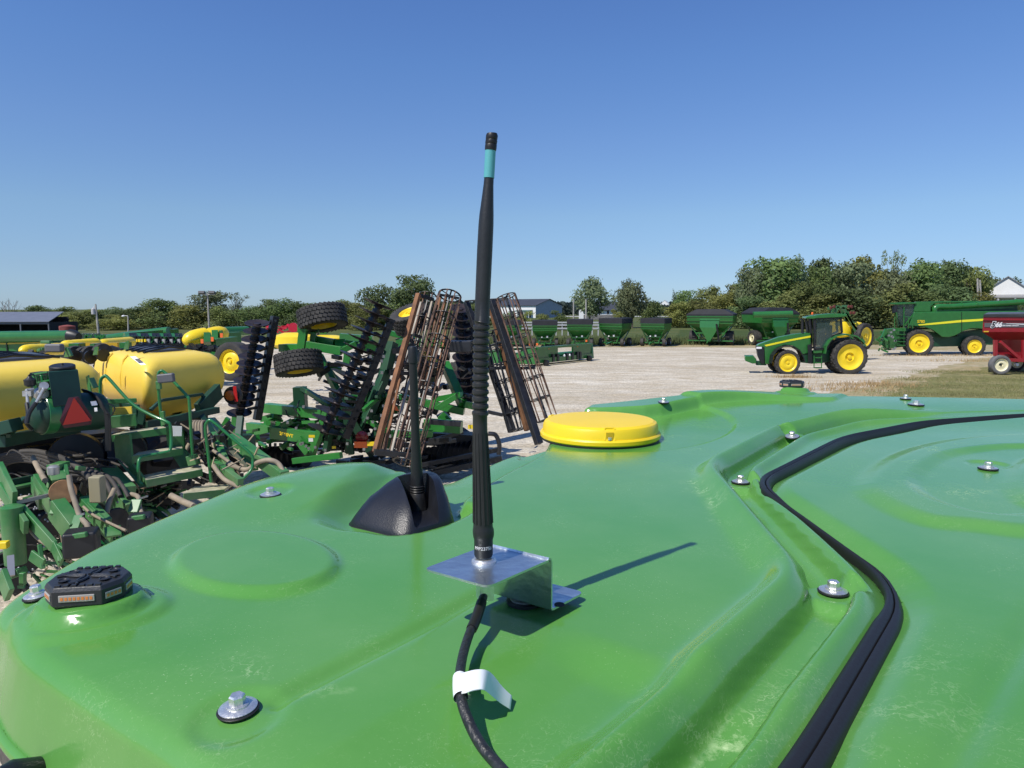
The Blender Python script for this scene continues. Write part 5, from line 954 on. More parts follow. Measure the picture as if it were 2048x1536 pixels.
# second planter: long low yellow tanks
p2 = empty("planter", (h3(900, 900, 24).x, 24, 0), "green planter with long low ribbed yellow tanks, behind the large yellow tanks", "planter")
def ltank(cx0, cx1, cyt, cyb, d0, d1, nrib, name="tank"):
    P0, P1 = h3(cx0, (cyt + cyb) / 2, d0), h3(cx1, (cyt + cyb) / 2 - 40, d1); r = (h3(cx0, cyt, d0).z - h3(cx0, cyb, d0).z) / 2; L_ = (P1 - P0).length; n = 24; prof = []
    for i in range(n + 1):
        t = i / n; e = min(1, math.sqrt(max(0, 1 - (1 - min(1, t * 7)) ** 2)), math.sqrt(max(0, 1 - (1 - min(1, (1 - t) * 7)) ** 2))); prof.append((max(.01, r * e * (1 - .03 * (abs(math.sin(t * nrib * PI)) < .22))), L_ * t))
    return MB().lathe(prof, P0, P1 - P0, 24).build(name, M_JY, p2, smooth=True, ang=60)
ltank(245, 1010, 800, 960, 22, 25, 8); ltank(760, 1240, 752, 900, 26, 28, 4); ltank(1230, 1660, 735, 880, 28, 31, 3)
b2 = MB()
for (cx, cy, w_, h_) in ((960, 850, .32, .35), (1190, 880, .14, .5), (1560, 830, .2, .3), (560, 880, .9, .08)): b2.box(h3(cx, cy, 23.5), (w_, .4, h_))
b2.beam(h3(460, 900, 22.5), h3(520, 870, 22.5), .08).beam(h3(520, 870, 22.5), h3(840, 850, 23), .08).beam(h3(840, 850, 23), h3(860, 940, 23), .08).beam(h3(1140, 960, 24), h3(1180, 830, 24), .25); b2.build("frame", M_JG, p2)
MB().prism([h3(1000, 890, 22.8), h3(1045, 885, 22.8), h3(1020, 830, 22.8)], (0, 0, 0), (0, .03, 0)).build("warning_triangle", mat("tri_red", (.7, .05, .02), .5), p2)
tk2 = MB(); [tk2.box(h3(x, 850, 24.5), (.55, .2, .4)) for x in (910, 1140, 1380)]; tk2.build("tank_recess", mat("ochre_yellow", (.50, .30, .01), .5), p2)
for (cx, cy) in ((930, 930), (1050, 940), (1120, 930), (1270, 900)): MB().lathe([(.1, -.12), (.26, -.12), (.28, 0), (.26, .12), (.1, .12)], h3(cx, cy, 21), (1, -.8, 0), 24).build("wheel", M_TY, p2, smooth=True)
b4 = MB(); rr5 = random.Random(9)
for _ in range(40): p = h3(rr5.uniform(60, 1700), rr5.uniform(880, 1000), rr5.uniform(20, 24)); b4.beam(p, p + Vector((rr5.uniform(-.6, .6), rr5.uniform(-.3, .3), rr5.uniform(-.3, .2))), .12)
b4.build("row_units", M_BLK, p2)
# combine behind at left
c4 = empty("combine_harvester", (h3(0, 800, 34).x, 34, 0), "green combine harvester with long horizontal auger in front of the grey shed", "combine harvester")
MB().prism([h3(-1200, 1000, 33), h3(-1200, 770, 33), h3(500, 765, 33), h3(560, 800, 33), h3(500, 1000, 33)], (0, 0, 0), (0, 2.6, 0)).build("side_panel", M_JG, c4, bevel=.05)
MB().prism([h3(-1200, 800, 32.97), h3(-1200, 784, 32.97), h3(90, 782, 32.97), h3(500, 768, 32.97), h3(500, 780, 32.97), h3(90, 800, 32.97)], (0, 0, 0), (0, .02, 0)).build("stripe", mat("stripe_gold", (.50, .40, .04), .4), c4)
MB().box(h3(90, 880, 32.97), (.04, .04, 1.4)).build("panel_gap", M_BLK, c4)
MB().tube([h3(-1200, 735, 33.5), h3(100, 705, 33), h3(860, 690, 32)], [.30, .27, .24], 14).build("unloading_auger", M_JG, c4, smooth=True)
MB().lathe([(.26, 0), (.30, .05), (.28, .3), (.2, .5)], h3(858, 690, 32), (1, -.2, -.15), 16).build("auger_spout", M_BLK, c4, smooth=True)
MB().tube([h3(-100, 662, 34), h3(460, 664, 33.5)], .09, 8).build("grain_tube", M_JG, c4, smooth=True); MB().prism([h3(-1200, 760, 33.6), h3(-1200, 690, 33.6), h3(600, 700, 33.6), h3(600, 760, 33.6)], (0, 0, 0), (0, 1.6, 0)).build("bin", M_DG, c4)
# second combine with auger
c5 = empty("combine_harvester", (h3(1500, 700, 40).x, 40, 0), "green combine harvester behind the planter tanks, its auger pointing right", "combine harvester")
MB().prism([h3(1060, 790, 40), h3(1060, 690, 40), h3(1400, 678, 40), h3(1900, 690, 40), h3(1900, 790, 40)], (0, 0, 0), (0, 2.6, 0)).build("side_panel", M_DG, c5, bevel=.05)
MB().tube([h3(1340, 710, 38.5), h3(1560, 695, 38), h3(2100, 640, 37.5)], [.14, .22, .26], 14).build("unloading_auger", M_JG, c5, smooth=True)
MB().box(h3(1130, 700, 39.8), (.9, .3, .35)).build("cab_window", M_CAB, c5)
c5b = MB(); [c5b.beam(h3(x, 680, 39), h3(x + rr5.uniform(-80, 80), 760, 39), .1) for x in range(1060, 1330, 40)]; c5b.build("handrail", M_JG, c5)
# long folded row-crop planter: row of dark units
def k3(cx, cy, d): return W(260 + cx / 6.827, 640 + cy / 6.827, d)
p3 = empty("planter", (k3(300, 300, 36).x, 36, 0), "long green planter bar with a row of black units behind the right tank", "planter")
MB().beam(k3(-80, 215, 36), k3(650, 155, 38), .28).build("toolbar", M_JG, p3); 
MB().tube([k3(1200, 165, 40), k3(1600, 150, 42)], .28, 12).build("transport_tube", M_JG, p3, smooth=True)
for i in range(15):
    cx = -20 + i * 52; d_ = 33 + i * .25; u = MB()
    u.box(k3(cx, 330, d_), (.42, .5, .75)).beam(k3(cx - 20, 200, d_ + 1), k3(cx + 12, 380, d_ - .5), .16).beam(k3(cx + 20, 240, d_), k3(cx - 15, 330, d_ - .6), .1); uo = u.build("row_unit", M_JG if i % 3 == 0 else M_BLK, p3)
    MB().lathe([(.05, -.05), (.28, -.05), (.3, 0), (.28, .05), (.05, .05)], k3(cx + 10, 400, d_ - .5), (1, -.9, 0), 16).build("gauge_wheel", M_BLK, uo, smooth=True)
    if i % 2: MB().box(k3(cx + 8, 290, d_ - .4), (.14, .1, .22)).build("seed_cover", M_LAMPG, uo)
yl = MB(); [yl.box(k3(cx, 280, 31.5), (.12, .1, .12)) for cx in (45, 70, 95, 125, 180, 200)]; yl.build("yellow_valve", M_JY, p3)
# third planter with boat-shaped yellow tank
p4 = empty("planter", (k3(900, 300, 34).x, 34, 0), "green planter with pointed boat-shaped yellow tank, left of the folded harrow", "planter")
def blob_tank(cx0, cy0, cx1, cy1, d0, d1, rr_, name, lab=None):
    P0, P1 = k3(cx0, cy0, d0), k3(cx1, cy1, d1); L_ = (P1 - P0).length
    return MB().lathe([(.01, 0), (rr_ * .4, L_ * .04), (rr_ * .75, L_ * .18), (rr_ * .95, L_ * .42), (rr_, L_ * .7), (rr_ * .95, L_ * .97), (rr_ * .5, L_)], P0, P1 - P0, 20, 1).build(name, M_JY, p4, smooth=True, label=lab)
blob_tank(725, 290, 1040, 215, 33, 34, .42, "tank"); blob_tank(1330, 170, 1090, 215, 37, 36, .42, "tank")
bars("tank_strap", [(1060, 190, 33.6, 1060, 320, 33.4, .3, .4), (1160, 160, 36, 1160, 300, 35.6, .3), (1240, 140, 36, 1240, 280, 36, .15)], M_JG, k3, p4)
sw3 = MB().prism([k3(780, 285, 32.45), k3(900, 255, 32.5), k3(995, 230, 32.7), k3(900, 268, 32.5)], (0, 0, 0), (0, .02, 0)); sw3.build("green_flash", M_JG, p4)
bars("frame", [(930, 340, 33, 1060, 430, 33, .16), (1060, 430, 33, 1240, 500, 32, .2), (760, 340, 34, 1100, 360, 34, .3), (1050, 380, 33, 1200, 370, 34, .14), (1000, 460, 32, 1200, 500, 32, .2), (1120, 320, 34, 1420, 280, 36, .4), (1200, 250, 37, 1480, 240, 38, .5, .6)], M_JG, k3, p4)
bars("row_units", [(rr5.uniform(760, 1450), rr5.uniform(320, 480), 33, rr5.uniform(760, 1450), rr5.uniform(330, 500), 32.5, rr5.uniform(.06, .2)) for _ in range(28)], M_BLK, k3, p4, 0)
or_ = MB(); [or_.box(k3(cx, cy, 32.5), (.12, .05, .2)) for cx, cy in ((1125, 262), (985, 290), (1250, 210))]; or_.build("reflector", M_ORG, p4)
# red implement and yellow hood behind the harrow
r4 = empty("folded_implement", (c3(590, 400, 30).x, 30, 0), "bright red folded implement peeking over behind the left disc gang", "farm implement")
rb4 = MB(); rr6 = random.Random(4)
for _ in range(24): p = c3(rr6.uniform(450, 660), rr6.uniform(350, 425), 30); rb4.beam(p, p + Vector((rr6.uniform(-.4, .4), rr6.uniform(-.3, .3), rr6.uniform(-.25, .25))), rr6.uniform(.04, .10))
rb4.lathe([(.1, -.1), (.2, -.1), (.2, .1), (.1, .1)], c3(640, 365, 29.8), (.2, -1, 0), 16); rb4.build("linkage", mat("bright_red", (.50, .012, .04), .4), r4)
y4 = empty("planter", (c3(640, 450, 27).x, 27, 0), "planter with rounded yellow tank half hidden behind the harrow tyres", "planter")
MB().loft([[c3(650, 455, 27) + Vector((math.cos(a) * r * 1.3, .8 * math.sin(a) * r, z)) for a in np.linspace(0, 2 * PI, 17)[:-1]] for r, z in ((.5, -.35), (.75, -.2), (.7, .1), (.3, .25))]).build("tank", M_JY, y4, smooth=True)
MB().loft([[c3(880, 455, 27.5) + Vector((math.cos(a) * r * 1.5, .8 * math.sin(a) * r, z)) for a in np.linspace(0, 2 * PI, 17)[:-1]] for r, z in ((.5, -.3), (.75, -.15), (.7, .06), (.3, .16))]).build("tank", M_JY, y4, smooth=True)
bars("frame", [(500, 500, 27, 760, 480, 27, .3), (1000, 440, 27, 1250, 460, 27, .3), (1430, 480, 27, 1640, 500, 27, .3), (680, 380, 28, 900, 380, 28, .35)], M_JG, c3, y4)
# ================================================================ CAB ROOF (foreground)
Z0 = H - 0.32
def PL(px, py, dz=0.0):
    g = G(px, py, Z0 + dz); return (g.x, g.y)
def crv(pts, k=8, closed=False):
    V = [Vector((*PL(*p), 0)) for p in pts]
    return np.array([(v.x, v.y) for v in spline(V, k)])
def sdist(X, Y, P, closed=False):
    """signed distance to polyline (positive left of travel), arc position, closest point"""
    Q = np.vstack([P, P[:1]]) if closed else P
    best = np.full(X.shape, 1e9); sg = np.ones(X.shape); cx = np.zeros(X.shape); cy = np.zeros(X.shape)
    acc = 0.0; arc = np.zeros(X.shape)
    for i in range(len(Q) - 1):
        ax, ay = Q[i]; bx, by = Q[i + 1]; dx, dy = bx - ax, by - ay; L2 = dx * dx + dy * dy
        if L2 < 1e-14: continue
        t = np.clip(((X - ax) * dx + (Y - ay) * dy) / L2, 0, 1)
        qx, qy = ax + t * dx, ay + t * dy
        d = np.hypot(X - qx, Y - qy); m = d < best - 1e-9
        best = np.where(m, d, best); cr = dx * (Y - ay) - dy * (X - ax)
        sg = np.where(m, np.where(cr >= 0, 1, -1), sg); cx = np.where(m, qx, cx); cy = np.where(m, qy, cy)
        arc = np.where(m, acc + t * math.sqrt(L2), arc); acc += math.sqrt(L2)
    return best, sg, arc, cx, cy
def inpoly(X, Y, P):
    c = np.zeros(X.shape, bool); n = len(P)
    for i in range(n):
        x1, y1 = P[i]; x2, y2 = P[(i + 1) % n]
        if y1 == y2: continue
        c ^= ((y1 > Y) != (y2 > Y)) & (X < (x2 - x1) * (Y - y1) / (y2 - y1) + x1)
    return c
def sdpoly(X, Y, P):
    d = sdist(X, Y, P, True)[0]
    return np.where(inpoly(X, Y, P), -d, d)
def S(t): t = np.clip(t, 0, 1); return t * t * (3 - 2 * t)
def smoothpoly(pts, k=5):
    P = [Vector((*p, 0)) for p in pts]; n = len(P); out = []
    for i in range(n):
        p0, p1, p2, p3 = P[i - 1], P[i], P[(i + 1) % n], P[(i + 2) % n]
        for j in range(k):
            t = j / k
            v = 0.5 * ((2 * p1) + (p2 - p0) * t + (2 * p0 - 5 * p1 + 4 * p2 - p3) * t * t + (3 * p1 - p0 - 3 * p2 + p3) * t ** 3)
            out.append((v.x, v.y))
    return np.array(out)
EDGE = [(372, 1525, -.004), (217, 1422, -.004), (84, 1333, -.004), (31, 1292, -.004), (0, 1246, -.004), (-14, 1220, -.004), (0, 1197, -.004),
        (60, 1155, -.003), (180, 1088, -.003), (300, 1035, -.002), (420, 990, 0), (520, 957, 0.002), (640, 923, 0.014), (700, 917, .014), (760, 920, .010), (800, 931, -.006),
        (850, 952, -.022), (885, 961, -.026), (930, 944, -.026), (1000, 914, -.024), (1080, 884, -.012), (1110, 866, 0), (1172, 810, .03),
        (1185, 803, .034), (1250, 800, .034), (1350, 797, .034), (1455, 793, .034), (1560, 791, .03), (1700, 790, .03), (1850, 792, .03),
        (2048, 796, .03), (2300, 804, .03)]
edge_xy = [PL(*p) for p in EDGE] + [(2.35, 1.2), (1.9, .1), (1.0, -.45), (.45, -.12), (.33, 0.0), (.05, .25)]
OUT = smoothpoly(edge_xy, 4)
REC = smoothpoly([PL(815, 925, -.024), PL(735, 985, -.024), PL(662, 1052, -.024), PL(690, 1078, -.024), PL(790, 1100, -.024), PL(890, 1078, -.024), PL(948, 1042, -.024),
                  PL(925, 1012, -.012), PL(1000, 962, -.012), PL(1092, 906, -.012), PL(1080, 850, -.012), PL(960, 860, -.024)], 4)
LOBE = smoothpoly([PL(*p, .014) for p in [(585, 1015), (650, 978), (790, 926), (770, 890), (650, 900), (520, 930), (470, 960)]], 4)
RIM = smoothpoly([PL(1120, 806, .034), PL(1290, 811, .034), PL(1400, 802, .034), PL(1500, 797, .034), PL(1640, 797, .034), PL(1680, 792, .034), PL(1700, 770, .034), PL(1400, 770, .034), PL(1150, 780, .034)], 4)
DPK = smoothpoly([PL(1040, 895, -.01), PL(1085, 907, -.01), PL(1200, 912, -.01), PL(1325, 908, -.01), PL(1420, 888, -.01), PL(1470, 858, -.01), PL(1420, 835, -.01), PL(1330, 822, -.01), PL(1100, 822, -.01)], 5)
def rpoly(pts, r=.05, n=9):
    P = [Vector((*PL(*p), 0)) for p in pts]; out = [P[0]]
    for i in range(1, len(P) - 1):
        a, p, b = P[i - 1], P[i], P[i + 1]; k1 = min(r, (a - p).length * .45); k2 = min(r, (b - p).length * .45)
        u = p + (a - p).normalized() * k1; v = p + (b - p).normalized() * k2
        for t in np.linspace(0, 1, n): out.append(u.lerp(p, t).lerp(p.lerp(v, t), t))
    out.append(P[-1]); return np.array([(v.x, v.y) for v in out])
GUT = rpoly([(2300, 832), (1900, 838), (1700, 851), (1590, 874), (1462, 952), (1680, 1188), (1370, 1545), (1200, 1720)], .075)
SEAL = rpoly([(2300, 826, .012), (2048, 834, .012), (1850, 846, .012), (1690, 876, .012), (1512, 962, .012), (1812, 1166, .012), (1590, 1536, .012), (1450, 1700, .012)], .09)
ELL = smoothpoly([PL(510 + 165 * math.cos(a), 1122 + 60 * math.sin(a), .006) for a in np.linspace(0, 2 * PI, 17)[:-1]], 3)
HB1 = smoothpoly([PL(*p, .02) for p in [(1718, 962), (1765, 915), (1850, 884), (1960, 868), (2150, 862), (2400, 900), (2300, 1040), (2100, 1060), (1950, 1046), (1850, 1035), (1760, 1000)]], 4)
HB2 = smoothpoly([PL(*p, .02) for p in [(1822, 962), (1850, 925), (1910, 900), (2048, 888), (2200, 905), (2240, 960), (2150, 1010), (2010, 1025), (1880, 1000)]], 4)
HB3 = smoothpoly([PL(*p, .02) for p in [(2015, 960), (2048, 915), (2130, 900), (2200, 950), (2150, 1000), (2060, 1005)]], 4)
BOLTS = {'b1': (477, 1425), 'b2': (541, 993), 'b3': (75, 1197), 'g1': (1666, 1188), 'g2': (1481, 967), 'g3': (1584, 876), 'h1': (1976, 940), 'r1': (1327, 806), 'r2': (1811, 799), 'r3': (1832, 811), 'f1': (1025, 1222)}
gb = [PL(*BOLTS[k], -.006) for k in ('g1', 'g2', 'g3')]
BEAC1 = (-.449, .728); BEAC2 = PL(1583, 786, .036)
CR1 = crv([(985, 1175), (900, 1222), (800, 1275), (700, 1325), (560, 1395)], 5)
CR2 = crv([(1130, 1245), (1050, 1290), (900, 1368), (760, 1440), (620, 1520)], 5)
HG = crv([(2100, 1215), (2000, 1370), (1930, 1490), (1850, 1620)], 5)
dome_c = (0.226, 1.80)
def roofz(X, Y):
    X = np.asarray(X, float); Y = np.asarray(Y, float)
    z = np.full(X.shape, Z0)
    so_ = sdpoly(X, Y, OUT)
    # gentle crown: falls towards the edges
    z -= 0.010 * np.clip((so_ + .09) / .09, 0, 1) ** 2 * (1 - S((X + .12) / .25))
    # the far part of the roof rises a little
    z += 0.028 * S((Y - 1.75) / .55) * S((X - .2) / .5)
    # floor for the rubber aerial housing
    z += 0.016 * S((X + .66) / .30) * (1 - np.clip(((X + .235) * .947 - (Y - 1.40) * .32) / .05 + .1, 0, 1)) * S((Y - 1.00) / .28)
    z -= (0.024 + 0) * S(-(sdpoly(X, Y, REC)) / (.016 + .05 * (1 - S((X + .27) / .07))) + .5)
    z += 0.036 * (1 - S((X - .55) / .5) * .75) * S(-(sdpoly(X, Y, RIM)) / .018 + .5)
    z -= 0.010 * S(-(sdpoly(X, Y, DPK)) / .018 + .5)
    z += 0.009 * S(-(sdpoly(X, Y, ELL)) / .016 + .5)
    # pedestals for the beacons
    for (bx, by) in (BEAC1, BEAC2):
        e = np.hypot((X - bx) / 1.0, (Y - by) / .82)
        z += 0.013 * S((.055 - e) / .010 + .5) + 0.005 * S((.078 - e) / .012 + .5)
    # creases
    d = sdist(X, Y, CR1)[0]; z -= 0.006 * np.exp(-(d / .009) ** 2)
    d, s, a, _, _ = sdist(X, Y, CR2)
    z -= np.where(s > 0, 0.012 * np.clip(d / .07, 0, 1), 0) * S(a / .07) * np.exp(-(np.maximum(0, d - .05) / .2) ** 2)
    # gutter with its two rails
    d, s, a, _, _ = sdist(X, Y, GUT); s = s * d
    fade = 1 - S((X - .95) / .35)
    z += fade * 0.027 * np.exp(-((s + .046) / .021) ** 2)
    z += fade * 0.013 * np.exp(-((s - .030) / .012) ** 2)
    z -= (fade * .018 + .002) * S((.020 - np.abs(s)) / .009 + .5)
    for (gx, gy) in gb:
        e = np.hypot(X - gx, Y - gy); k = S((.034 - e) / .012 + .3)
        z = z * (1 - k) + (Z0 - .008 + .012 * (gy > 1.6)) * k
    # hatch
    d, s, a, _, _ = sdist(X, Y, SEAL); s = s * d
    z -= 0.010 * np.exp(-(s / .012) ** 2)
    z += 0.010 * S((s - .012) / .03)
    z += 0.010 * S(-(sdpoly(X, Y, HB1)) / .05 + .35)
    z -= 0.008 * S(-(sdpoly(X, Y, HB2)) / .035 + .4)
    z += 0.009 * S(-(sdpoly(X, Y, HB3)) / .04 + .4)
    d = sdist(X, Y, HG)[0]; z -= 0.006 * np.exp(-(d / .012) ** 2)
    for k in ('b1', 'b2', 'h1'):
        gx, gy = PL(*BOLTS[k]); e = np.hypot(X - gx, Y - gy); z -= .004 * S((.034 - e) / .016 + .5)
    return z, so_, s
def onroof(px, py):
    r = ray(px, py); lo, hi = 0.2, 6.0
    ts = np.linspace(.15, 4.2, 1600) / r.y
    xs, ys, zs = r.x * ts, r.y * ts, H + r.z * ts
    zz = roofz(xs, ys)[0]; i = int(np.argmax(zs < zz))
    return Vector((xs[i], ys[i], zz[i]))
STEP = 0.0050
gx = np.arange(-.85, 2.3, STEP); gy = np.arange(-.15, 3.0, STEP)
XX, YY = np.meshgrid(gx, gy)
ZZ, SO, SS = roofz(XX, YY)
_, _, _, CX, CY = sdist(XX, YY, OUT, True)
# fold everything beyond the outline down into a rounded edge and a skirt
rr = .016; tt = SO + rr
NXv, NYv = XX - CX, YY - CY; nl = np.hypot(NXv, NYv) + 1e-9; NXv /= nl; NYv /= nl
inside = SO < 0
NXv = np.where(inside, -NXv, NXv); NYv = np.where(inside, -NYv, NYv)
ang = np.clip(tt / (rr), 0, PI / 2)
off = -rr + rr * np.sin(ang); drop = rr * (1 - np.cos(ang)) + np.maximum(0, tt - rr * PI / 2)
off = off + .20 * np.maximum(0, tt - rr * PI / 2)
fold = tt > 0
ZE = roofz(CX, CY)[0]
k_ = S(tt / rr)
X2 = np.where(fold, CX + NXv * off, XX); Y2 = np.where(fold, CY + NYv * off, YY)
Z2 = np.where(fold, (ZZ * (1 - k_) + ZE * k_) - drop, ZZ)
SKIRT = .078
scal = 0.02 * (np.sin(X2 * 60 + Y2 * 25) > .75)
keep = tt < (SKIRT + rr)
H_, W_ = XX.shape
# dirt masks
def blob(pts, rad):
    P = np.array([PL(*p) for p in pts]) if len(pts) > 1 else np.array([PL(*pts[0]), (PL(*pts[0])[0] + 1e-4, PL(*pts[0])[1])])
    return np.exp(-(sdist(XX, YY, P)[0] / rad) ** 2)
DIRT = 1.3 * blob([(1460, 1420), (1400, 1500), (1330, 1560)], .016) + .55 * blob([(1640, 1250), (1560, 1340), (1460, 1440)], .010) \
    + .5 * blob([(420, 1385), (450, 1350), (520, 1360)], .03) + .75 * blob([(600, 1385), (700, 1380)], .010) + .6 * blob([(1380, 960), (1440, 1040)], .02) \
    + .55 * blob([(1180, 1470), (1240, 1440), (1340, 1350)], .014) + .6 * blob([(1200, 1500), (1120, 1530)], .02) \
    + .45 * blob([(1600, 1120), (1540, 1060), (1500, 1000)], .012) + .4 * blob([(1330, 880), (1350, 865)], .02) + .55 * blob([(1850, 990), (1960, 1000), (2048, 1010)], .05) + .45 * blob([(1830, 960), (1850, 920), (1950, 905)], .03) \
    + .35 * blob([(1560, 900), (1490, 945)], .02) + .3 * blob([(1700, 1480), (1900, 1350)], .05) + .4 * blob([(477, 1460)], .02)
def grid_mesh(name, sel, material, parent, label=None):
    q = sel[:-1, :-1] & sel[1:, :-1] & sel[:-1, 1:] & sel[1:, 1:]
    idx = np.arange(H_ * W_).reshape(H_, W_)
    fq = np.stack([idx[:-1, :-1][q], idx[:-1, 1:][q], idx[1:, 1:][q], idx[1:, :-1][q]], 1)
    used = np.unique(fq); remap = -np.ones(H_ * W_, int); remap[used] = np.arange(len(used)); fq = remap[fq]
    co = np.stack([X2.ravel()[used], Y2.ravel()[used], Z2.ravel()[used]], 1)
    c = np.array([.6, 1.2, Z0])
    me = bpy.data.meshes.new(name); me.vertices.add(len(co)); me.vertices.foreach_set("co", (co - c).ravel())
    me.loops.add(fq.size); me.loops.foreach_set("vertex_index", fq.ravel())
    me.polygons.add(len(fq)); me.polygons.foreach_set("loop_start", np.arange(0, fq.size, 4)); me.polygons.foreach_set("loop_total", np.full(len(fq), 4))
    me.update(calc_edges=True); me.validate()
    me.polygons.foreach_set("use_smooth", [True] * len(me.polygons))
    at = me.attributes.new("dirt", 'FLOAT', 'POINT'); at.data.foreach_set("value", DIRT.ravel()[used])
    me.materials.append(material)
    o = bpy.data.objects.new(name, me); C.objects.link(o); LOC[o.name] = Vector(c); o.parent = parent; o.location = Vector(c) - LOC[parent.name]
    if label: o["label"] = label
    return o
def roof_paint():
    m = bpy.data.materials.new("roof_green"); m.use_nodes = True; n = m.node_tree; L = n.links; b = n.nodes["Principled BSDF"]
    tc = n.nodes.new("ShaderNodeTexCoord")
    def noise_(sc, det=5, ro=.5, dist=0):
        x = n.nodes.new("ShaderNodeTexNoise"); x.inputs["Scale"].default_value = sc; x.inputs["Detail"].default_value = det; x.inputs["Roughness"].default_value = ro; x.inputs["Distortion"].default_value = dist
        L.new(tc.outputs["Object"], x.inputs["Vector"]); return x.outputs[0]
    def mr(i, a, b_, c, d):
        x = n.nodes.new("ShaderNodeMapRange"); x.inputs[1].default_value = a; x.inputs[2].default_value = b_; x.inputs[3].default_value = c; x.inputs[4].default_value = d; L.new(i, x.inputs[0]); return x.outputs[0]
    def mth(op, a, b_):
        x = n.nodes.new("ShaderNodeMath"); x.operation = op
        for i, v in enumerate((a, b_)):
            if isinstance(v, (int, float)): x.inputs[i].default_value = v
            else: L.new(v, x.inputs[i])
        return x.outputs[0]
    # dried water marks: thin wandering lines where the dirt mask is high
    n1 = noise_(30, 4, .55, .3); line = mth('SUBTRACT', 1.0, mth('MINIMUM', mth('MULTIPLY', mth('ABSOLUTE', mth('SUBTRACT', n1, .5), 0), 55), 1.0))
    n1b = noise_(80, 3, .5, .4); line2 = mth('SUBTRACT', 1.0, mth('MINIMUM', mth('MULTIPLY', mth('ABSOLUTE', mth('SUBTRACT', n1b, .5), 0), 45), 1.0))
    at = n.nodes.new("ShaderNodeAttribute"); at.attribute_name = "dirt"
    strong = mth('MULTIPLY', mth('MULTIPLY', mth('MAXIMUM', line, mth('MULTIPLY', line2, .8)), mr(noise_(18, 4), .46, .58, .0, 1)), at.outputs["Fac"])
    blot = mth('MULTIPLY', mr(noise_(34, 6, .7), .48, .62, 0, 1), mth('MULTIPLY', mth('MAXIMUM', mth('SUBTRACT', at.outputs["Fac"], .45), 0), .9))
    strong = mth('MAXIMUM', strong, blot)
    # overall fine dust and specks
    film = mr(noise_(3.2, 6, .6), .35, .75, .0, .10)
    sp = mr(noise_(420, 2, .5), .66, .72, 0, .35)
    spm = mth('MULTIPLY', sp, mr(noise_(6, 4), .45, .65, .15, 1))
    nh = noise_(120, 2, .5, .2); hair = mth('MULTIPLY', mth('MULTIPLY', mth('SUBTRACT', 1.0, mth('MINIMUM', mth('MULTIPLY', mth('ABSOLUTE', mth('SUBTRACT', nh, .5), 0), 60), 1.0)), mr(noise_(9, 5, .6), .52, .66, 0, 1)), .22)
    fac = mth('MINIMUM', mth('ADD', mth('MULTIPLY', strong, .72), mth('ADD', film, mth('ADD', mth('MULTIPLY', spm, .9), hair))), 1.0)
    mx = n.nodes.new("ShaderNodeMix"); mx.data_type = 'RGBA'; L.new(fac, mx.inputs[0])
    mx.inputs[6].default_value = (0.082, 0.268, 0.046, 1); mx.inputs[7].default_value = (0.50, 0.66, 0.36, 1)
    L.new(mx.outputs[2], b.inputs["Base Color"])
    rg = mth('ADD', mr(noise_(5, 5), .3, .7, .11, .19), mth('MULTIPLY', fac, .45)); L.new(rg, b.inputs["Roughness"])
    b.inputs["Coat Weight"].default_value = .0; b.inputs["Coat Roughness"].default_value = .06
    bp = n.nodes.new("ShaderNodeBump"); bp.inputs["Strength"].default_value = .05; bp.inputs["Distance"].default_value = .002
    L.new(noise_(160, 2), bp.inputs["Height"]); L.new(bp.outputs[0], b.inputs["Normal"])
    return m
M_ROOF = roof_paint()
M_BLACK = mat("black_rubber", (.016, .016, .017), .45, bump=.03, bscale=200, spec=.35)
M_PLAS = mat("black_plastic", (.012, .013, .017), .36, bump=.12, bscale=500, spec=.5, var=.2, vscale=30)
M_ZINC = mat("zinc_steel", (.60, .65, .69), .35, .95, var=.12, vscale=25, bump=.08, bscale=90)
M_STEEL = mat("bolt_steel", (.78, .77, .74), .36, .85, var=.12, vscale=200, bump=.1, bscale=300)
M_YCAP = mat("yellow_cap", (.86, .60, .015), .38, bump=.08, bscale=500, spec=.5, var=.03, vscale=10)
M_DGLASS = mat("dark_glass", (.01, .012, .014), .05)
cab = empty("tractor_cab", (.7, 1.3, 0), "bright green moulded cab roof filling the foreground, carrying antennas, beacons and a yellow dome", "tractor cab")
HATCH = SS > 0.004
roof = grid_mesh("roof_panel", keep & (SS < .0105), M_ROOF, cab)
hatch = grid_mesh("hatch_panel", keep & (SS > -.0105), M_ROOF, cab, "green roof hatch inside the black rubber seal")
# rubber seal: flat strip with two rounded lobes and a groove between them
def ribbon(P, zf, wfun, hfun):
    rings = []; T = len(P); pr = [(-1, 0), (-1.0, .55), (-.86, .9), (-.45, 1.0), (-.02, .86), (.06, .50), (.14, .86), (.5, .92), (.86, .66), (1, .2), (1, 0)]
    for i in range(T):
        a = P[max(0, i - 1)]; b_ = P[min(T - 1, i + 1)]; t = Vector((b_[0] - a[0], b_[1] - a[1])).normalized(); nrm = Vector((-t.y, t.x))
        w_, h_, z_ = wfun(i / T), hfun(i / T), zf(i / T)
        rings.append([Vector((P[i][0] + nrm.x * u * w_ / 2, P[i][1] + nrm.y * u * w_ / 2, z_ + h_ * v)) for u, v in pr])
    return MB().loft(rings)
def lerps(t, K):
    for (a, va), (b_, vb) in zip(K[:-1], K[1:]):
        if t <= b_: u = max(0, (t - a) / (b_ - a)); u = u * u * (3 - 2 * u); return va + (vb - va) * u
    return K[-1][1]
def tat(px, py): q = PL(px, py, .012); return float(np.argmin(np.hypot(SEAL[:, 0] - q[0], SEAL[:, 1] - q[1]))) / len(SEAL)
_a = np.array(SEAL); _k = [_a[0]]
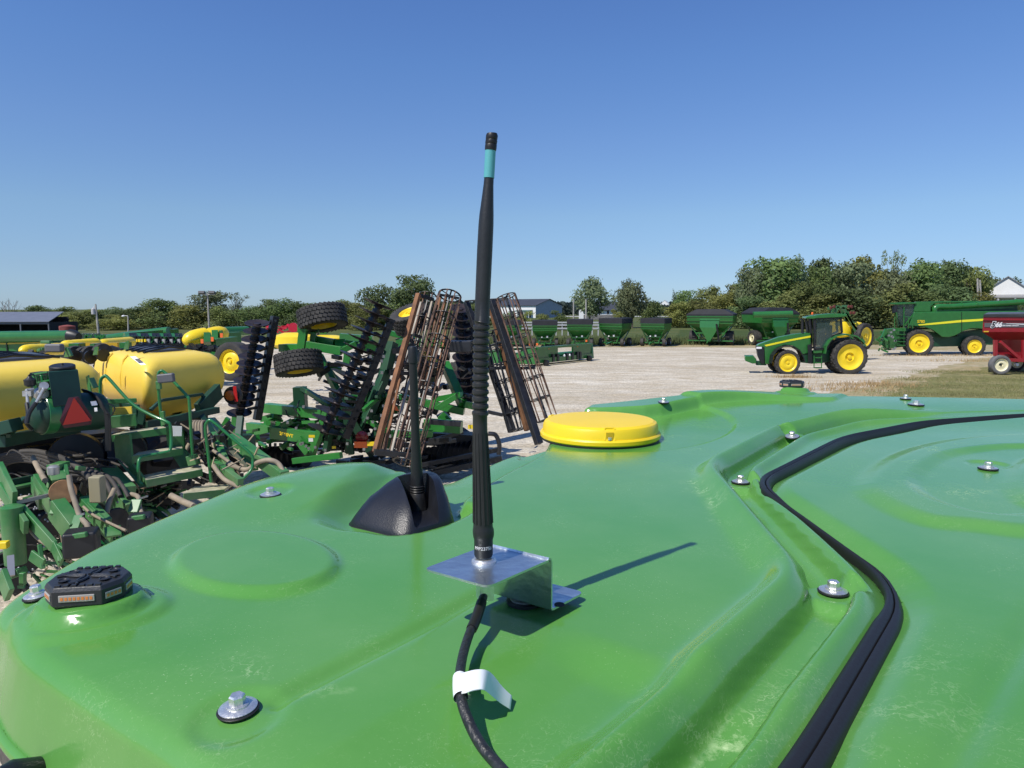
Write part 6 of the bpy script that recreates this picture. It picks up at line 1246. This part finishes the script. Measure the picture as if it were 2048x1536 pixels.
for p_, q_ in zip(_a[:-1], _a[1:]):
    m_ = max(1, int(np.hypot(*(q_ - p_)) / .012)); _k += [p_ + (q_ - p_) * (j + 1) / m_ for j in range(m_)]
SEAL = np.array(_k)
tS = [0, tat(1690, 876), tat(1556, 966), tat(1600, 1012), tat(1735, 1105), tat(1775, 1150), tat(1790, 1240), 1]
wid = lambda t: lerps(t, [(0, .018), (tS[1], .022), (tS[2], .022), (tS[3], .008), (tS[4], .007), (tS[5], .013), (tS[6], .027), (1, .028)])
hei = lambda t: lerps(t, [(0, .034), (tS[1], .028), (tS[2], .024), (tS[3], .018), (tS[4], .016), (tS[6], .015), (1, .015)])
seal = ribbon(SEAL, lambda t: Z0 - .010, wid, hei).build("rubber_seal", M_BLACK, cab, smooth=True, ang=60, label="black rubber seal curving round the hatch")
# bolts
def bolt(key, r=.0165, tilt=0.0):
    p = onroof(*BOLTS[key]); e = .01
    zx = (roofz(p.x + e, p.y)[0] - roofz(p.x - e, p.y)[0]) / (2 * e); zy = (roofz(p.x, p.y + e)[0] - roofz(p.x, p.y - e)[0]) / (2 * e)
    tl_ = .8 if key[0] in 'b' else .15; nrm = Vector((-float(zx) * tl_, -float(zy) * tl_, 1)).normalized(); p = p + nrm * .001
    wsh = MB().lathe([(r * .35, .002), (r * .95, .002), (r * .98, .0034), (r * .9, .0040), (r * .6, .0052), (r * .35, .0055)], p, nrm, 32).build("bolt", M_STEEL, cab, smooth=True, ang=30)
    MB().lathe([(r * .4, 0), (r * 1.0, 0), (r * 1.06, .0005), (r * 1.08, .0016), (r * 1.02, .0024), (r * .9, .0022)], p, nrm, 32).build("rubber_washer", M_BLACK, wsh, smooth=True, ang=60)
    MB().lathe([(r * .58, .0045), (r * .58, .0065), (r * .5, .007)], p, nrm, 24).lathe([(r * .42, .0065), (r * .42, .013), (r * .34, .0143), (r * .15, .014)], p, nrm, 6).build("bolt_head", M_STEEL, wsh, smooth=True, ang=25)
for k, rad in (('b1', .0155), ('b2', .0165), ('b3', .0135), ('g1', .0160), ('g2', .0160), ('g3', .017), ('h1', .0165), ('r1', .016), ('r2', .016), ('r3', .022)): bolt(k, rad)
# beacons
M_LED = mat("amber_led", (.62, .20, .05), .25, objvar=.3); M_LENS = mat("clear_lens", (.35, .33, .30), .12, spec=.6); M_BEAC = mat("beacon_black", (.022, .024, .028), .45, bump=.06, bscale=300)
def beacon(name, c, rot, label):
    def fit(mb):
        mb.v = [tuple(cc0 + Vector(p) * K) for p in mb.v]; return mb
    c = Vector((c[0], c[1], float(roofz(c[0], c[1])[0]) - .002)); K = .77; cc0 = Vector(c); c = Vector((0, 0, 0))
    def oc(sx, sy, z, k=.62):
        pts = [(sx, sy * k * .6), (sx * .62, sy), (-sx * .62, sy), (-sx, sy * k * .6), (-sx, -sy * k * .6), (-sx * .62, -sy), (sx * .62, -sy), (sx, -sy * k * .6)]
        M = Matrix.Rotation(rot, 3, 'Z'); return [c + M @ Vector((x, y, z)) for x, y in pts]
    b = fit(MB().loft([oc(.047, .037, 0), oc(.050, .040, .004), oc(.050, .040, .023), oc(.0470, .0370, .0285)])).build("beacon_light", M_BEAC, cab, smooth=True, ang=25, bevel=.0012, label=label)
    M = Matrix.Rotation(rot, 3, 'Z'); tr = MB()
    random.seed(3)
    for k in range(8):
        a0 = k * PI / 4 + .2
        pts = [c + M @ Vector((math.cos(a0 + j * .09 * (1 if k % 2 else -1)) * (.006 + .0058 * j), math.sin(a0 + j * .09 * (1 if k % 2 else -1)) * (.005 + .0044 * j), .0302)) for j in range(7)]
        tr.tube(pts, .0019, 6)
    for sx in (-1, 1):
        for sy in (-1, 1):
            tr.lathe([(.0062, .0), (.0072, .0014), (.0056, .0018), (.0048, .0005)], c + M @ Vector((.026 * sx, .016 * sy, .0298)), (0, 0, 1), 14)
    for j in range(6):
        for sy in (-1, 1): tr.box(c + M @ Vector((-.025 + .010 * j, .0335 * sy, .0292)), (.006, .005, .003), rot)
    fit(tr).build("top_tread", M_BEAC, b, smooth=True, ang=40)
    R8 = oc(.0502, .0402, .014); leds = MB(); lens = MB(); fr = MB()
    for i in range(8):
        a, b2 = R8[i], R8[(i + 1) % 8]; d = b2 - a; L = d.length; d.normalize(); nrm = Vector((d.y, -d.x, 0)); mid = (a + b2) / 2
        if nrm.dot(mid - (c + Vector((0, 0, .014)))) < 0: nrm = -nrm
        if L < .02: continue
        Lw = L * .72; ang_ = math.atan2(d.y, d.x)
        lens.box(mid + nrm * .0002, (Lw, .0022, .0095), ang_)
        nl_ = max(3, int(Lw / .0052))
        for j in range(nl_): leds.box(mid + d * ((j + .5) / nl_ - .5) * Lw * .92 + nrm * .0012, (Lw / nl_ * .60, .001, .0042), ang_)
    ln = fit(lens).build("led_window", M_LENS, b, bevel=.0008)
    fit(leds).build("led_row", M_LED, b)
beacon("b", BEAC1, R(9), "black octagonal beacon with amber LEDs at the left corner of the roof")
beacon("b", BEAC2, R(4), "black octagonal beacon with amber LEDs at the far edge of the roof")
# yellow dome
dz = float(roofz(*dome_c)[0]) + .004; DC = Vector((*dome_c, dz)); dome_r = .153
prof = [(.120, 0), (.150, .001), (.153, .004), (.1535, .012), (.1505, .016), (.1475, .0165), (.1455, .034), (.142, .041), (.134, .0455), (.10, .0478), (.05, .049), (.0, .0495)]
gd = MB().lathe(prof, DC, (0, 0, 1), 96).build("position_dome", M_YCAP, cab, smooth=True, ang=25, label="bright yellow round positioning dome on the green roof")
MB().lathe([(.146, -.006), (.150, -.004), (.150, .001), (.12, .001)], DC, (0, 0, 1), 64).build("dome_gasket", M_BLACK, gd, smooth=True)
for a_ in (R(-88), R(152)):
    u = Vector((math.cos(a_), math.sin(a_), 0)); v = Vector((-u.y, u.x, 0)); base = DC + u * .1455
    sl_ = MB()
    for sgn in (-1, 1): sl_.beam(base + v * .0125 * sgn + Vector((0, 0, .016)), base + v * .0115 * sgn - u * .008 + Vector((0, 0, .045)), .004, .006)
    sl_.beam(base - v * .0115 - u * .009 + Vector((0, 0, .0452)), base + v * .0115 - u * .009 + Vector((0, 0, .0452)), .006, .004)
    sl_.build("screw_recess", M_YCAP, gd, bevel=.001)
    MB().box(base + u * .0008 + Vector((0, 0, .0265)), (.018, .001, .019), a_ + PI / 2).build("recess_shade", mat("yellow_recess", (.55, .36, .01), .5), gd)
    MB().lathe([(.005, 0), (.005, .006), (.003, .007)], base + u * .001 + Vector((0, 0, .018)), (0, 0, 1), 12).build("screw", M_STEEL, gd, smooth=True, ang=30)
# housing with the short aerial
hz = Z0 - .026
def hp(px, py): g = G(px, py, hz); return Vector((g.x, g.y, hz))
hl, hn, hr = hp(684, 1052), hp(812, 1082), hp(922, 1050); hb = hl + hr - hn + Vector((.0, .055, 0))
hc = (hl + hr) / 2
def hring(s, z, rnd, shift=(0, 0)):
    cs = [hl, hn, hr, hb]; out = []
    for i in range(4):
        p, a, b_ = cs[i], cs[i - 1], cs[(i + 1) % 4]
        for t in np.linspace(0, 1, 7):
            u1 = p.lerp(a, rnd * (1 - t)); u2 = p.lerp(b_, rnd * t); q = u1.lerp(u2, t)
            out.append(hc + (q - hc) * s + Vector((shift[0] * (1 - s), shift[1] * (1 - s), z)))
    return out
shf = (.040, .095)
hs = MB().loft([hring(1.0, -.004, .22, shf), hring(1.0, .002, .22, shf), hring(.955, .012, .24, shf), hring(.88, .026, .27, shf), hring(.79, .040, .30, shf), hring(.70, .048, .33, shf), hring(.60, .058, .36, shf), hring(.50, .065, .40, shf), hring(.36, .068, .46, shf)])
hso = hs.build("antenna_housing", M_PLAS, cab, smooth=True, ang=60, label="black plastic housing at the base of the short antenna")
ant2 = G(836, 1018, hz + .012)
cut = MB(); axd = Vector((.35, -1, 0)).normalized(); sdv = Vector((-axd.y, axd.x, 0))
sec = []
for (uu, vv) in [(-.027, .016), (-.023, .012), (.013, .012), (.016, .016), (.020, .060), (.022, .12), (-.036, .12), (-.030, .060)]:
    sec.append(ant2 + sdv * uu + Vector((0, 0, vv - .012)) + axd * 0)
cut.loft([[p - axd * .019 for p in sec], [p - axd * .016 for p in sec], [p + axd * .2 for p in sec]])
co = cut.build("cutter", M_PLAS)
bo = hso.modifiers.new("cut", 'BOOLEAN'); bo.object = co; bo.operation = 'DIFFERENCE'; bo.solver = 'EXACT'
bvm = hso.modifiers.new("bv", 'BEVEL'); bvm.width = .005; bvm.segments = 3; bvm.limit_method = 'ANGLE'; bvm.angle_limit = R(45)
dg = bpy.context.evaluated_depsgraph_get(); me2 = bpy.data.meshes.new_from_object(hso.evaluated_get(dg)); hso.modifiers.clear(); hso.data = me2
me2.polygons.foreach_set("use_smooth", [True] * len(me2.polygons)); me2.set_sharp_from_angle(angle=R(45))
bpy.data.objects.remove(co)
MB().loft([hring(1.03, -.006, .22), hring(1.035, .000, .22), hring(1.0, .003, .22)]).build("housing_gasket", M_BLACK, hso, smooth=True, ang=50)
top2 = W(825, 693, ant2.y)
def lp(a, b_, t): return a.lerp(b_, t)
pr2 = [(0, .0155), (.06, .0140), (.10, .0125), (.105, .0115), (.115, .0125), (.12, .0115), (.13, .0125), (.135, .0113), (.145, .0123), (.15, .0110), (.20, .0105), (.30, .0088), (.5, .0072), (.8, .0070), (.9, .0066), (.902, .0078), (.985, .0078), (1.0, .006)]
sa = MB().tube([lp(ant2, top2, t) for t, r in pr2], [r for t, r in pr2], 20).build("short_antenna", M_BLACK, cab, smooth=True, ang=35, label="short slim black antenna in the plastic housing")
# bracket
ZB = Z0 + .065; bl = G(848, 1137, ZB); bn = G(976, 1173, ZB); br = G(1103, 1117, ZB); bb = bl + br - bn
fw = (br - bn).normalized(); sw = (br - bb).normalized(); th = .0022
zf = onroof(1130, 1215).z + .006
def sheet(poly, t): return MB().prism(poly, (0, 0, 0), t)
def roundc(cs, r, n=5):
    out = []
    for i in range(len(cs)):
        p, a, b_ = cs[i], cs[i - 1], cs[(i + 1) % len(cs)]
        rr_ = r[i] if isinstance(r, (list, tuple)) else r
        if rr_ == 0: out.append(p); continue
        u1 = p + (a - p).normalized() * rr_; u2 = p + (b_ - p).normalized() * rr_
        for t in np.linspace(0, 1, n): out.append(u1.lerp(p, t).lerp(p.lerp(u2, t), t))
    return out
brk = MB(); Zv = Vector((0, 0, 1))
# one folded strip: top plate, vertical web, foot
prf = [bl.lerp(bn, .5)]
wv = (bn - bl)                      # width direction of the strip
s0 = bl; s1 = bb - fw * .004; 
path = [Vector(bl), Vector(bb) - fw * .005, Vector(bb) - fw * .0015 - Zv * .0015, Vector(bb) - Zv * .005]
vb = Vector((bb.x, bb.y, zf + th)); path += [vb + Zv * .003, vb + fw * .0015 + Zv * .0008, vb + fw * .005, vb + fw * .060]
plate = roundc([bl + fw * 0, bn, bn.lerp(br, .955), bl.lerp(bb, .955)], [.007, .010, 0, 0])
brk.prism(plate, (0, 0, -th), (0, 0, th))
rings = []
for i, p in enumerate(path[1:-1]):
    pass
def strip(pts, a_off, b_off, t):
    vs = []
    for i, p in enumerate(pts):
        d = (pts[min(i + 1, len(pts) - 1)] - pts[max(0, i - 1)]).normalized(); nn = wv.normalized().cross(d).normalized()
        vs.append([p, p + wv, p + wv + nn * t, p + nn * t])
    return vs
st = strip(path[1:-1], 0, 0, th); brk.loft(st)
f0 = path[-2]; foot = roundc([f0, f0 + wv, f0 + wv + fw * .055, f0 + fw * .055], [0, 0, .009, .009])
brk.prism(foot, (0, 0, -th * .0), (0, 0, th))
ab = brk.build("antenna_bracket", M_ZINC, cab, smooth=True, ang=35, label="folded bare metal bracket bolted to the green roof")
hole = G(1119, 1212, zf + th * 1.4)
MB().lathe([(.0062, 0), (.0062, .0003)], Vector((hole.x, hole.y, f0.z + th + .0002)), (0, 0, 1), 24, .9).build("bolt_hole", mat("hole_dark", (.004, .006, .005), .8), ab)
pb = onroof(1050, 1222)
MB().lathe([(.018, 0), (.020, .001), (.020, .004), (.018, .005)], Vector((pb.x, pb.y + .02, pb.z)), (0, 0, 1), 32).build("rubber_washer", M_BLACK, ab, smooth=True)
MB().lathe([(.016, .005), (.0165, .0065), (.01, .007)], Vector((pb.x, pb.y + .02, pb.z)), (0, 0, 1), 32).build("steel_washer", M_STEEL, ab, smooth=True)
# tall antenna
dA = .5 * (bl.y + br.y); AP = [(1112, 967, 17.5), (1108, 967, 19), (1078, 967, 19), (1074, 967, 20.5), (1068, 967, 21.5), (1060, 966.5, 21.5), (1054, 966, 20), (1048, 966, 19.5), (1000, 965, 18), (900, 961, 15.5), (850, 960, 14.5), (832, 960, 14.5)]
y_ = 828
while y_ > 648:
    AP += [(y_, 960.5 + (828 - y_) * .014, 16.8), (y_ - 5, 960.5 + (828 - y_) * .014, 16.2), (y_ - 7, 960.7 + (828 - y_) * .014, 13.6), (y_ - 10, 960.7 + (828 - y_) * .014, 13.6), (y_ - 12, 960.7 + (828 - y_) * .014, 16.2)]; y_ -= 14.3
AP += [(642, 964, 14.8), (600, 965, 14.6), (500, 969.5, 15), (450, 972, 14.6), (430, 973, 13.8), (400, 975, 11.6), (370, 977, 9.6), (356, 978, 9.2)]
bp_ = G(968, 1124, ZB)
pts = [W(x, y, bp_.y) for y, x, r in AP]; px_m = bp_.y / F
wa = MB().tube(pts, [r * px_m * 1.02 for _, _, r in AP], 28).build("whip_antenna", mat("antenna_rubber", (.016, .017, .018), .45, var=.25, vscale=60, bump=.04, bscale=300), cab, smooth=True, ang=35, label="tall black whip antenna with ribbed spring section standing on the metal bracket")
MB().tube([W(978, 356, bp_.y), W(981, 300, bp_.y)], 10.4 * px_m, 24).build("teal_band", mat("teal_band", (.10, .38, .40), .45), wa, smooth=True, ang=35)
tp = [(301, 981, 11), (296, 981.5, 11.5), (290, 982, 11.5), (288.5, 982, 10.8), (287, 982, 11.5), (281, 983, 11.5), (279.5, 983, 10.8), (278, 983, 11.5), (271, 984, 11.6), (267, 984, 10)]
MB().tube([W(x, y, bp_.y) for y, x, r in tp], [r * px_m for _, _, r in tp], 24).build("end_cap", M_BLACK, wa, smooth=True, ang=35)
for k in range(10):   # grip ribs on the lower sleeve
    a = 2 * PI * k / 10
    MB_ = None
rib = MB()
for k in range(14):
    a = 2 * PI * k / 14; dv = Vector((math.cos(a), math.sin(a), 0))
    rib.tube([W(966, 1045, bp_.y) + dv * 19.2 * px_m, W(963, 950, bp_.y) + dv * 16.6 * px_m, W(960.5, 865, bp_.y) + dv * 14.6 * px_m], [.0012, .0010, .0006], 6)
rib.build("grip_rib", M_BLACK, wa, smooth=True)
MB().lathe([(.0125, 0), (.0125, .002), (.0105, .0035), (.0105, .0045), (.0058, .005), (.0055, .016)], Vector((bp_.x, bp_.y, ZB)), (0, 0, 1), 32).build("mount_nut", M_STEEL, wa, smooth=True, ang=30)
cylc = pts[1]; cr_ = 19.4 * px_m
def bend(co_):
    a = -PI / 2 + co_.x / cr_
    c0 = W(967, 1092, bp_.y)
    return Vector((c0.x + math.cos(a) * (cr_ + .0003), c0.y + math.sin(a) * (cr_ + .0003), c0.z + co_.y))
text_mesh("PFP23756", .0048, "serial_text", mat("white_print", (.8, .8, .8), .5), wa, bend, bold=.00008)
# connector and cable
cn = Vector((bp_.x, bp_.y, ZB - th))
MB().lathe([(.0085, -.001), (.0085, -.014), (.0078, -.015), (.0070, -.018), (.0070, -.024)], cn, (0, 0, 1), 12).box(cn + Vector((.001, -.002, -.027)), (.015, .015, .017), .3).build("cable_connector", M_STEEL, wa, smooth=True, ang=30)
cps = []
for (px, py, h_) in [(966, 1210, .030), (952, 1238, .028), (938, 1270, .022), (926, 1310, .020), (920, 1350, .021), (922, 1395, .022), (936, 1440, .018), (962, 1490, .012), (1000, 1535, .009), (1050, 1590, .008), (1120, 1660, .008)]:
    g = onroof(px, py)
    g2 = G(px, py, g.z + h_ * .85); cps.append(g2)
cps[0] = cn + Vector((.0, -.006, -.030))
cc = spline(cps, 8)
cable = MB().tube(cc, .0043, 16).build("antenna_cable", mat("cable_black", (.02, .021, .023), .45, var=.3, vscale=80, bump=.25, bscale=150), cab, smooth=True, ang=60, label="black cable running from the bracket over the roof")
MB().tube(cc[3:14], .0052, 16).build("cable_sleeve", M_BLACK, cable, smooth=True)
# white tag folded round the cable
tgp = [(915, 1368, 0), (918, 1370, 1)]
def tz(px, py, h_): g = onroof(px, py); return G(px, py, g.z + h_)
A_ = [tz(916, 1350, .021), tz(930, 1346, .028), tz(950, 1341, .029), tz(970, 1341, .028), tz(985, 1350, .022), tz(1005, 1375, .012), tz(1024, 1393, .005)]
B_ = [tz(918, 1389, .019), tz(932, 1386, .026), tz(950, 1381, .027), tz(966, 1380, .026), tz(979, 1388, .020), tz(999, 1405, .010), tz(1021, 1419, .002)]
A_ = spline(A_, 4); B_ = spline(B_, 4); tg = MB(); vs = []
for a, b_ in zip(A_, B_): vs.append([a, b_, b_ + Vector((0, 0, .0007)), a + Vector((0, 0, .0007))])
tg.loft(vs).tube(cc[33:41], .0060, 16, False)
tg.build("cable_tag", mat("white_tag", (.80, .82, .82), .35, var=.02, vscale=20), cable, smooth=True, ang=50, label="white adhesive tag folded round the cable")
# dark liner and cab body below the roof
cen = OUT.mean(0)
def offs(P, k):
    out = []
    for i in range(len(P)):
        t = P[(i + 1) % len(P)] - P[i - 1]; t = t / (np.hypot(*t) + 1e-9); nr = np.array([t[1], -t[0]])
        if inpoly(np.array([P[i][0] + nr[0] * .01]), np.array([P[i][1] + nr[1] * .01]), P)[0]: nr = -nr
        out.append((P[i][0] + nr[0] * k, P[i][1] + nr[1] * k))
    return out
inn = offs(OUT, .006)
ze_ = roofz(OUT[:, 0], OUT[:, 1])[0]; rimp = [Vector((x, y, z - .086)) for (x, y), z in zip(offs(OUT, .0135), ze_)]
MB().tube(rimp + [rimp[0]], .0065, 8, False).build("roof_rim", M_ROOF, roof, smooth=True, ang=80)
zl = Z0 - .075
MB().loft([[Vector((x, y, zl)) for x, y in inn], [Vector((x, y, zl - .09)) for x, y in inn], [Vector((cen[0] + (x - cen[0]) * .93, cen[1] + (y - cen[1]) * .93, zl - .13)) for x, y in inn]]).build("roof_liner", mat("liner_black", (.012, .013, .016), .4, bump=.3, bscale=30), cab, smooth=True, ang=30)
inn2 = [(cen[0] + (p[0] - cen[0]) * .88, cen[1] + (p[1] - cen[1]) * .88) for p in OUT[::3]]
MB().loft([[Vector((x, y, zl - .12)) for x, y in inn2], [Vector((x, y, 1.3)) for x, y in inn2]]).build("cab_glass", M_DGLASS, cab, smooth=True)
MB().loft([[Vector((x, y, 1.3)) for x, y in inn2], [Vector((x, y, .7)) for x, y in inn2]]).build("cab_base", mat("chassis_black", (.015, .015, .015), .5), cab)
for x_ in (.0, 1.7):
    for y_ in (.3, 2.3):
        wv_ = MB().lathe([(.28, -.2), (.55, -.22), (.72, -.2), (.75, -.1), (.75, .1), (.72, .2), (.55, .22), (.28, .2)], (x_, y_, .75), (1, 0, 0), 36).build("wheel", mat("tyre_black", (.02, .02, .02), .7), cab, smooth=True)
lg = MB()
for (px, py, r_) in [(92, 1540, .012)]:
    p = W(px, py, .60); lg.lathe([(r_ * .8, 0), (r_, .004), (r_, .03), (r_ * .6, .04)], p, (-.4, -.6, .3), 20)
lg.build("work_light", M_PLAS, cab, smooth=True)
